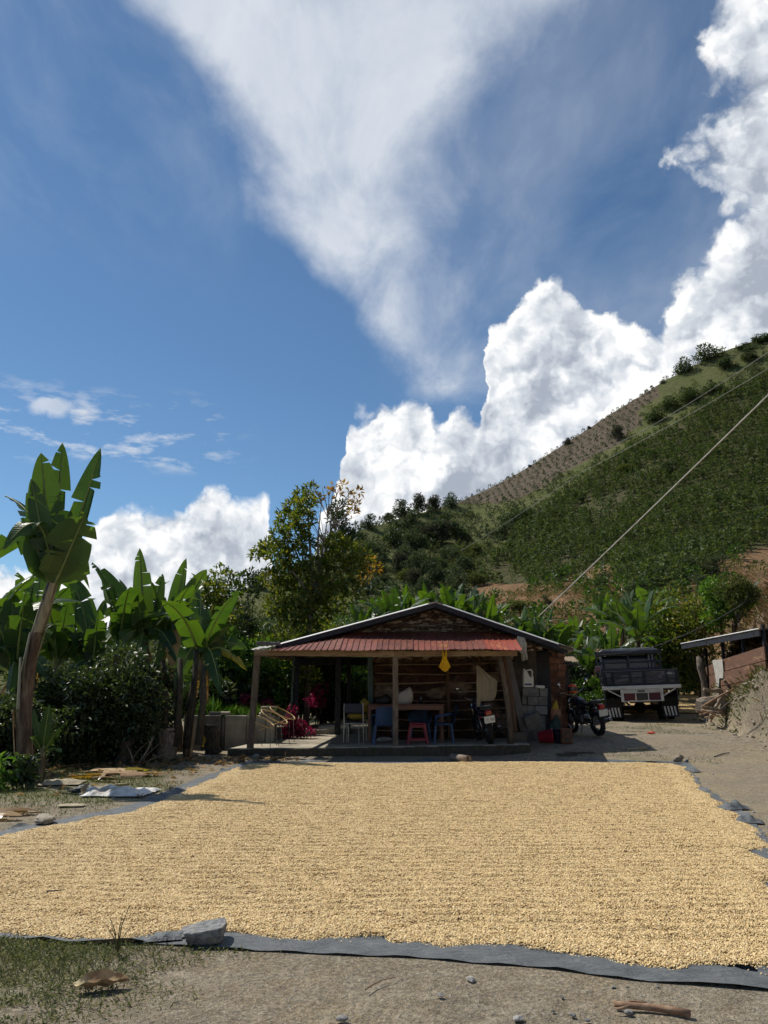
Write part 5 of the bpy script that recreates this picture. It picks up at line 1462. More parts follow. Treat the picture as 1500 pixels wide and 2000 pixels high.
    for i in range(14):
        z = 2.74 + i * .052 + R.uniform(-.012, .012)
        hw = (RZ - .1 - z) / (RZ - LZ)
        xa, xb = RX - hw * (RX - LX) + .1, RX + hw * (EX - RX) - .12
        if xb - xa < .25: break
        cut = sorted([xa, xb] + [R.uniform(xa, xb) for _ in range(2)])
        for a, b in zip(cut[:-1], cut[1:]):
            if b - a < .12 or R.random() < .25: continue
            m = MB(); m.bar(W((a, 19.17 + R.uniform(-.02, .02), z)), W((b - .01, 19.17, z + R.uniform(-.012, .012))), .03, R.uniform(.018, .03)); m.build('gable_board', MAT['wood_brown' if R.random() < .6 else 'wood_grey'], H)
    # ---- main roof: two slopes of zinc sheets
    th = .018
    def sheet(name, mt, a0, a1, b0, b1, ribs, amp, parent=H, sag=0.0, trap=False):
        """corrugated sheet: edge a0->a1 is the eave, b0->b1 the upper edge; corrugation runs from eave to upper edge"""
        a0, a1, b0, b1 = [Vector(v) for v in (a0, a1, b0, b1)]
        n = ((a1 - a0).cross(b0 - a0)).normalized()
        if n.z < 0: n = -n
        if trap:
            us = []; hs = []
            for r in range(ribs):
                for du, h in ((0.0, 0), (.84, 0), (.875, 1), (.965, 1)): us.append((r + du) / ribs); hs.append(h)
            us.append(1.0); hs.append(0)
        else:
            k = ribs * 6; us = [i / k for i in range(k + 1)]; hs = [.5 + .5 * sin(i / 6 * 2 * pi) for i in range(k + 1)]
        rows = []
        for s in range(7):
            v = s / 6
            rows.append([a0.lerp(a1, u).lerp(b0.lerp(b1, u), v) + n * (h * amp) - Vector((0, 0, 1)) * sag * sin(pi * u) * (1 - v) for u, h in zip(us, hs)])
        m = MB(); m.grid(rows, smooth=not trap)
        low = [[p - n * .004 for p in r] for r in rows[::-1]]; m.grid(low, smooth=not trap)
        return m.build(name, MAT[mt], parent)
    ys = [18.62, 19.45, 20.3, 21.15, 22.0, 22.85, 23.7, 24.6]
    for i in range(7):
        y0, y1 = ys[i], ys[i + 1] + .06; dz = .004 * (i % 2) + R.uniform(-.004, .004)
        jx = R.uniform(-.05, .05)
        sheet('roof_sheet', 'zinc', W((LX + .1 + jx, y0, LZ + dz + .025)), W((LX + .1 + jx, y1, LZ + dz + .025)), W((RX + .02, y0, RZ + dz)), W((RX + .02, y1, RZ + dz)), 9, .022)
        wv = .05 * sin(i * 1.7)
        sheet('roof_sheet', 'zinc', W((EX + .05 + wv, y0, EZ - .01 + dz + wv * .4)), W((EX + .05 - wv, y1, EZ - .01 + dz)), W((RX - .01, y0, RZ + dz - .006)), W((RX - .01, y1, RZ + dz - .006)), 9, .022)
    # edge strips on the front of the slopes, tilted and whitened to read sunlit
    for a, b in (((LX + .35, 18.60, LZ + .105), (RX, 18.60, RZ + .012)), ((RX, 18.603, RZ + .012), (EX - .35, 18.603, EZ + .12))):
        piece('roof_edge', MAT['sunlit_zinc'], H, 'bar', W(a), W(b), .048, .012, (0, -.62, 1))
        piece('barge_board', MAT['wood_dark'], H, 'bar', W(a) - Vector((0, -.03, .075)), W(b) - Vector((0, -.03, .075)), .04, .10)
    piece('ridge_cap', MAT['zinc'], H, 'prism', [(RX - .18, RZ - .03), (RX, RZ + .035), (RX + .18, RZ - .03), (RX, RZ + .028)], 18.55 - 20, 24.6 - 20, 'Y')
    for y in (18.8, 19.2, 20.6, 22.1, 23.6):
        for (xa, za), (xb, zb) in (((LX + .15, LZ), (RX, RZ)), ((EX - .1, EZ), (RX, RZ))):
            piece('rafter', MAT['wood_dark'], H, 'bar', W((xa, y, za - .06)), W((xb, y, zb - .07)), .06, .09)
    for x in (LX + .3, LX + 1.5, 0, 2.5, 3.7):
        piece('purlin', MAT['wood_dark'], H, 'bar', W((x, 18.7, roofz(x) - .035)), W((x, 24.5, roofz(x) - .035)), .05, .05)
    # torn pale tip of the left eave and crumpled white tip on the right
    sheet('roof_sheet', 'white_paint', W((-3.08, 17.9, 2.30)), W((-2.72, 17.75, 2.32)), W((-2.95, 18.5, 2.40)), W((-2.62, 18.5, 2.42)), 3, .02)
    sheet('roof_sheet', 'white_paint', W((4.62, 18.9, 2.33)), W((4.68, 20.0, 2.30)), W((4.02, 18.9, 2.52)), W((4.1, 20.0, 2.51)), 7, .03)
    # ---- red porch roof: seven ribbed sheets
    fx0, fx1, fy, fz = -2.62, 3.06, 17.25, 2.285
    bx0, bx1, by, bz = -2.62, 3.16, 19.22, 2.80
    n = 7
    for i in range(n):
        u0, u1 = i / n, (i + 1) / n + .004
        
        if u1 > 1: u1 = 1
        zz = .004 * (i % 2)
        kink = [0, 0, .01, 0, .012, 0, .0][i]
        p = lambda u, f, kk=0: (W((fx0 + (fx1 - fx0) * u, fy + (.02 if i % 2 else 0), fz + zz + .03 * (u - .4) - kk)) if f else W((bx0 + (bx1 - bx0) * u, by, min(bz, roofz(bx0 + (bx1 - bx0) * u) - .06) + zz)))
        sheet('roof_sheet', 'red_roof_orange' if i == 6 else 'red_roof', p(u0, 1, kink), p(u1, 1, kink + (.03 if i == 6 else 0)), p(u0, 0), p(u1, 0), 6, .020, trap=True, sag=.01)
    # ---- beams and posts
    piece('eave_beam', MAT['wood_beam'], H, 'bar', W((-2.92, 17.60, 2.235)), W((.24, 17.55, 2.20)), .09, .13, bevel=.006)
    piece('eave_beam', MAT['wood_beam'], H, 'bar', W((.25, 17.552, 2.20)), W((3.0, 17.62, 2.22)), .09, .12, bevel=.006)
    piece('side_beam', MAT['wood_beam'], H, 'bar', W((-2.90, 17.68, 2.24)), W((-2.55, 22.2, 2.24)), .08, .10)
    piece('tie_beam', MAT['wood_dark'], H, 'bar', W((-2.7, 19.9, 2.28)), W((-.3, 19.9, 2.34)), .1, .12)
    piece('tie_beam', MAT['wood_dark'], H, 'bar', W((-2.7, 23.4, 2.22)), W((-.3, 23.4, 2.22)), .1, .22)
    def post(a, b, r, mt='wood_grey', sq=True, name='post'):
        if a[2] == ST: a = (a[0], a[1], STX(a[0]) - .005)
        m = MB()
        if sq: m.bar(W(a), W(b), r * 2, r * 1.9, (0, 1, 0))
        else: m.tube([W(p_) for p_ in crv(a, b, .05, 6, (1, 0, 0))], [r * 1.15, r * 1.05, r, r * .95, r * .95, r * .9], 8, jit=.05)
        return m.build(name, MAT[mt], H)
    post((-2.97, 17.80, ST), (-2.86, 17.68, 2.20), .068, 'wood_grey')
    post((.255, 17.78, ST), (.255, 17.60, 2.15), .062, 'wood_grey')
    post((2.84, 17.95, ST), (2.60, 17.70, 2.24), .065, 'wood_grey', False)
    post((3.06, 18.6, ST + .02), (2.86, 18.9, 2.4), .06, 'wood_brown', False)
    post((3.35, 19.0, .3), (2.98, 19.3, 2.5), .085, 'concrete_old', True)
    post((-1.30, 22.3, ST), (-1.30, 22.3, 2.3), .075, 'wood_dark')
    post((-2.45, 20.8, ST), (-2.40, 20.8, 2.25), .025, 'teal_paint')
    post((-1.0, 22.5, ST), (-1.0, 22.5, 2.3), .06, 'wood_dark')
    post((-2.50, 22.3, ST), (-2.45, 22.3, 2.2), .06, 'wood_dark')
    # ---- right part of the front: cement panel, dark doorway, brick pier, deeper side
    m = MB(); m.bbox(W((3.2, 20.30, .1)), W((3.95, 20.45, 2.45))); m.build('cement_panel', MAT['concrete_old'], H)
    m = MB(); m.bbox(W((3.95, 20.62, .1)), W((4.36, 20.68, 2.35))); m.build('door', MAT['wood_dark'], H)
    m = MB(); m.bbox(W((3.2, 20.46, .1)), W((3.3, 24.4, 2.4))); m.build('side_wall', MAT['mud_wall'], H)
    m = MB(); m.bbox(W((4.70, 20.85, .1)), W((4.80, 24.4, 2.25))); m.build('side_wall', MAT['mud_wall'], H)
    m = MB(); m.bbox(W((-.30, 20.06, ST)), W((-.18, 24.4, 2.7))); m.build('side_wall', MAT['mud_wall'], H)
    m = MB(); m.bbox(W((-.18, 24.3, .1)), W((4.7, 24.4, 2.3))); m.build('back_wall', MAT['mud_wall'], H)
    # clay-block pier, block by block
    bw, bh = .235, .175; z = .32; k = 0
    while z < 2.28:
        off = 0 if k % 2 else -.03
        for j, (xa, xb) in enumerate([(4.33, 4.33 + bw), (4.33 + bw + .012, 4.79)]):
            m = MB(); jx = R.uniform(-.012, .012)
            m.box(W(((xa + xb) / 2 + jx + off * .4, 20.74 + R.uniform(-.012, .012), z + bh / 2)), (xb - xa - .004, .16, bh - .014)); m.build('brick', MAT['clay_brick'], H, bevel=.006)
        z += bh; k += 1
    m = MB(); m.bbox(W((4.345, 20.70, .3)), W((4.775, 20.80, 2.28))); m.build('mortar', MAT['concrete_old'], H)
    # little lean-to of ribbed sheet at the very right
    sheet('roof_sheet', 'wood_beam', W((4.72, 20.6, 2.10)), W((5.12, 20.6, 2.12)), W((4.72, 21.3, 2.26)), W((5.16, 21.3, 2.28)), 6, .02)
    piece('bracket', MAT['wood_dark'], H, 'bar', W((4.70, 20.7, 2.05)), W((5.1, 20.7, 2.06)), .05, .05)
    piece('lean_post', MAT['wood_dark'], H, 'bar', W((4.98, 21.2, .3)), W((4.93, 21.2, 2.15)), .11, .1)
    # weights on the left eave corner
    for i, (x, y, dx) in enumerate([(-2.78, 17.95, .30), (-2.52, 18.05, .22)]):
        o = MB().box((x, y, 2.455 + .002 * i), (dx, .16, .075), jit=.008).build('roof_weight', MAT['stone_dark'], bevel=.008)
        tag(o, ['dark brick weighting down the left roof corner', 'smaller dark brick beside it on the left roof corner'][i], 'brick', 'bricks on the roof corner')
wear('sunlit_zinc', (.72, .72, .70), (.55, .55, .54), 3, .5, (1, 1, 1), .05, spec=.5)  # much paler than the roof zinc, so the edge strips look sunlit
build_house()

# ------------------------------------------------------------------ low block wall with the onion bed
def build_wall():
    t = empty('planter_wall', (-3.6, 20, 0), 0, 'low weathered concrete planter wall left of the porch', 'wall')
    x = -4.86; i = 0
    wd = [.44, .46, .10, .52, .46, .22]
    ends = []
    for k, w in enumerate(wd):
        m = MB(); h = .80 if k != 2 else .77
        m.box((x + w / 2 + 3.6, -.5 + (.03 if k == 2 else 0) + .02 * x, h / 2 - .03), (w - .012, .16, h + .06), jit=.006)
        m.build('block', MAT['concrete_old' if k in (1, 2) else 'concrete'], t, bevel=.008); x += w
    m = MB(); m.box((-1.2, .35, .38), (.14, 1.6, .74)); m.build('block', MAT['concrete_old'], t)
    m = MB(); m.box((-.2, .3, .40), (1.9, 1.4, .66)); m.build('soil', MAT['stump'], t)
    for i, (px, w, z, dz) in enumerate([(423, .30, .83, 0), (440, .26, .832, 0)]):
        p = A(px, 1380, 19.5)
        o = MB().box((p.x, p.y, z + .01), (w, .18, .085), jit=.012).build('loose_brick', MAT['stone_tan' if i else 'stone_dark'], bevel=.012)
        tag(o, ['grey stone lying on the left end of the planter wall', 'buff brick lying on the planter wall, right of the grey stone'][i], 'brick', 'bricks on the planter wall')
    # stacked slabs at the right end
    for i, (px, py, w, h) in enumerate([(527, 1371, .40, .05), (523, 1378, .34, .05), (519, 1385, .30, .06)]):
        p = A(px, py, 19.45)
        o = MB().box((p.x, p.y, .80 + (2 - i) * .075 + .04), (w, .26, .055), (0, -.05 * (i == 0), .1 * i), jit=.015).build('stone_slab', MAT['stone_tan'], bevel=.015)
        tag(o, ['top slab of the stack on the planter wall', 'middle slab of the stack on the planter wall', 'bottom slab of the stack on the planter wall'][i], 'stone slab', 'slabs stacked on the planter wall')
    R = np.random.default_rng(5); n = 620
    X_ = R.uniform(-4.75, -2.9, n); Y_ = R.uniform(19.75, 21.0, n)
    P = np.stack([X_, Y_, np.full(n, .72)], -1); T = np.stack([R.normal(size=n) * .28, R.normal(size=n) * .28, np.ones(n)], -1)
    tall = X_ < -4.2
    L = np.where(tall, .38, .24)
    me = leaf_mesh('onion_leaves', P, T, 1.0, MAT['leaf_bright'], wid=.045, seed=6); bpy.data.meshes.remove(me)
    L_ = (L * (1 + .3 * R.normal(size=n)).clip(.5, 1.5))
    me = leaf_mesh('onion_leaves', P, T, L_, MAT['leaf_bright'], wid=.05, seed=6, jit=.1)
    o = link('onion_leaves', me); tag(o, 'green onion and herb leaves growing on top of the planter wall', 'onion plants', None, 'stuff')
build_wall()

# ------------------------------------------------------------------ shed on the right
def build_shed():
    t = empty('shed', (10.0, 23, 0), 0, 'clay-coloured board shed half buried in the bank, with a thin dark roof', 'shed')
    O = Vector((10.0, 23, 0))
    a = A(1374, 1300, 25.6); b_ = A(1492, 1262, 19.3)
    a2 = Vector((a.x, a.y, 0)); b2 = Vector((b_.x, b_.y, 0)); d = (b2 - a2).normalized(); nrm = Vector((d.y, -d.x, 0))
    if nrm.x > 0: nrm = -nrm
    tops = (a.z, b_.z)
    # horizontal boards with a recessed joint
    hs = [.36, .40, .40, .42, .40]; z = 0
    for i, h in enumerate(hs):
        za0, za1 = tops[0] - z, tops[0] - z - h + .022; zb0, zb1 = tops[1] - z, tops[1] - z - h + .022
        p = [a2 + Vector((0, 0, za1)), b2 + Vector((0, 0, zb1)), b2 + Vector((0, 0, zb0)), a2 + Vector((0, 0, za0))]
        off = nrm * (.012 * (i % 2)); V = [q + off - O for q in p] + [q + off - nrm * .035 - O for q in p]
        MB().add(V, [(0, 1, 2, 3), (7, 6, 5, 4), (0, 4, 5, 1), (1, 5, 6, 2), (2, 6, 7, 3), (3, 7, 4, 0)]).build('wall_board', MAT['clay_board'], t)
        z += h
    for u in (.02, .35, .68, .97):
        q = a2.lerp(b2, u) - nrm * .08; zz = tops[0] + (tops[1] - tops[0]) * u
        piece('stud', MAT['wood_dark'], t, 'bar', q + Vector((0, 0, .2)) - O, q + Vector((0, 0, zz + .55)) - O, .07)
    # gnarled corner post
    c0 = A(1388, 1398, 25.2); c1 = A(1366, 1282, 25.2)
    MB().tube([c0 - O, A(1380, 1360, 25.2) - O, A(1376, 1330, 25.2) - O, A(1369, 1305, 25.2) - O, c1 - O], [.17, .14, .12, .13, .12], 8, jit=.12).build('corner_post', MAT['bark_pale'], t)
    # roof
    r0 = A(1330, 1258, 26.4); r1 = A(1482, 1230, 19.4); zz = .5 * (r0.z + r1.z)
    r0.z = r1.z = zz
    right = Vector((2.6, .6, .42))
    V = [r0, r1, r1 + right, r0 + right]; V = [v - O for v in V] + [v - O - Vector((0, 0, .035)) for v in V]
    MB().add(V, [(0, 1, 2, 3), (7, 6, 5, 4), (0, 4, 5, 1), (1, 5, 6, 2), (2, 6, 7, 3), (3, 7, 4, 0)]).build('roof', MAT['concrete_old'], t)
    e0 = r0 + Vector((.03, 0, -.10)); e1 = r1 + Vector((.03, 0, -.10))
    piece('roof_edge', MAT['sunlit_zinc'], t, 'bar', r0 - O + Vector((-.01, -.01, .02)), r1 - O + Vector((-.01, -.01, .02)), .04, .012, (-.7, -.3, 1))  # edge strip tilted and whitened into a sunlit line
    piece('fascia', MAT['wood_dark'], t, 'bar', e0 - O, e1 - O, .05, .12)
    for u in (.1, .4, .7, .95):
        q = r0.lerp(r1, u); piece('rafter', MAT['wood_dark'], t, 'bar', q - O - Vector((0, 0, .09)), q + right - O - Vector((0, 0, .09)), .06, .08)
    # cloth over the wall
    p = a2.lerp(b2, .31) + nrm * .03; zt = tops[0] + (tops[1] - tops[0]) * .31
    rows = []
    for k in range(7):
        v = k / 6; row = []
        for j in range(7):
            u = j / 6 - .5; w = 1.25 * (1 - .35 * v)
            q = p + d * (u * w + .06 * v) + nrm * (.02 + .018 * sin(u * 18 + v * 3)) + Vector((0, 0, zt + .03 - v * (.55 + .25 * (u < 0)) ))
            row.append(q)
        rows.append(row)
    o = MB().grid(rows).grid([[q - nrm * .004 for q in r] for r in rows[::-1]]).build('hanging_cloth', MAT['cloth_grey'])
    tag(o, 'ragged grey cloth hung over the top board of the shed', 'cloth')
    # log beam, white pole
    o = MB().tube([A(1258, 1273, 38), A(1300, 1272, 37.6), A(1330, 1272, 37.3), A(1362, 1276, 37)], [.16, .2, .18, .17], 8, jit=.1).build('log_beam', MAT['bark']); tag(o, 'thick dark log beam laid from the white pole towards the truck', 'log')
    q0 = A(1360, 1352, 37); q1 = A(1350, 1270, 37)
    o = MB().tube([q0 - Vector((0, 0, .2)), q1], [.10, .09], 10).build('white_pole', MAT['white_paint']); tag(o, 'white painted round pole holding up the log beam', 'pole')
    g0 = A(1312, 1330, 40.5)
    o = MB().bbox((g0.x, 40.4, .8), (g0.x + 1.75, 40.55, g0.z)).build('low_wall', MAT['concrete']); tag(o, 'low grey cement wall behind the far coffee', 'wall')
    q = A(1347, 1346, 39.4); zb = gzf(q.x, q.y)
    m = MB().lathe([(.20, 0), (.26, .32), (.27, .33), (.25, .33), (.19, .03), (0, .03)], Matrix.Translation((q.x, q.y, zb)), 16); o = m.build('teal_tub', MAT['teal_plastic']); tag(o, 'small teal plastic tub at the foot of the white pole', 'tub')
build_shed()

# ------------------------------------------------------------------ cables
wear('wire_mid', (.30, .29, .27), (.24, .23, .21), 3, .6, (1, 1, 1), .1)
def cable(name, label, pts, r, mt, sag=0.0):
    P = []
    for a, b in zip(pts[:-1], pts[1:]):
        for i in range(16):
            t = i / 16; P.append(Vector(a).lerp(Vector(b), t) - Vector((0, 0, 1)) * sag * 4 * t * (1 - t))
    P.append(Vector(pts[-1]))
    o = MB().tube(P, r, 6).build(name, MAT[mt]); return tag(o, label, 'cable', 'cables over the yard')
cable('cable', 'thick pale cable rising steeply to the right from behind the house', [A(1052, 1204, 24.4), A(1500, 772, 15.5), A(1760, 520, 13)], .016, 'wire_white', .02)
cable('cable', 'upper one of the two thin wires crossing the mountain', [A(940, 978, 80), A(1240, 850, 60), A(1500, 688, 45), A(1700, 560, 40)], .018, 'wire_mid', .15)
cable('cable', 'lower one of the two thin wires crossing the mountain', [A(900, 1075, 80), A(1140, 920, 55), A(1500, 720, 40), A(1700, 600, 36)], .016, 'wire_mid', .15)
cable('cable', 'thin sagging wire from the eave over the truck to the right', [A(1098, 1278, 22), A(1280, 1262, 24), A(1462, 1172, 27), A(1560, 1110, 29)], .011, 'wire_dark', .12)
# ------------------------------------------------------------------ truck
def build_truck():
    z0 = gzf(8.2, 25.2) + .02
    t = empty('stake_truck', (8.19, 25.0, z0), 0, 'dark blue stake-bed truck parked with its white-framed tail towards the yard', 'truck')
    t.rotation_euler = (0, -.036, radians(-12.0))
    w = 2.28; hw = w / 2
    P = lambda *a, **k: piece(*a, **k)
    # chassis
    for s in (-1, 1): P('chassis_rail', MAT['black_paint'], t, 'bbox', (s * .42 - .04, .1, .62), (s * .42 + .04, 5.3, .78))
    P('bed_floor', MAT['wood_dark_grey'], t, 'bbox', (-hw, .06, 1.02), (hw, 3.3, 1.10))
    for y in (.3, 1.2, 2.1, 3.0): P('cross_member', MAT['black_paint'], t, 'bbox', (-hw + .02, y, .92), (hw - .02, y + .09, 1.02))
    # wheels
    def wheel(x, y, r, wd):
        m = MB(); M = Matrix.Translation((x, y, r)) @ Matrix.Rotation(pi / 2, 4, 'Y')
        m.lathe([(r * .56, -wd / 2), (r * .93, -wd / 2), (r, -wd * .36), (r, wd * .36), (r * .93, wd / 2), (r * .56, wd / 2)], M, 28, cap=False)
        o = m.build('wheel', MAT['black_rubber'], t)
        m = MB(); m.lathe([(0, -wd * .1), (r * .3, -wd * .12), (r * .56, -wd * .42), (r * .58, wd * .42), (r * .3, wd * .12), (0, wd * .1)], M, 20, cap=False); m.build('rim', MAT['steel'], o)
        for k in range(26):
            a = 2 * pi * k / 26
            mm = MB() if k == 0 else mm
            mm.box((x, y + cos(a) * r * 1.0, r + sin(a) * r * 1.0), (wd * .8, .03, .02), (a + pi / 2, 0, 0))
        mm.build('tread', MAT['black_rubber'], o)
    for s in (-1, 1):
        wheel(s * .93, .98, .40, .22); wheel(s * .66, .98, .40, .22); wheel(s * .86, 4.3, .40, .22)
    m = MB(); m.tube([(-.6, .98, .40), (.6, .98, .40)], .07, 10); m.lathe([(.0, -.18), (.13, -.12), (.19, 0), (.13, .12), (0, .18)], Matrix.Translation((0, .95, .40)) @ Matrix.Rotation(pi / 2, 4, 'X'), 14); m.build('axle', MAT['black_paint'], t)
    for s in (-1, 1):
        m = MB()
        for k in range(4): m.bar((s * .52, .45, .55 - .03 * k + .03), (s * .52, 1.5, .55 - .03 * k + .03), .07, .016)
        m.build('leaf_spring', MAT['black_paint'], t)
    m = MB(); m.tube([(-.45, .9, .6), (-.42, .4, .52), (-.4, .05, .5)], .035, 8); m.build('exhaust_pipe', MAT['steel'], t)
    P('fuel_tank', MAT['black_paint'], t, 'bbox', (.55, 2.0, .5), (.98, 2.9, .88), bevel=.05)
    P('spare_rack', MAT['black_paint'], t, 'bbox', (-.35, .25, .55), (.35, .6, .62))
    # mud flaps with four white stripes
    for s in (-1, 1):
        f = P('mud_flap', MAT['black_rubber'], t, 'bbox', (s * .86 - .24, .40, .10), (s * .86 + .24, .42, .72))
        for k in range(4):
            x = s * .86 - .15 + .10 * k
            MB().bar((x - .02, .392, .42), (x + .02, .386, .14), .05, .008, (0, 1, 0)).build('stripe', MAT['white_stripe'], f)
        P('flap_weight', MAT['black_paint'], f, 'bbox', (s * .86 - .24, .385, .10), (s * .86 + .24, .39, .13))
    # side fenders
    for s in (-1, 1): P('fender', MAT['navy_paint'], t, 'bbox', (s * (hw - .03) - .015, .30, .45), (s * (hw - .03) + .015, 1.6, 1.02))
    # tailgate: two tiers of worn boards between dark stiles
    g = P('tailgate', MAT['wood_dark'], t, 'bbox', (-hw, .0, 1.10), (hw, .03, 1.16))
    ys = -.012; xs = [-hw + .07, -hw + .30, -.30, .12, .80, hw - .04]
    for j, (za, zb) in enumerate([(1.165, 1.345), (1.36, 1.52)]):
        for a, b in zip(xs[:-1], xs[1:]):
            P('board', MAT['wood_dark_grey'], g, 'bbox', (a + .035, ys + .008, za), (b - .035, .022, zb), bevel=.004)
    for x in [-hw + .03] + xs[1:-1] + [hw - .03]: P('stile', MAT['wood_dark'], g, 'bbox', (x - .045, ys - .014, 1.10), (x + .045, .035, 1.55), bevel=.006)
    P('top_rail', MAT['wood_dark'], g, 'bbox', (-hw, ys - .02, 1.525), (hw, .04, 1.565), bevel=.008)
    P('latch', MAT['white_stripe'], g, 'bbox', (hw - .33, -.04, 1.43), (hw - .17, -.028, 1.455))
    # white tail frame
    f = P('tail_frame', MAT['white_paint'], t, 'bbox', (-hw - .06, -.06, .985), (hw + .06, .0, 1.095), bevel=.006)
    for s in (-1, 1):
        P('frame_upright', MAT['white_paint'], f, 'bbox', (s * .60 - .045, -.055, .60), (s * .60 + .045, -.005, .984), bevel=.005)
        MB().bar((s * .64, -.035, .76), (s * 1.02, -.035, .97), .035, .055, (0, 1, 0)).build('frame_brace', MAT['white_paint'], f)
        P('frame_divider', MAT['white_paint'], f, 'bbox', (s * .19 - .013, -.05, .62), (s * .19 + .013, -.012, .86))
    P('frame_plate', MAT['white_paint'], f, 'bbox', (-.553, -.045, .862), (.553, -.015, .978), bevel=.004)
    P('frame_bar', MAT['white_paint'], f, 'bbox', (-.553, -.052, .60), (.553, -.012, .632), bevel=.004)
    P('badge', MAT['concrete_old'], f, 'bbox', (-.13, -.052, .885), (.09, -.046, .955))
    for i, (a, b) in enumerate([(-.54, -.21), (-.17, .17), (.21, .54)]):
        P('tail_light' if i != 1 else 'licence_panel', MAT['dull_red' if i != 1 else 'black_paint'], f, 'bbox', (a, -.02, .637), (b, .0, .855), bevel=.006)
    # side stakes
    for s in (-1, 1):
        sd = P('side_rack', MAT['wood_dark'], t, 'bbox', (s * hw - .02, .04, 1.11), (s * hw + .02, 3.3, 1.22))
        for zc in (1.36, 1.52): P('side_board', MAT['wood_dark'], sd, 'bbox', (s * hw - .015, .04, zc - .06), (s * hw + .015, 3.3, zc + .06))
        for y in (.06, .9, 1.7, 2.5, 3.2): P('stake', MAT['black_paint'], sd, 'bbox', (s * (hw + .022) - .02, y, .98), (s * (hw + .022) + .02, y + .06, 1.6))
    # headboard rack
    hb = P('headboard', MAT['wood_dark'], t, 'bbox', (-hw, 3.28, 1.10), (hw, 3.32, 1.30))
    for zc, hh in ((1.42, .08), (1.66, .10), (1.92, .07), (2.24, .15)): P('rack_board', MAT['navy_paint'], hb, 'bbox', (-hw, 3.25, zc - hh / 2), (hw, 3.28, zc + hh / 2), bevel=.006)
    for x in (-hw + .04, -.95, .0, .72, .84, hw - .04): P('rack_post', MAT['navy_paint'] if abs(x) > 1 or x == 0 else MAT['steel'], hb, 'bbox', (x - .03, 3.285, 1.1), (x + .03, 3.33, 2.34))
    # cab
    m = MB(); hwc = .98
    prof = [(3.45, .75), (5.35, .75), (5.42, 1.35), (5.15, 2.05), (4.95, 2.16), (3.52, 2.16), (3.45, 2.08)]
    m.prism([(y, z) for y, z in prof], -hwc, hwc, 'X'); cab = m.build('cab', MAT['navy_paint'], t, bevel=.03)
    for a, b in ((-.82, -.05), (.05, .82)):
        gl = P('rear_window', MAT['cab_glass'], cab, 'bbox', (a, 3.425, 1.66), (b, 3.44, 2.00)); P('window_rim', MAT['black_rubber'], gl, 'bbox', (a - .02, 3.44, 1.64), (b + .02, 3.448, 2.02))
    m = MB(); m.prism([(-1.02, 2.30), (1.02, 2.30), (.88, 2.40), (-.88, 2.40)], 3.1, 4.7, 'Y'); m.build('roof_canopy', MAT['zinc'], cab, bevel=.01)
    P('canopy_rim', MAT['navy_paint'], cab, 'bbox', (-1.05, 3.08, 2.20), (1.05, 3.12, 2.31))
    for s in (-1, 1):
        a = MB().tube([(s * .98, 4.9, 1.9), (s * 1.22, 4.95, 1.85), (s * 1.24, 4.95, 1.5)], .015, 6).build('mirror_arm', MAT['black_paint'], cab)
        P('mirror', MAT['black_paint'], a, 'bbox', (s * 1.24 - .10, 4.93, 1.52), (s * 1.24 + .10, 4.98, 1.86), bevel=.02)
        P('mirror_glass', MAT['cab_glass'], a, 'bbox', (s * 1.24 - .085, 4.918, 1.54), (s * 1.24 + .085, 4.928, 1.84))
        P('wheel_arch', MAT['navy_paint'], cab, 'bbox', (s * 1.0 - .04, 3.8, .5), (s * 1.0 + .04, 4.8, .86))
    P('side_lamp', MAT['red_lens'], t, 'bbox', (-hw - .02, 3.2, 1.62), (-hw + .12, 3.245, 1.80), bevel=.008)
    P('side_lamp_rim', MAT['white_stripe'], t, 'bbox', (-hw - .04, 3.246, 1.60), (-hw + .14, 3.25, 1.82))
    P('horn', MAT['white_stripe'], t, 'tube', [(.55, 3.6, 2.40), (.55, 3.6, 2.5), (.62, 3.58, 2.56)], .018)
build_truck()

# ------------------------------------------------------------------ motorcycles
SEG = {'I': [((.5, 0), (.5, 1))], 'T': [((0, 1), (1, 1)), ((.5, 0), (.5, 1))], 'Z': [((0, 1), (1, 1)), ((1, 1), (0, 0)), ((0, 0), (1, 0))], 'L': [((0, 1), (0, 0)), ((0, 0), (1, 0))], 'C': [((1, 1), (0, 1)), ((0, 1), (0, 0)), ((0, 0), (1, 0))],
       '9': [((1, 0), (1, 1)), ((1, 1), (0, 1)), ((0, 1), (0, .5)), ((0, .5), (1, .5))], '2': [((0, 1), (1, 1)), ((1, 1), (1, .5)), ((1, .5), (0, .5)), ((0, .5), (0, 0)), ((0, 0), (1, 0))], '7': [((0, 1), (1, 1)), ((1, 1), (.5, 0))],
       'A': [((0, 0), (.5, 1)), ((.5, 1), (1, 0)), ((.2, .4), (.8, .4))], '1': [((.5, 0), (.5, 1))], 'E': [((0, 0), (0, 1)), ((0, 1), (1, 1)), ((0, .5), (.8, .5)), ((0, 0), (1, 0))], '·': [((.4, .5), (.6, .5))]}
def lettering(text, x0, z0, w, h, y, gap=.3, th=.0045):
    m = MB(); cw = w / (len(text) * (1 + gap) - gap)
    for i, ch in enumerate(text):
        for (ax, az_), (bx, bz_) in SEG.get(ch, []):
            X0 = x0 + i * cw * (1 + gap)
            m.bar((X0 + ax * cw, y, z0 + az_ * h), (X0 + bx * cw, y, z0 + bz_ * h), th, .002, (0, 1, 0))
    return m
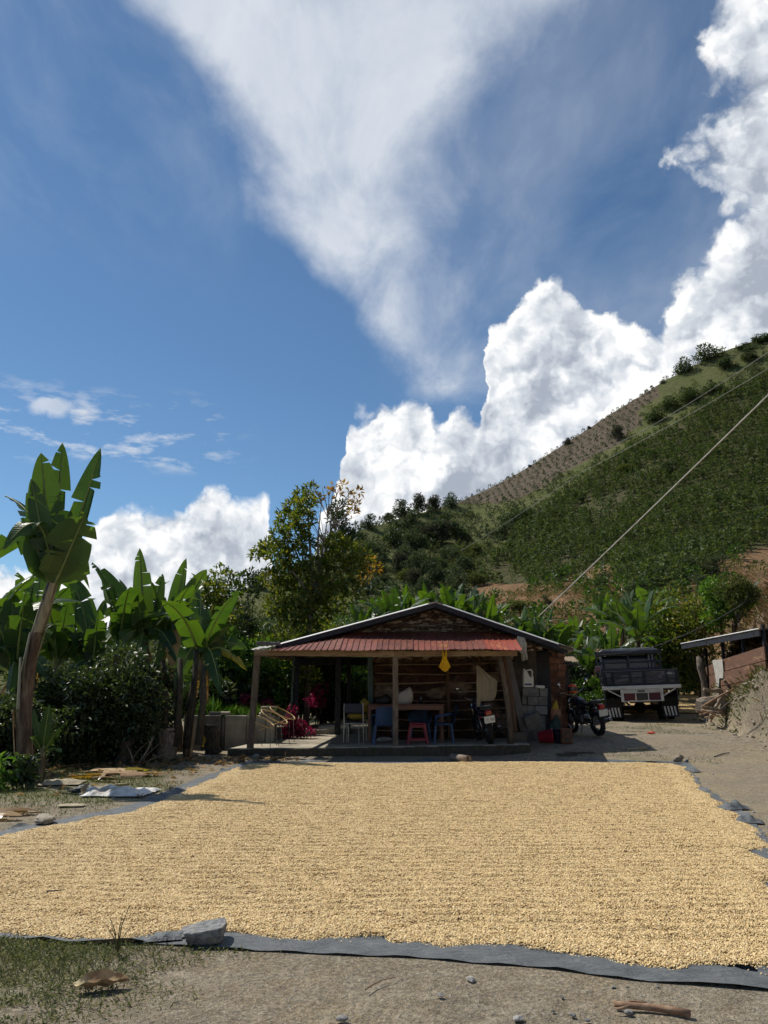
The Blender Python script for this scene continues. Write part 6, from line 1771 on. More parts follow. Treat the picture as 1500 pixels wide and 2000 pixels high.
def motorcycle(loc, yaw, lean, tank, label, plate, old=False, seed=0):
    """heading +y, origin at the rear contact point, leaning on its side stand to its left"""
    t = empty('motorcycle', loc, 0, label, 'motorcycle', 'parked motorcycles')
    t.rotation_euler = Euler((0, -lean, yaw), 'XYZ')
    R = .30; WB = 1.28; P = lambda *a, **k: piece(*a, **k)
    def wheel(y, r, tw, front):
        m = MB(); m.torus((0, y, r), r - tw * .5, tw * .5, 'X', 32, 10); o = m.build('front_wheel' if front else 'rear_wheel', MAT['black_rubber'], t)
        m = MB()
        for k in range(32):
            a = 2 * pi * k / 32
            for s in (-1, 1): m.box((s * tw * .22, y + cos(a + s * .05) * (r - .002), r + sin(a + s * .05) * (r - .002)), (tw * .28, .03, .014), (a + pi / 2, 0, 0))
        m.build('tread', MAT['black_rubber'], o)
        m = MB(); m.torus((0, y, r), r - tw - .004, .014, 'X', 32, 6, flat=1); m.build('rim', MAT['chrome'], o)
        m = MB(); M = Matrix.Translation((0, y, r)) @ Matrix.Rotation(pi / 2, 4, 'Y'); m.lathe([(.02, -.07), (.055, -.045), (.055, .045), (.02, .07)], M, 14); m.build('hub', MAT['engine_metal'], o)
        m = MB()
        for k in range(28):
            a = 2 * pi * k / 28; s = 1 if k % 2 else -1; b = a + s * .35
            m.tube([(s * .035, y + cos(b) * .05, r + sin(b) * .05), (0, y + cos(a) * (r - tw), r + sin(a) * (r - tw))], .0022, 4)
        m.build('spokes', MAT['chrome'], o)
    wheel(0, .305, .12, False); wheel(WB, .30, .085, True)
    # swing arm, shocks, frame
    m = MB()
    for s in (-1, 1): m.tube([(s * .09, 0, R), (s * .10, .42, .36)], .018, 8)
    m.build('swing_arm', MAT['black_paint'], t)
    for s in (-1, 1):
        m = MB(); a = Vector((s * .125, .02, .34)); b = Vector((s * .13, .20, .70)); m.tube([a, b], .014, 8); sp = m.build('shock_absorber', MAT['chrome'], t)
        m = MB(); pts = [a.lerp(b, .25 + .6 * i / 60) + Vector((cos(i * .9) * .028, sin(i * .9) * .028, 0)) for i in range(61)]; m.tube(pts, .0055, 5); m.build('spring', MAT['chrome'], sp)
    m = MB()
    for s in (-1, 1):
        m.tube([(s * .03, 1.02, .88), (s * .07, .62, .66), (s * .12, .38, .60), (s * .12, -.02, .74)], .015, 7); m.tube([(s * .03, 1.03, .80), (s * .08, .90, .38), (s * .09, .50, .30), (s * .1, .42, .40), (s * .12, .38, .6)], .015, 7)
    m.build('frame', MAT['black_paint'], t)
    # engine
    m = MB(); m.box((0, .68, .37), (.26, .34, .20)); m.lathe([(.10, -.15), (.115, -.12), (.115, .12), (.10, .15)], Matrix.Translation((0, .58, .36)) @ Matrix.Rotation(pi / 2, 4, 'Y'), 16); en = m.build('engine', MAT['engine_metal'], t, bevel=.02)
    m = MB()
    for k in range(8): m.box((0, .74 + .012 * k, .48 + .026 * k), (.20 - .006 * k, .17, .012), (-.35, 0, 0))
    m.build('cooling_fins', MAT['steel'], en)
    m = MB(); m.tube([(.05, .84, .52), (.08, .98, .45), (.12, .95, .25), (.14, .6, .19), (.16, .2, .24), (.17, -.05, .30)], .02, 8); ex = m.build('exhaust_pipe', MAT['chrome'], t)
    m = MB(); m.tube([(.17, .25, .255), (.175, .18, .27), (.185, -.32, .37), (.187, -.36, .378)], [.025, .045, .05, .03], 12); m.build('muffler', MAT['black_paint' if not old else 'chrome'], ex)
    m = MB(); m.tube([(.187, -.345, .376), (.189, -.385, .386)], .024, 10); m.build('muffler_tip', MAT['steel'], ex)
    # tank
    rows = []
    for i in range(9):
        u = i / 8; y = .50 + .50 * u; wq = .055 + .10 * sin(pi * min(1, .2 + u * .75)) ; zt = .80 + .13 * sin(pi * min(1, .15 + u * .72)); zb = .66 + .03 * u
        rows.append([(wq * cos(a) * (1 if sin(a) > -.2 else .8), y, (zt + zb) / 2 + (zt - zb) / 2 * sin(a)) for a in [2 * pi * k / 16 for k in range(17)]])
    m = MB(); m.grid(rows); m.add(rows[0][:16], [list(range(16))]); m.add(rows[-1][:16], [list(range(16))[::-1]])
    tk = m.build('fuel_tank', MAT[tank], t); MB().lathe([(.03, 0), (.03, .015), (0, .02)], Matrix.Translation((0, .78, .925)), 12).build('filler_cap', MAT['chrome'], tk)
    P('tank_stripe', MAT['white_stripe'], tk, 'bbox', (-.075, .60, .878), (-.02, .68, .893))
    # seat
    rows = []
    for i in range(9):
        u = i / 8; y = -.12 + .66 * u; wq = .125 - .045 * u; zc = .78 - .03 * sin(pi * u) + (.02 if u < .3 else 0)
        rows.append([(wq * cos(a), y, zc + .045 * sin(a)) for a in [2 * pi * k / 14 for k in range(15)]])
    m = MB(); m.grid(rows); m.add(rows[0][:14], [list(range(14))]); m.add(rows[-1][:14], [list(range(14))[::-1]]); m.build('seat', MAT['seat_vinyl'], t)
    # rear fender, rack, tail lamp, indicators, plate
    rows = []
    for i in range(10):
        a = radians(28 + 112 * i / 9); rr = .355
        rows.append([(x, -cos(pi - a) * rr * -1 if False else cos(a) * rr, .31 + sin(a) * rr - abs(x) * .35) for x in (-.085, -.05, 0, .05, .085)])
    rows = [[(x, -y_, z_) for x, y_, z_ in r] for r in rows]
    m = MB(); m.grid(rows); m.grid([[(x * .96, y_, z_ - .006) for x, y_, z_ in r] for r in rows[::-1]]); m.build('rear_fender', MAT['black_paint'], t)
    for s in (-1, 1): P('side_panel', MAT[tank], t, 'box', (s * .115, .30, .61), (.025, .30, .18), (0, 0, 0), bevel=.015)
    m = MB()
    for s in (-1, 1): m.tube([(s * .12, .12, .79), (s * .12, -.10, .84), (s * .10, -.38, .86), (0, -.42, .86)], .009, 6)
    for y in (-.15, -.24, -.33): m.tube([(-.11, y, .852), (.11, y, .852)], .007, 6)
    m.build('luggage_rack', MAT['chrome'], t)
    lamp = P('tail_lamp', MAT['red_lens'], t, 'box', (0, -.345, .70), (.15, .09, .12), (.15, 0, 0), bevel=.02); P('lamp_bracket', MAT['black_paint'], lamp, 'box', (0, -.28, .70), (.13, .06, .13), (.15, 0, 0), bevel=.01)
    for s in (-1, 1):
        st = P('indicator', MAT['dull_red'], t, 'box', (s * .19, -.32, .62), (.06, .06, .06), bevel=.018); P('indicator_stem', MAT['chrome'], st, 'tube', [(s * .05, -.30, .63), (s * .165, -.32, .62)], .008, 6)
    pl = P('number_plate', MAT['plate_white'], t, 'box', (0, -.392, .555), (.235, .004, .15), (.12, 0, 0))
    if plate:
        lm = lettering(plate, -.095, .52, .19, .062, -.3985); o = lm.build('plate_lettering', MAT['plate_ink'], pl)
    P('plate_bracket', MAT['black_paint'], pl, 'box', (0, -.36, .60), (.06, .05, .10))
    # fork, front fender, headlamp, bars
    top = Vector((0, 1.02, .95)); ax = Vector((0, WB, R))
    m = MB()
    for s in (-1, 1): m.tube([ax + Vector((s * .075, 0, 0)), Vector((s * .085, 1.00, .93))], [.026, .02], 10)
    fk = m.build('fork', MAT['chrome'], t)
    P('fork_clamp', MAT['black_paint'], fk, 'box', (0, 1.0, .91), (.24, .07, .04)); P('fork_clamp', MAT['black_paint'], fk, 'box', (0, 1.06, .78), (.24, .07, .04))
    rows = []
    for i in range(9):
        a = radians(20 + 130 * i / 8); rows.append([(x, WB + cos(a) * .33, R + sin(a) * .33 - abs(x) * .3) for x in (-.06, -.03, 0, .03, .06)])
    m = MB(); m.grid(rows); m.grid([[(x * .95, y_, z_ - .005) for x, y_, z_ in r] for r in rows[::-1]]); m.build('front_fender', MAT[tank], t)
    hl = MB().lathe([(.03, -.12), (.07, -.09), (.09, 0), (.092, .02), (.0, .04)], Matrix.Translation((0, 1.14, .88)) @ Matrix.Rotation(-pi / 2, 4, 'X'), 16).build('headlamp', MAT['chrome'], t)
    MB().lathe([(.035, 0), (.042, .04), (.0, .045)], Matrix.Translation((-.05, 1.04, .98)) @ Matrix.Rotation(.5, 4, 'X'), 12).build('speedometer', MAT['black_paint'], t)
    MB().lathe([(.035, 0), (.042, .04), (.0, .045)], Matrix.Translation((.05, 1.04, .98)) @ Matrix.Rotation(.5, 4, 'X'), 12).build('rev_counter', MAT['black_paint'], t)
    hb = MB().tube([(-.36, .84, 1.03), (-.26, .90, 1.06), (-.12, .99, .98), (0, 1.0, .96), (.12, .99, .98), (.26, .90, 1.06), (.36, .84, 1.03)], .011, 8).build('handlebar', MAT['chrome'], t)
    for s in (-1, 1):
        P('grip', MAT['black_rubber'], hb, 'tube', [(s * .27, .896, 1.057), (s * .38, .83, 1.025)], .018, 8)
        P('lever', MAT['chrome'], hb, 'tube', [(s * .24, .95, 1.06), (s * .38, .92, 1.03)], .006, 6)
        mr = P('mirror', MAT['black_paint'], t, 'lathe', [(.0, .0), (.045, .005), (.055, .02), (.0, .022)], Matrix.Translation((s * .40, .86, 1.28)) @ Matrix.Rotation(pi / 2 + .12, 4, 'X'), 14)
        P('mirror_stem', MAT['chrome'], mr, 'tube', [(s * .22, .92, 1.06), (s * .32, .88, 1.17), (s * .40, .87, 1.27)], .006, 6)
        P('mirror_glass', MAT['mirror_glass'], mr, 'lathe', [(.05, 0), (0, .001)], Matrix.Translation((s * .40, .838, 1.282)) @ Matrix.Rotation(pi / 2 + .12, 4, 'X'), 14)
    for s in (-1, 1): P('foot_peg', MAT['black_rubber'], t, 'tube', [(s * .12, .45, .30), (s * .24, .44, .31)], .014, 6)
    P('chain_guard', MAT['black_paint'], t, 'bbox', (-.115, .0, .36), (-.09, .42, .42)); P('side_stand', MAT['black_paint'], t, 'tube', [(-.10, .55, .28), (-.20, .50, .06)], .010, 6)
    return t
m1x = 2.40
motorcycle((m1x, 18.03, STX(m1x)), radians(4), radians(9), 'blue_tank', 'motorcycle on the porch under a draped towel, seen from straight behind', 'ITC·92A')
motorcycle((5.22, 19.35, gzf(5.22, 19.35) + .02), radians(15), radians(9), 'black_tank', 'black motorcycle leaning on the ground right of the house, seen from its rear right', '', old=True)
# ------------------------------------------------------------------ things on and round the porch
def crate_pts(): pass
def on_slab(px, y): 
    p = A(px, 1400, y); return Vector((p.x, y, STX(p.x)))
def plastic_chair(px, y, yaw, label):
    p = on_slab(px, y); t = empty('plastic_chair', p, yaw, label, 'chair', 'blue plastic chairs at the table')
    M = MAT['blue_plastic']
    for sx in (-1, 1):
        for sy in (-1, 1):
            MB().bar((sx * .25, sy * .22, 0), (sx * .20, sy * .18, .42), .055, .035, (0, 1, 0)).build('leg', M, t)
        MB().tube([(sx * .235, .20, .40), (sx * .27, .16, .60), (sx * .27, -.08, .64), (sx * .21, -.20, .66)], .02, 8, flat=1.3).build('armrest', M, t)
    piece('seat', M, t, 'box', (0, 0, .425), (.44, .42, .035), bevel=.012)
    rows = []
    for i in range(8):
        v = i / 7; rows.append([((u - .5) * (.44 - .05 * v * v), -.20 - .10 * v - .04 * (1 - (2 * u - 1) ** 2), .43 + .42 * v - .03 * (2 * u - 1) ** 2 * v) for u in [k / 8 for k in range(9)]])
    m = MB(); m.grid(rows); m.grid([[(a, b - .012, c) for a, b, c in r] for r in rows[::-1]]); bk = m.build('backrest', M, t)
    return t
plastic_chair(750, 18.35, radians(4), 'blue plastic chair with its back to the yard, at the left end of the table')
plastic_chair(866, 18.5, radians(88), 'blue plastic armchair at the right end of the table')
plastic_chair(820, 19.45, radians(180), 'blue plastic chair in the dark behind the table')
def stool():
    p = on_slab(815, 18.2); t = empty('plastic_stool', p, .05, 'small red plastic stool in front of the table', 'stool'); M = MAT['red_plastic']
    piece('seat', M, t, 'box', (0, 0, .46), (.34, .30, .035), bevel=.012)
    for sx in (-1, 1):
        for sy in (-1, 1): MB().bar((sx * .235, sy * .18, 0), (sx * .15, sy * .125, .45), .05, .028, (0, 1, 0)).build('leg', M, t)
    for sy in (-1, 1): piece('rail', M, t, 'box', (0, sy * .172, .11), (.42, .02, .045)); piece('rail', M, t, 'box', (0, sy * .13, .40), (.31, .02, .05))
    for sx in (-1, 1): piece('rail', M, t, 'box', (sx * .22, 0, .11), (.02, .30, .04))
stool()
def table():
    a = on_slab(716, 18.9); b = on_slab(868, 18.9); cx = (a.x + b.x) / 2; w = b.x - a.x; z = STX(cx)
    t = empty('table', (cx, 19.0, z), 0, 'long reddish-brown wooden table standing along the wall', 'table')
    piece('tabletop', MAT['tabletop_red'], t, 'box', (0, 0, .865), (w, .72, .03), bevel=.005)
    for s in (-1, 1): piece('apron', MAT['tabletop_red'], t, 'box', (0, s * .30, .80), (w - .14, .025, .09)); piece('apron', MAT['tabletop_red'], t, 'box', (s * (w / 2 - .08), 0, .80), (.025, .58, .09))
    for sx in (-1, 1):
        for sy in (-1, 1): piece('leg', MAT['tabletop_red'], t, 'bbox', (sx * (w / 2 - .07) - .028, sy * .30 - .028, 0), (sx * (w / 2 - .07) + .028, sy * .30 + .028, .85))
    return cx, z + .88
tcx, tz = table()
# sack and bundle on the table
def sack(px, py, y, w, h, d, mt, name, label, cat, z, seed, lean=.0):
    p = A(px, py, y); R = random.Random(seed); rows = []
    for i in range(9):
        v = i / 8; k = (1 - .55 * v ** 3) * (1 - .25 * (1 - v) ** 4)
        rows.append([(p.x + cos(a) * w / 2 * k * (1 + R.uniform(-.05, .05)) + lean * v, y + sin(a) * d / 2 * (k if v < .9 else .12), z + h * v * (1 + .18 * cos(a) * v)) for a in [2 * pi * q / 14 for q in range(14)]])
    m = MB(); b = 0
    for r in rows: m.v.extend(Vector(q) for q in r)
    for i in range(8):
        for q in range(14): m.f.append([i * 14 + q, i * 14 + (q + 1) % 14, (i + 1) * 14 + (q + 1) % 14, (i + 1) * 14 + q]); m.sm.append(True)
    m.f.append(list(range(14))[::-1]); m.sm.append(False); m.f.append([8 * 14 + q for q in range(14)]); m.sm.append(False)
    o = m.build(name, MAT[mt]); return tag(o, label, cat)
sack(789, 1360, 19.0, .46, .34, .26, 'sacking', 'woven_sack', 'pale woven sack slumped on the table behind the middle post', 'sack', tz + .002, 1, .04)
sack(748, 1365, 19.05, .42, .20, .3, 'seat_vinyl', 'dark_bundle', 'dark bundle lying on the left end of the table', 'bundle', tz + .002, 2)
o = MB().lathe([(.032, 0), (.032, .14), (.012, .19), (.012, .23), (0, .232)], Matrix.Translation((A(822, 1365, 19.0).x, 19.0, tz + .001)), 12).build('bottle', MAT['cab_glass']); tag(o, 'slim dark bottle standing on the right half of the table', 'bottle')
# white metal chair with a yellow bag
def metal_chair():
    p = on_slab(694, 19.05); t = empty('metal_chair', p, radians(-8), 'white tube-frame chair with a dark blue back, left of the table', 'chair')
    for s in (-1, 1):
        MB().tube([(s * .24, -.22, 0), (s * .23, -.20, .46), (s * .23, -.24, .70), (s * .225, -.26, .92)], .013, 8).build('rear_tube', MAT['wire_white'], t)
        MB().tube([(s * .24, .20, 0), (s * .23, .19, .44), (s * .23, -.19, .45)], .013, 8).build('front_tube', MAT['wire_white'], t)
        MB().tube([(s * .13, -.21, 0), (s * .12, -.20, .36), (s * .16, -.20, .45)], .010, 6).build('brace', MAT['wire_white'], t)
    piece('seat', MAT['seat_vinyl'], t, 'box', (0, 0, .475), (.47, .42, .05), bevel=.015); piece('backrest', MAT['blue_black_plastic'], t, 'box', (-.0, -.255, .80), (.44, .035, .22), bevel=.012)
    piece('seat_rail', MAT['wire_white'], t, 'tube', [(-.24, -.205, .445), (.24, -.205, .445)], .011, 6)
metal_chair()
p = on_slab(700, 19.1)
m = MB(); m.rock((p.x - .02, 19.1, p.z + .60), .24, 3, .42, 2, .5, (1.1, .8, 1)); m.rock((p.x + .16, 19.16, p.z + .82), .14, 5, 1.5, 2, .5); o = m.build('yellow_bag', MAT['yellow_bag']); o.data.polygons.foreach_set('use_smooth', [True] * len(o.data.polygons)); tag(o, 'crumpled yellow bag heaped on the seat of the white chair', 'bag')
p = A(750, 1440, 19.2)
o = MB().rock((p.x, 19.2, STX(p.x) + .05), .16, 8, .4, 2, .6, (1.3, .8, 1)).build('rag', MAT['cloth_grey']); tag(o, 'pale rag lying on the floor under the table', 'rag')

# hank of yellow rope hung from the beam
def rope():
    Y = 17.42; top = A(868, 1268, Y); bot = A(868, 1313, Y); h = top.z - bot.z; m = MB(); R = random.Random(3)
    for k in range(26):
        s = -1 + 2 * k / 25; wt = .052 + .01 * R.random(); wb = .125 * s * (1 + R.uniform(-.06, .06)); d = R.uniform(-.03, .03)
        x0 = top.x + (.055 if s > 0 else -.055) * (.6 + .4 * abs(s)); zb = bot.z + .05 * (s * s) + R.uniform(0, .05)
        m.tube([(x0, Y, top.z - .0), (top.x + s * .045, Y + d * .5, top.z - h * .42), (top.x + wb, Y + d, top.z - h * .78), (top.x + wb * .75, Y + d, zb + .02), (top.x + wb * .3, Y + d, zb)], .008, 5)
    for z_ in (.34, .37, .40): m.torus((top.x, Y, top.z - h * z_), .048, .009, 'Z', 14, 5)
    for sgn in (-1, 1): m.tube([(top.x + sgn * .055, Y, top.z), (top.x + sgn * .05, Y + .06, top.z + .10), (top.x + sgn * .045, Y + .20, top.z + .10)], .008, 5)
    o = m.build('rope_hank', MAT['yellow_rope']); tag(o, 'hank of bright yellow rope hanging from the porch beam', 'rope')
rope()
# draped towel: from a stick on the wall down over the seat of the first motorcycle
def drape(name, label, outline_rows, mt, cat, th=.006, fold=.02, freq=16):
    rows = []
    for i, r in enumerate(outline_rows):
        a, b = Vector(r[0]), Vector(r[1]); row = []
        for k in range(17):
            u = k / 16; q = a.lerp(b, u) + Vector((0, 1, 0)) * fold * sin(u * freq + i * .35) * min(1, i / 2 + .2); row.append(q)
        rows.append(row)
    m = MB(); m.grid(rows); m.grid([[q + Vector((0, th, 0)) for q in r] for r in rows[::-1]])
    return tag(m.build(name, MAT[mt]), label, cat)
YT = 18.15
drape('towel', 'khaki towel hung in a point over the motorcycle on the porch', [(A(930, 1300, YT + .2), A(933, 1299, YT + .2)), (A(931, 1311, YT + .12), A(947, 1311, YT + .15)), (A(931, 1322, YT + .05), A(962, 1322, YT + .1)), (A(931, 1331, YT), A(972, 1330, YT + .08)), (A(931, 1342, YT), A(971, 1341, YT + .04)), (A(931, 1353, YT - .02), A(970, 1353, YT)), (A(932, 1363, YT - .04), A(968, 1362, YT - .02)), (A(932, 1369, YT - .05), A(961, 1369, YT - .05))], 'towel', 'towel', .008, .022, 19)
drape('towel_end', '', [(A(931, 1364, YT - .045), A(940, 1364, YT - .05)), (A(931, 1379, YT - .05), A(937, 1381, YT - .05))], 'towel', 'towel', .008, .01, 8)
_e = bpy.data.objects['towel_end']; _e.parent = bpy.data.objects['towel']; del _e['category']
o = MB().tube([A(909, 1281, 19.6), A(931, 1300, YT + .25)], .022, 7).build('wooden_stick', MAT['wood_grey']); tag(o, 'slanting stick from the wall that holds the towel up', 'stick')
YC = 18.55
drape('hanging_rag', 'pale ragged cloth hanging under the right corner of the red roof', [(A(1010, 1242, YC), A(1025, 1246, YC)), (A(1009, 1256, YC), A(1029, 1258, YC)), (A(1010, 1268, YC), A(1029, 1272, YC)), (A(1018, 1276, YC), A(1031, 1282, YC)), (A(1020, 1291, YC), A(1031, 1288, YC))], 'cloth_grey', 'cloth', .006, .03, 13)

# cane hoop chairs, stacked and tipped, at the left of the porch
def cane_chair(h0, h1, y, legs, rail, label):
    a = A(*h0, y); b = A(*h1, y - .12)
    base = Vector(((a.x + b.x) / 2, y, STX(a.x))); t = empty('cane_chair', base, 0, label, 'chair', 'cane hoop chairs on the porch')
    a = a - base; b = b - base; c = (a + b) / 2; ax = (b - a) / 2; side = Vector((.14, .42, .05)); pts = []
    for off, r in ((0, .012), (.035, .008)):
        pts = [c + ax * cos(q) * (1 - off) + side * .5 * sin(q) * (1 - off) for q in [2 * pi * i / 36 for i in range(36)]]
        MB().tube(pts, r, 7, closed=True).build('hoop', MAT['cane'], t)
    m = MB()
    for i in range(9):
        u = -1 + 2 * (i + .5) / 9; w = sqrt(1 - u * u) * .95
        m.tube([c + ax * u - side * .5 * w, c + ax * u + side * .5 * w - Vector((0, 0, .03))], .004, 4)
    m.build('webbing', MAT['wire_dark'], t)
    MB().tube([A(*rail[0], y - .15) - base, A(*rail[1], y + .1) - base], .012, 7).build('rail', MAT['cane'], t)
    for (p0, p1, dy) in legs:
        q1 = A(*p1, y + dy) ; q0 = A(*p0, y + dy); q1.z = STX(q1.x)
        MB().tube([q0 - base, q1 - base], .008, 5).build('leg', MAT['wire_dark'], t)
cane_chair((485, 1395), (534, 1421), 18.0, [((489, 1410), (483, 1460), .0), ((527, 1424), (528, 1457), -.1), ((508, 1424), (512, 1452), .25), ((530, 1420), (545, 1450), .3)], ((505, 1426), (534, 1416)), 'front one of the three tipped cane hoop chairs, beside the left post')
cane_chair((512, 1386), (560, 1413), 18.7, [((540, 1418), (540, 1452), -.1), ((549, 1414), (551, 1451), .1), ((520, 1400), (522, 1448), .3)], ((530, 1417), (560, 1406)), 'middle one of the three tipped cane hoop chairs')
cane_chair((529, 1380), (575, 1405), 19.3, [((565, 1410), (565, 1443), -.1), ((573, 1402), (575, 1436), .2), ((545, 1396), (548, 1437), .35)], ((555, 1408), (573, 1401)), 'rear one of the three tipped cane hoop chairs, nearest the magenta plant')

# ------------------------------------------------------------------ right of the porch: blocks, jug, crate, buckets
def gblock(px, py, y, w, h, d, rot, name, mt, label, cat, group, holes=False):
    p = A(px, py, y); o = None; m = MB(); m.box((0, 0, 0), (w, d, h)); o = m.build(name, MAT[mt], None, bevel=.006, loc=p, rot=rot); tag(o, label, cat, group)
    if holes:
        for s in (-1, 1): piece('cell', MAT['black_paint'], o, 'box', (s * w * .22, -d / 2 - .001, 0), (w * .30, .004, h * .62))
    return o
ys = 19.3; bw = .40; bh = .205
k = 0; names = ['left block of the top course', 'end block of the top course, right', 'left end block of the second course', 'middle block of the second course', 'right end block of the second course', 'left block of the third course', 'right block of the third course', 'left block of the bottom course', 'right block of the bottom course']
for px, py, w in [(1035, 1351, .40), (1061, 1352, .20), (1023, 1368, .13), (1039, 1368.5, .25), (1059, 1369, .23), (1031, 1386, .32), (1056, 1387, .30), (1029, 1404, .28), (1052, 1406, .30)]:
    gblock(px, py, ys + .02 * (k % 3), w - .008, bh - .008, .19, (0, radians(2), radians([2, -3, 3, 1, -4, 5, -3, 0, 2][k])), 'concrete_block', 'grey_block', 'grey concrete block, ' + names[k] + ' of the stack by the jug', 'concrete block', 'stack of concrete blocks'); k += 1
for px in (1028, 1052): 
    p = A(px, 1420, ys); q = gzf(p.x, ys); top = A(px, 1415, ys).z
    o = MB().bbox((p.x - .16, ys - .08, q - .02), (p.x + .16, ys + .09, top)).build('concrete_block', MAT['grey_block'], bevel=.006); tag(o, 'concrete block on the ground under the ' + ('left' if px < 1040 else 'right') + ' of the stack', 'concrete block', 'stack of concrete blocks')
gblock(1041, 1409, 18.95, .40, .36, .10, (radians(18), radians(-22), .15), 'paving_slab', 'grey_block', 'square grey slab leaning tilted against the block stack', 'slab', None)
def jug(px, py0, y, label, mt='white_plastic', s=1.0, band=True, name='plastic_jug'):
    b = A(px, py0, y); t = empty(name, b, .1, label, 'jug'); M = MAT[mt]
    m = MB(); prof = [(-.13, 0), (.13, 0), (.13, .27), (.10, .30), (.055, .22), (.0, .34), (-.045, .40), (-.105, .40), (-.12, .30)]
    m.prism([(x * s, z * s) for x, z in prof], -.085 * s, .085 * s, 'Y'); m.build('body', M, t, bevel=.018 * s)
    MB().tube([(.115 * s, 0, .26 * s), (.125 * s, 0, .38 * s), (.10 * s, 0, .415 * s), (.0, 0, .405 * s), (-.045 * s, 0, .36 * s)], .019 * s, 8).build('handle', M, t)
    MB().lathe([(.032 * s, 0), (.032 * s, .04 * s), (0, .042 * s)], Matrix.Translation((-.08 * s, 0, .395 * s)), 14).build('cap', M, t)
    if band: piece('label_band', MAT['label_blue'], t, 'bbox', (-.10, -.0885, .045), (.075, -.0865, .085))
jug(1031, 1342, 19.28, 'white plastic jug with a dark blue band standing on the concrete blocks')
b0 = A(1046, 1341, 19.2); o = MB().tube([b0, A(1063, 1342, 19.25)], [.035, .035], 12).build('pipe_offcut', MAT['white_plastic']); tag(o, 'short white pipe piece lying on the blocks beside the jug', 'pipe')
def pos(px, y): p = A(px, 1400, y); return Vector((p.x, y, gzf(p.x, y)))
p = pos(1011, 18.55)
t = empty('dark_crate', p, .03, 'black plastic crate on the ground at the right end of the porch', 'crate')
piece('body', MAT['black_paint'], t, 'box', (0, 0, .18), (.36, .34, .36), bevel=.01)
for zz in (.08, .2, .32): piece('rib', MAT['blue_black_plastic'], t, 'box', (0, -.172, zz), (.35, .012, .02))
p = pos(1064, 18.45)
M4 = Matrix.Translation((p.x, p.y, p.z + .16)) @ Matrix.Rotation(radians(82), 4, 'Y') @ Matrix.Rotation(.2, 4, 'X')
t = empty('red_bucket', p, 0, 'red plastic bucket lying on its side in front of the blocks', 'bucket')
Ml = Matrix.Translation(-p) @ M4
MB().lathe([(.115, -.17), (.12, -.17), (.162, .17), (.168, .17), (.168, .15), (.160, .15), (.155, .16), (.112, -.16), (0, -.16)], Ml, 22, cap=False).build('body', MAT['red_bucket'], t); MB().lathe([(.115, -.171), (0, -.171)], Ml, 22).build('base', MAT['red_bucket'], t)
p = pos(1086, 18.4)
t = empty('blue_bucket', p, 0, 'small dark blue bucket standing between the red bucket and the clay block', 'bucket')
MB().lathe([(.07, 0), (.10, .30), (.106, .30), (.106, .32), (.096, .32), (.066, .02), (0, .02)], None, 18).build('body', MAT['blue_black_plastic'], t)
MB().tube([(-.1, 0, .3), (-.08, -.08, .24), (0, -.11, .22), (.08, -.08, .24), (.1, 0, .3)], .004, 5).build('handle', MAT['steel'], t)
p = pos(1103, 18.35); o = MB().box((0, 0, 0), (.25, .2, .33)).build('clay_block', MAT['clay_brick'], None, bevel=.01, loc=(p.x, p.y, p.z + .16), rot=(0, 0, .12)); tag(o, 'upright hollow clay block beside the blue bucket', 'brick')
piece('cell', MAT['black_paint'], o, 'box', (0, -.101, .07), (.16, .004, .09)); piece('cell', MAT['black_paint'], o, 'box', (0, -.101, -.07), (.16, .004, .09))
p = pos(1082, 19.0); sack(1082, 1400, 19.15, .34, .50, .3, 'leafbag', 'green_bag', 'dark green bag slumped between the blocks and the motorcycle', 'bag', p.z, 9) if 'leafbag' in MAT else None
wear('leafbag', (.03, .05, .04), (.02, .03, .025), 6, .7, (1, 1, 1), .3)
sack(1082, 1400, 19.15, .36, .48, .3, 'leafbag', 'green_bag', 'dark green bag slumped between the blocks and the motorcycle', 'bag', p.z - .01, 9)
sack(1083, 1375, 19.55, .22, .40, .16, 'yellow_plastic', 'yellow_bag', 'dull yellow bag standing against the brick pier', 'bag', p.z + .42, 10)
gblock(1084, 1402, 19.55, .26, .42, .2, (0, 0, .1), 'clay_block', 'clay_brick', 'clay block under the dull yellow bag at the foot of the pier', 'brick', None)
# helmet on the handlebar of the second motorcycle
h = A(1118, 1346, 20.35)
t = empty('helmet', h, .4, 'orange helmet hung on the handlebar of the black motorcycle', 'helmet')
MB().lathe([(.0, .14), (.05, .133), (.09, .11), (.12, .06), (.13, 0), (.125, -.06), (.11, -.10), (.10, -.10), (.115, -.05), (.12, 0), (.0, .12)], None, 18).build('shell', MAT['orange_plastic'], t)
piece('visor', MAT['cab_glass'], t, 'lathe', [(.128, .05), (.136, .0), (.130, -.04)], Matrix.Translation((0, -.004, 0)), 18, cap=False)

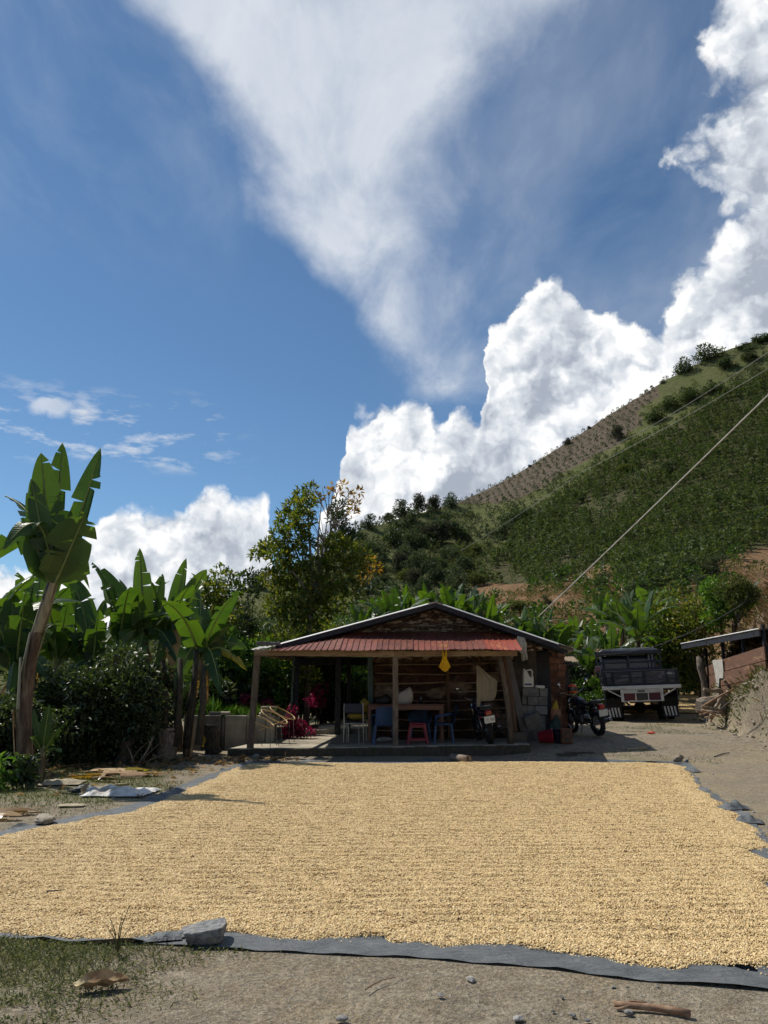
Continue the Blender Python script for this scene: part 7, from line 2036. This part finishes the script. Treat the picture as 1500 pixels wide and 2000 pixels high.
# ------------------------------------------------------------------ loose things on the ground
def stone(px, py, wpx, seed, mt, label, flat=.55, zc=.35, group=None, name='stone', sx=1.0, cat='stone'):
    p = P2G(px, py); d = p.y / cos(0) ; r = wpx / FPX * sqrt(p.y ** 2 + 1) / 2
    o = MB().rock((0, 0, 0), r, seed, flat, 3 if wpx > 30 else 2, .5, (sx, .75, 1)).build(name, MAT[mt], None, loc=(p.x, p.y, p.z + r * flat * zc + (.012 if 1490 < py < 1850 else 0)), rot=(0, 0, seed * .7)); return tag(o, label, cat, group)
def chunk():
    p = P2G(398, 1842); o = MB()
    top = [(-.17, .09), (-.13, -.11), (-.02, -.13), (.12, -.12), (.145, .02), (.12, .13), (-.04, .15)]
    b = [(x * .76 + .01, y * .7) for x, y in top]
    V = [(x, y, .096 + .018 * x / .15 + (.006 if i % 2 else -.004)) for i, (x, y) in enumerate(top)] + [(x * .98, y * .97, .062) for x, y in top] + [(x, y, 0) for x, y in b]; n = 7
    F = [list(range(n))] + [[i, n + i, n + (i + 1) % n, (i + 1) % n] for i in range(n)] + [[n + i, 2 * n + i, 2 * n + (i + 1) % n, n + (i + 1) % n] for i in range(n)] + [list(range(2 * n, 3 * n))[::-1]]
    q = o.add(V, F).build('concrete_chunk', MAT['asphalt_chunk'], None, bevel=.006, loc=(p.x, p.y + .02, p.z + .006), rot=(0, 0, .12))
    bm = bmesh.new(); bm.from_mesh(q.data); bmesh.ops.triangulate(bm, faces=bm.faces); bmesh.ops.subdivide_edges(bm, edges=[e for e in bm.edges if e.calc_length() > .03], cuts=3, use_grid_fill=True); bmesh.ops.triangulate(bm, faces=bm.faces)
    for v in bm.verts:
        c = v.co; k = float(vnoise(np.array(c.x * 1.0 + c.z), np.array(c.y + c.z * 1.7), 22, 4, 91)) - .5
        v.co += Vector((c.x, c.y, (c.z - .05) * .6)).normalized() * k * .022
    bm.to_mesh(q.data); bm.free(); q.scale = (.88, .88, .85); tag(q, 'broken grey concrete chunk holding down the near edge of the cloth', 'concrete chunk')
chunk()
stone(86, 1609, 52, 3, 'stone_tan', 'flat oval stone on the left edge of the cloth', .34, .7)
stone(486, 1493, 15, 4, 'stone', 'small grey stone on the far left corner of the cloth', .6)
stone(1326, 1488, 22, 5, 'stone_tan', 'round pale stone on the far right corner of the cloth', .75, .6)
stone(1341, 1489, 12, 6, 'stone_dark', 'dark stone touching the round pale one at the corner', .8, .6)
stone(1012, 1470, 18, 7, 'stone', 'rounded stone at the right foot of the porch slab', .7)
stone(1030, 1462, 14, 8, 'stone_dark', 'darker stone behind the one at the slab foot', .7)
stone(500, 1478, 14, 9, 'stone', 'small stone in front of the left end of the slab', .6)
stone(893, 1471, 30, 10, 'stone_dark', 'flat dark stone between the planks and the log', .3, .6)
stone(455, 1466, 26, 11, 'stone', 'flat stone between the mossy stump and the slab', .35)
for i, (px, py, w, lab) in enumerate([(1098, 1948, 9, 'small dark stone among gravel at the bottom, under the cloth edge'), (1118, 1983, 14, 'dark stone near the bottom edge, left of the thick stick'), (1148, 1993, 12, 'dark stone at the bottom edge, nearest the thick stick'), (1012, 1990, 22, 'pale stone at the bottom edge right of centre'), (1080, 1975, 10, 'brown stone left of the dark one at the bottom'), (920, 1914, 22, 'flat pale stone in the middle of the near gravel'), (860, 1944, 14, 'flat pale stone left of the brown patch'), (668, 1990, 24, 'buried pale stone at the bottom edge, left of centre'), (1198, 1928, 10, 'dark pebble near the right cloth edge'), (1225, 1927, 6, 'smallest dark pebble near the right cloth edge'), (1285, 1927, 7, 'lone dark pebble right of the other two')]):
    stone(px, py, w, 20 + i, 'stone_dark' if 'dark' in lab else 'stone', lab, .4, .2)
# planks and log in front of the slab
for i, (a, b_, lab) in enumerate([((822, 1476), (862, 1474), 'front plank of the pair on the ground before the porch'), ((826, 1471), (878, 1471), 'rear plank of the pair on the ground before the porch')]):
    p = P2G(*a); q = P2G(*b_); o = MB().bar(p + Vector((0, 0, .03 + .03 * i)), q + Vector((0, 0, .035 + .03 * i)), .13, .028).build('plank', MAT['wood_pale'], bevel=.004); tag(o, lab, 'plank', 'planks before the porch')
p = P2G(884, 1487); q = P2G(915, 1491); r = .075
o = MB().tube([p + Vector((0, .1, r)), (p + q) / 2 + Vector((0, .08, r)), q + Vector((0, 0, r))], [r * .95, r, r], 14, jit=.03).build('short_log', MAT['driftwood']); tag(o, 'short thick sawn log at the back edge of the coffee', 'log')
piece('cut_end', MAT['stump'], o, 'tube', [q + Vector((0, 0, r)), q + Vector((.012, -.0015, r))], r * .93, 14)
for i, (a, b_) in enumerate([((1086, 1474), (1128, 1476)), ((1104, 1471), (1160, 1471))]):
    p = P2G(*a); q = P2G(*b_); o = MB().bar(p + Vector((0, 0, .02)), q + Vector((0, 0, .02)), .10, .02).build('board', MAT['wood_grey']); tag(o, ['short grey board on the shaded ground before the bricks', 'longer grey board behind it on the shaded ground'][i], 'board', 'boards on the shaded ground')
p = P2G(1272, 1434); m = MB(); m.rock((0, 0, .03), .09, 4, .35, 1, .8, (1.3, .8, 1)); m.box((.06, .02, .05), (.10, .02, .03), (.3, .4, .5)); o = m.build('red_wrapper', MAT['orange_debris'], None, loc=p); tag(o, 'crumpled bright red wrapper on the ground before the truck', 'wrapper')
# sticks
def stick(pts_px, r, mt, label, name='stick', lift=.012, n=8, cat='stick'):
    P = [P2G(*q) + Vector((0, 0, lift)) for q in pts_px]; m = len(P)
    o = MB().tube(P, [r * (1 - .25 * i / (m - 1)) if r > .008 else r * (1 - .5 * i / (m - 1)) for i in range(m)], n, jit=.10).build(name, MAT[mt]); return tag(o, label, cat)
stick([(1349, 1986), (1310, 1979), (1265, 1973), (1225, 1970), (1200, 1967)], .018, 'redwood_stick', 'thick brown stick lying on the gravel near the bottom right', lift=.014)
_s = bpy.data.objects['stick']
for pts in ([(1230, 1973), (1210, 1978), (1199, 1977)], [(1262, 1967), (1240, 1963), (1228, 1962)]):
    MB().tube([P2G(*q) + Vector((0, 0, .016)) for q in pts], [.008, .006, .003], 6).build('splinter', MAT['redwood_stick'], _s)
stone(1226, 1979, 18, 44, 'stone', 'flat pale stone leaning on the thick stick', .5, .5)
stick([(714, 1938), (730, 1927), (748, 1919), (771, 1914)], .004, 'redwood_stick', 'thin curved reddish twig in the middle of the near gravel')
stick([(90, 1751), (125, 1748)], .006, 'wood_dark', 'thin dark twig lying on the coffee at the left', lift=.035)
stick([(1395, 1479), (1412, 1473), (1425, 1471)], .012, 'wood_dark', 'dark twig on the gravel right of the coffee')
stick([(1225, 1464), (1262, 1462)], .02, 'wood_pale', 'splintered pale stick on the ground before the truck')
stick([(225, 1535), (253, 1533)], .02, 'wood_pale', 'pale stick beside the white plastic sheet')

# stumps at the left
def stump(px, py, y, w, h, label, mt='stump', seed=1, lean=0.0, top=None):
    p = A(px, 1460, y); z = gzf(p.x, y); pts = []; rs = []
    for i in range(7):
        u = i / 6; pts.append((lean * u + .02 * sin(i * 2 + seed), 0, h * u - .02)); rs.append(w / 2 * (1.1 - .25 * sin(pi * u) * (seed % 2) + .06 * sin(i * 3 + seed)))
    o = MB().tube(pts, rs, 14, jit=.12).build('tree_stump', MAT[mt], None, loc=(p.x, y, z)); tag(o, label, 'stump', 'stumps at the left')
    return Vector((p.x + lean, y, z + h - .02))
stump(416, 1472, 18.3, .36, .66, 'mossy upright log stump in front of the planter wall', 'stump', 1, -.08)
tp = stump(327, 1480, 16.7, .40, .62, 'fibrous stump under the banana stems, with a flat stone on top', 'bark_pale', 2)
o = MB().box((0, 0, 0), (.42, .3, .06), jit=.02).build('flat_stone', MAT['stone_tan'], None, bevel=.012, loc=(tp.x, tp.y, tp.z + .03), rot=(.05, -.03, .2)); tag(o, 'flat pale stone on top of the fibrous stump', 'stone')
stump(243, 1485, 15.9, .34, .55, 'dark stump half hidden under the coffee bushes', 'stump', 3, .04)
jug(401, 1458, 18.7, 'small yellow plastic jug behind the mossy stump', 'yellow_plastic', .62, False)
# trash at the foot of the bushes
def sheet_lump(px, py, w, d, h, mt, label, name, cat, seed, rot=0.0, n=12):
    p = P2G(px, py); rows = []
    for i in range(n):
        v = i / (n - 1) - .5; row = []
        for j in range(n + 4):
            u = j / (n + 3) - .5; e = 1 - .35 * float(vnoise(np.array(u * 3 + seed), np.array(v * 3), 1, 2, seed))
            x, y = u * w * e, v * d * e
            z = h * float(vnoise(np.array(x * 1.0), np.array(y), 7, 3, seed)) * (1 - (2 * u) ** 4) * (1 - (2 * v) ** 4) + .012
            row.append((x, y, z))
        rows.append(row)
    m = MB(); m.grid(rows, smooth=False); m.grid([[(a, b, c - .004) for a, b, c in r] for r in rows[::-1]], smooth=False)
    o = m.build(name, MAT[mt], None, loc=(p.x, p.y, p.z + .01), rot=(0, 0, rot)); return tag(o, label, cat)
sheet_lump(228, 1552, 1.1, .8, .16, 'white_sheet', 'crumpled white plastic sheet lying at the left edge of the cloth', 'plastic_sheet', 'plastic sheet', 3)
sheet_lump(285, 1547, .45, .35, .08, 'white_sheet', 'small scrap of white plastic right of the crumpled sheet', 'plastic_scrap', 'plastic sheet', 4)
sheet_lump(120, 1532, .75, .6, .10, 'card', 'dirty pale cardboard sheets lying behind the coffee plant', 'cardboard', 'cardboard', 5, .2)
sheet_lump(165, 1546, .5, .35, .12, 'seat_vinyl', 'dark rag half under the white plastic sheet', 'dark_rag', 'rag', 6)
sheet_lump(140, 1576, .4, .2, .03, 'card', 'flat grey scrap on the soil left of the cloth', 'paper_scrap', 'scrap', 7)
def dry_leaf(px, py, L, w, yaw, label, seed, group='fallen banana leaves', mt='banana_leaf_dry', lift=.03, name='fallen_leaf'):
    p = P2G(px, py); R = random.Random(seed); a = Vector((-L / 2 * cos(yaw), -L / 2 * sin(yaw), lift)); b_ = -a + Vector((0, 0, 2 * lift)); c = Vector((R.uniform(-.1, .1), R.uniform(-.1, .1), lift + R.uniform(.015, .06)))
    mb, nl = banana_leaf(bez(a, c, b_), w, seed=seed, fold=R.uniform(-.3, .5), tear=.25, n=12, dry=False, petiole=.04, tip_r=.002)
    o = leaf_object(mb, nl, name, mt, None, mt); o.location = (p.x, p.y, p.z + .02); return tag(o, label, 'fallen leaf', group)
k = 0
for px, py, L, w, yw, mt in [(215, 1512, .9, .3, .2, 'dry_leaf'), (250, 1508, .8, .3, -.1, 'banana_leaf_yellow'), (180, 1520, .8, .25, .4, 'banana_leaf_dry'), (275, 1515, .7, .24, -.3, 'dry_leaf'), (235, 1520, .9, .25, .1, 'dry_leaf'), (300, 1516, .5, .2, .5, 'banana_leaf_dry'), (205, 1526, .6, .2, -.4, 'banana_leaf_dry'),
                             (25, 1592, .6, .2, .1, 'banana_leaf_dry'), (8, 1600, .5, .2, -.3, 'banana_leaf_dry'), (55, 1588, .4, .14, .5, 'banana_leaf_dry'), (150, 1500, .6, .2, .8, 'banana_leaf_dry'), (330, 1500, .4, .12, .2, 'banana_leaf_dry')]:
    lab = ['withered banana leaf, ' + ORD[k] + ' of the heap under the coffee bushes counted from its back', 'dry brown leaf, ' + ORD[max(0, k - 7)] + ' of three lying at the left edge near the cloth'][1 if px < 60 else 0]
    dry_leaf(px, py, L, w, yw, lab, 40 + k, 'withered leaves by the bushes' if px > 60 else 'dry leaves at the left edge', mt); k += 1
def curled_leaf():
    p = P2G(196, 1932); rows = []
    for i in range(15):
        u = i / 14; w = .075 * sin(pi * u ** .85) ** .7 + .003; rows.append([((u - .5) * .27, v * w * (1.0 - .25 * abs(v)), .012 + .05 * abs(v) ** 1.6 * sin(pi * u) + .02 * (2 * u - 1) ** 2 + .006 * sin(u * 19 + v * 3)) for v in [k / 5 - 1 for k in range(11)]])
    m = MB(); m.grid(rows, smooth=True); m.grid([[(a, b_, c - .002) for a, b_, c in r] for r in rows[::-1]])
    o = m.build('fallen_leaf', MAT['dry_leaf'], None, loc=(p.x, p.y, p.z + .006), rot=(.12, 0, .3)); tag(o, 'curled orange-brown dry leaf on the grass at the bottom left', 'fallen leaf')
    MB().tube([(-.15, 0, .03), (0, 0, .014), (.15, .01, .034)], .003, 5).build('leaf_rib', MAT['wood_pale'], o)
curled_leaf()

R = np.random.default_rng(77)
n = 2600; x = R.uniform(-8.5, -1.6, n); y = R.uniform(11.2, 17.2, n)
k = (~inpoly(x, y, TARP)) & (R.random(n) < (.12 + .9 * np.exp(-((x + 4.8) / 1.2) ** 2 - ((y - 15.0) / .9) ** 2) + .5 * ss(15, 16.5, y) + .35 * ss(-5.5, -7, x)))
x, y = x[k], y[k]; n = len(x)
o = link('leaf_litter', leaf_mesh('leaf_litter', np.stack([x, y, gz(x, y) + .012 + .02 * R.random(n)], -1), np.stack([R.normal(size=n), R.normal(size=n), .15 * R.normal(size=n)], -1), R.uniform(.06, .24, n), MAT['leaf_straw'], wid=.45, seed=78)); tag(o, 'dry fallen leaves littering the ground under the bushes at the left', 'leaf litter', None, 'stuff')
m = MB(); r_ = random.Random(8)
t = empty('dead_branch', pos(262, 15.7), 0, 'dead forked branch lying against the coffee bushes', 'branch'); O = Vector(t.location)
for a, b_, r in [((268, 1496), (300, 1436), .022), ((262, 1498), (246, 1452), .018), ((276, 1490), (312, 1452), .012), ((255, 1488), (290, 1448), .012), ((262, 1500), (330, 1470), .010)]:
    p0, p1 = A(*a, 15.6), A(*b_, 15.7 + .2 * r_.random()); MB().tube([p0 - O, (p0 + p1) / 2 - O + Vector((r_.uniform(-.05, .05), 0, .02)), p1 - O], [r, r * .8, r * .4], 6).build('bough', MAT['driftwood'], t)
# twisted roots and sticks before the shed
def roots():
    Y = 22.6; t = empty('root_pile', pos(1395, Y), 0, 'grey twisted tree root standing before the shed', 'tree root'); O = Vector(t.location)
    def rt(pts, r0, r1, name='root', mt='driftwood', par=t):
        P = [A(px, py, Y + dy) - O for px, py, dy in pts]; n = len(P); Q = []
        for i in range(n - 1):
            for q in range(3): Q.append(P[i].lerp(P[i + 1], q / 3))
        Q.append(P[-1]); Q = [Q[0]] + [(Q[i - 1] + Q[i] * 2 + Q[i + 1]) / 4 for i in range(1, len(Q) - 1)] + [Q[-1]]
        MB().tube(Q, [r0 + (r1 - r0) * i / (len(Q) - 1) for i in range(len(Q))], 8, jit=.10).build(name, MAT[mt], par)
    rt([(1410, 1395, 0), (1416, 1375, 0), (1410, 1355, .1), (1405, 1348, .1), (1390, 1350, 0), (1374, 1346, -.1)], .11, .04)
    rt([(1416, 1378, .1), (1420, 1360, .1), (1424, 1345, .2), (1419, 1335, .2), (1414, 1328, .1)], .085, .03)
    rt([(1424, 1350, .3), (1428, 1340, .3), (1430, 1338, .2)], .06, .05)
    rt([(1366, 1380, -.1), (1385, 1374, 0), (1402, 1366, .2), (1412, 1360, .3)], .17, .13, 'root', 'bark_pale')
    rt([(1365, 1375, .1), (1378, 1370, 0), (1398, 1368, .1)], .15, .12)
    rt([(1408, 1362, -.2), (1400, 1378, -.3), (1392, 1392, -.4), (1387, 1404, -.5)], .06, .03)
    rt([(1415, 1395, -.1), (1404, 1388, -.3), (1388, 1384, -.4), (1370, 1380, -.5)], .07, .03)
    labs = ['longest pale stick of the pile, pointing right', 'pale forked stick standing in the pile', 'thin reddish stick at the left of the pile', 'reddish stick low in the pile', 'short reddish stick in front of the pile', 'brown stick across the pile', 'thin stick behind the pile pointing right', 'reddish stick under the root', 'last short stick at the left foot of the pile']
    for i, (a, b_, r, mt) in enumerate([((1372, 1380), (1441, 1396), .035, 'redwood_stick'), ((1400, 1385), (1388, 1410), .04, 'redwood_stick'), ((1360, 1390), (1400, 1392), .025, 'redwood_stick'), ((1366, 1396), (1412, 1390), .03, 'redwood_stick'), ((1376, 1402), (1402, 1398), .025, 'redwood_stick'), ((1380, 1388), (1420, 1398), .03, 'driftwood'), ((1405, 1388), (1436, 1378), .025, 'bark_pale'), ((1370, 1386), (1408, 1402), .03, 'redwood_stick'), ((1358, 1386), (1372, 1394), .03, 'bark_pale')]):
        p, q = A(*a, Y - .3 - .06 * i), A(*b_, Y - .4 - .06 * i)
        for s_ in (p, q): s_.z = max(s_.z, gzf(s_.x, s_.y) + r)
        o = MB().tube([p, (p + q) / 2 + Vector((0, 0, .02)), q], [r, r * .9, r * .6], 6, jit=.1).build('firewood_stick', MAT[mt]); tag(o, labs[i], 'stick', 'sticks under the root')
roots()

# ------------------------------------------------------------------ small growth and gravel (uncountable)
def blades(name, label, cat, x, y, h, mt, seed, wid=.06, lean=.5, z=None):
    R = np.random.default_rng(seed); n = len(x)
    P = np.stack([x, y, (gz(x, y) if z is None else z) - .005], -1); T = np.stack([R.normal(size=n) * lean, R.normal(size=n) * lean, np.ones(n)], -1)
    o = link(name, leaf_mesh(name, P, T, h, MAT[mt], wid=wid, seed=seed)); return tag(o, label, cat, None, 'stuff')
R = np.random.default_rng(17)
def spread(n, x0, x1, y0, y1, dens):
    x = R.uniform(x0, x1, n); y = R.uniform(y0, y1, n); k = R.random(n) < dens(x, y); return x[k], y[k]
clear = lambda x, y: ~inpoly(x, y, TARP)
dn = lambda x, y: np.clip(turf_amount(x, y) * (vnoise(x, y, 2.2, 4, 51) > .42 - .25 * ss(-1.6, -2.8, x + .6 * (4.9 - y))), 0, 1) * clear(x, y)
x, y = spread(130000, -3.9, .6, 3.2, 6.2, dn)
blades('near_grass', 'low green weeds and grass at the bottom left corner', 'grass', x, y, R.uniform(.012, .042, len(x)), 'grass_deep', 18, .14, 1.0)
x, y = spread(40000, -3.9, .0, 3.2, 6.0, lambda x, y: dn(x, y) * (vnoise(x, y, 3.1, 3, 53) > .5))
P = np.stack([x, y, gz(x, y) + .01], -1); T = np.stack([R.normal(size=len(x)), R.normal(size=len(x)), R.uniform(.0, .8, len(x))], -1)
o = link('near_weeds', leaf_mesh('near_weeds', P, T, .018, MAT['grass'], wid=.55, seed=19)); tag(o, 'small broad-leaved weeds among the grass at the bottom left', 'weeds', None, 'stuff')
x, y = spread(80000, -9, -1.8, 9, 19, lambda x, y: turf_amount(x, y) * (vnoise(x, y, .9, 3, 54) > .38) * clear(x, y))
blades('verge_grass', 'short green grass on the left verge between the cloth and the bushes', 'grass', x, y, R.uniform(.02, .06, len(x)), 'grass', 20, .14, .7)
x, y = spread(16000, 3.6, 9.5, 15, 26, lambda x, y: (turf_amount(x, y) > .2) * (vnoise(x, y, 1.2, 3, 55) > .48))
blades('shade_grass', 'thin grass in the shade of the house and before the truck', 'grass', x, y, R.uniform(.02, .06, len(x)), 'grass', 21, .14, .8)
xb = XB
x, y = spread(90000, 7, 18, 13, 36, lambda x, y: ss(.1, 1.2, x - xb(y)) * (vnoise(x, y, .8, 3, 56) > .45))
blades('bank_grass', 'straw-coloured and green tufts on the earth bank at the right', 'grass', x, y, R.uniform(.10, .34, len(x)), 'leaf_straw', 22, .09, .9)
x, y = spread(140000, 7, 18, 13, 36, lambda x, y: ss(-.25, .5, x - xb(y)) * (vnoise(x, y, .6, 3, 57) > .52))
blades('bank_weeds', 'green weeds on the lower part of the earth bank', 'weeds', x, y, R.uniform(.05, .20, len(x)), 'leaf_scrub', 23, .22, 1.0)
# hanging roots and dry stems at the top of the bank
x, y = spread(60000, 10, 30, 18, 55, lambda x, y: ss(1.2, 2.6, x - xb(y)) * (vnoise(x, y, .5, 3, 60) > .4))
blades('bank_roots', 'dry reddish stems and roots hanging on the upper bank', 'roots', x, y, R.uniform(.25, .6, len(x)), 'leaf_straw', 24, .03, 1.1)
# tall weed at the cloth edge
p = P2G(228, 1865); m = MB(); r_ = random.Random(2)
for k in range(7):
    a = r_.uniform(0, 6.28); hh = r_.uniform(.12, .27); m.tube([p, p + Vector((cos(a) * .02, sin(a) * .02, hh * .6)), p + Vector((cos(a) * .06, sin(a) * .05, hh))], [.004, .003, .0015], 5)
o = m.build('weed_stalks', MAT['grass_deep']); tag(o, 'tuft of taller dark weed stalks at the near edge of the cloth', 'weed')
# pebbles
def pebbles(name, label, x, y, s, mt, seed, z=None):
    src = []
    for i in range(4):
        src.append(bpy.data.objects.new('pebble', MB().rock((0, 0, 0), 1, 300 + i, .6, 1, .6, (1, .75, 1)).mesh('pebble', MAT[mt])))
    n = len(x); rr = np.random.default_rng(seed); rot = np.zeros((n, 3)); rot[:, 2] = rr.random(n) * 6.28; rot[:, :2] = rr.normal(size=(n, 2)) * .2
    o = instance_object(name, NOQ, NOF, np.stack([x, y, gz(x, y) + s * .2 + relief(x, y) - .012], -1), rr.integers(0, 4, n), rot, s, src, []); return tag(o, label, 'gravel', None, 'stuff')
x, y = spread(42000, -4, 5, 3.0, 6.0, lambda x, y: clear(x, y) * (.25 + .75 * (vnoise(x, y, 1.7, 3, 58) > .5)))
pebbles('gravel', 'loose grey gravel and grit strewn over the near ground', x, y, .0016 + .012 * R.random(len(x)) ** 7, 'stone_tan', 25)
x, y = spread(14000, -4, 5, 3.0, 6.0, lambda x, y: clear(x, y) * 1.0)
pebbles('dark_gravel', 'darker chips of stone among the near gravel', x, y, .0015 + .010 * R.random(len(x)) ** 6, 'stone_dark', 26)
x, y = spread(5200, 2, 9, 8, 24, lambda x, y: clear(x, y) * (x < xb(y) + .3) * (.3 + .7 * (vnoise(x, y, 1.2, 3, 59) > .5)))
pebbles('road_gravel', 'loose stones on the track right of the coffee', x, y, .005 + .028 * R.random(len(x)) ** 5, 'stone', 27)
x, y = spread(16000, 6.5, 15, 10, 30, lambda x, y: ss(-.6, .3, x - xb(y)) * (1 - .6 * ss(1.5, 3, x - xb(y))))
pebbles('bank_rubble', 'stones and clods tumbled down the earth bank', x, y, .012 + .085 * R.random(len(x)) ** 4, 'stone_tan', 28)
x, y = spread(1500, -7.5, -2, 11, 18, lambda x, y: clear(x, y) * 1.0)
pebbles('verge_litter', 'small stones and litter on the left verge', x, y, .006 + .03 * R.random(len(x)) ** 4, 'stone_tan', 29)
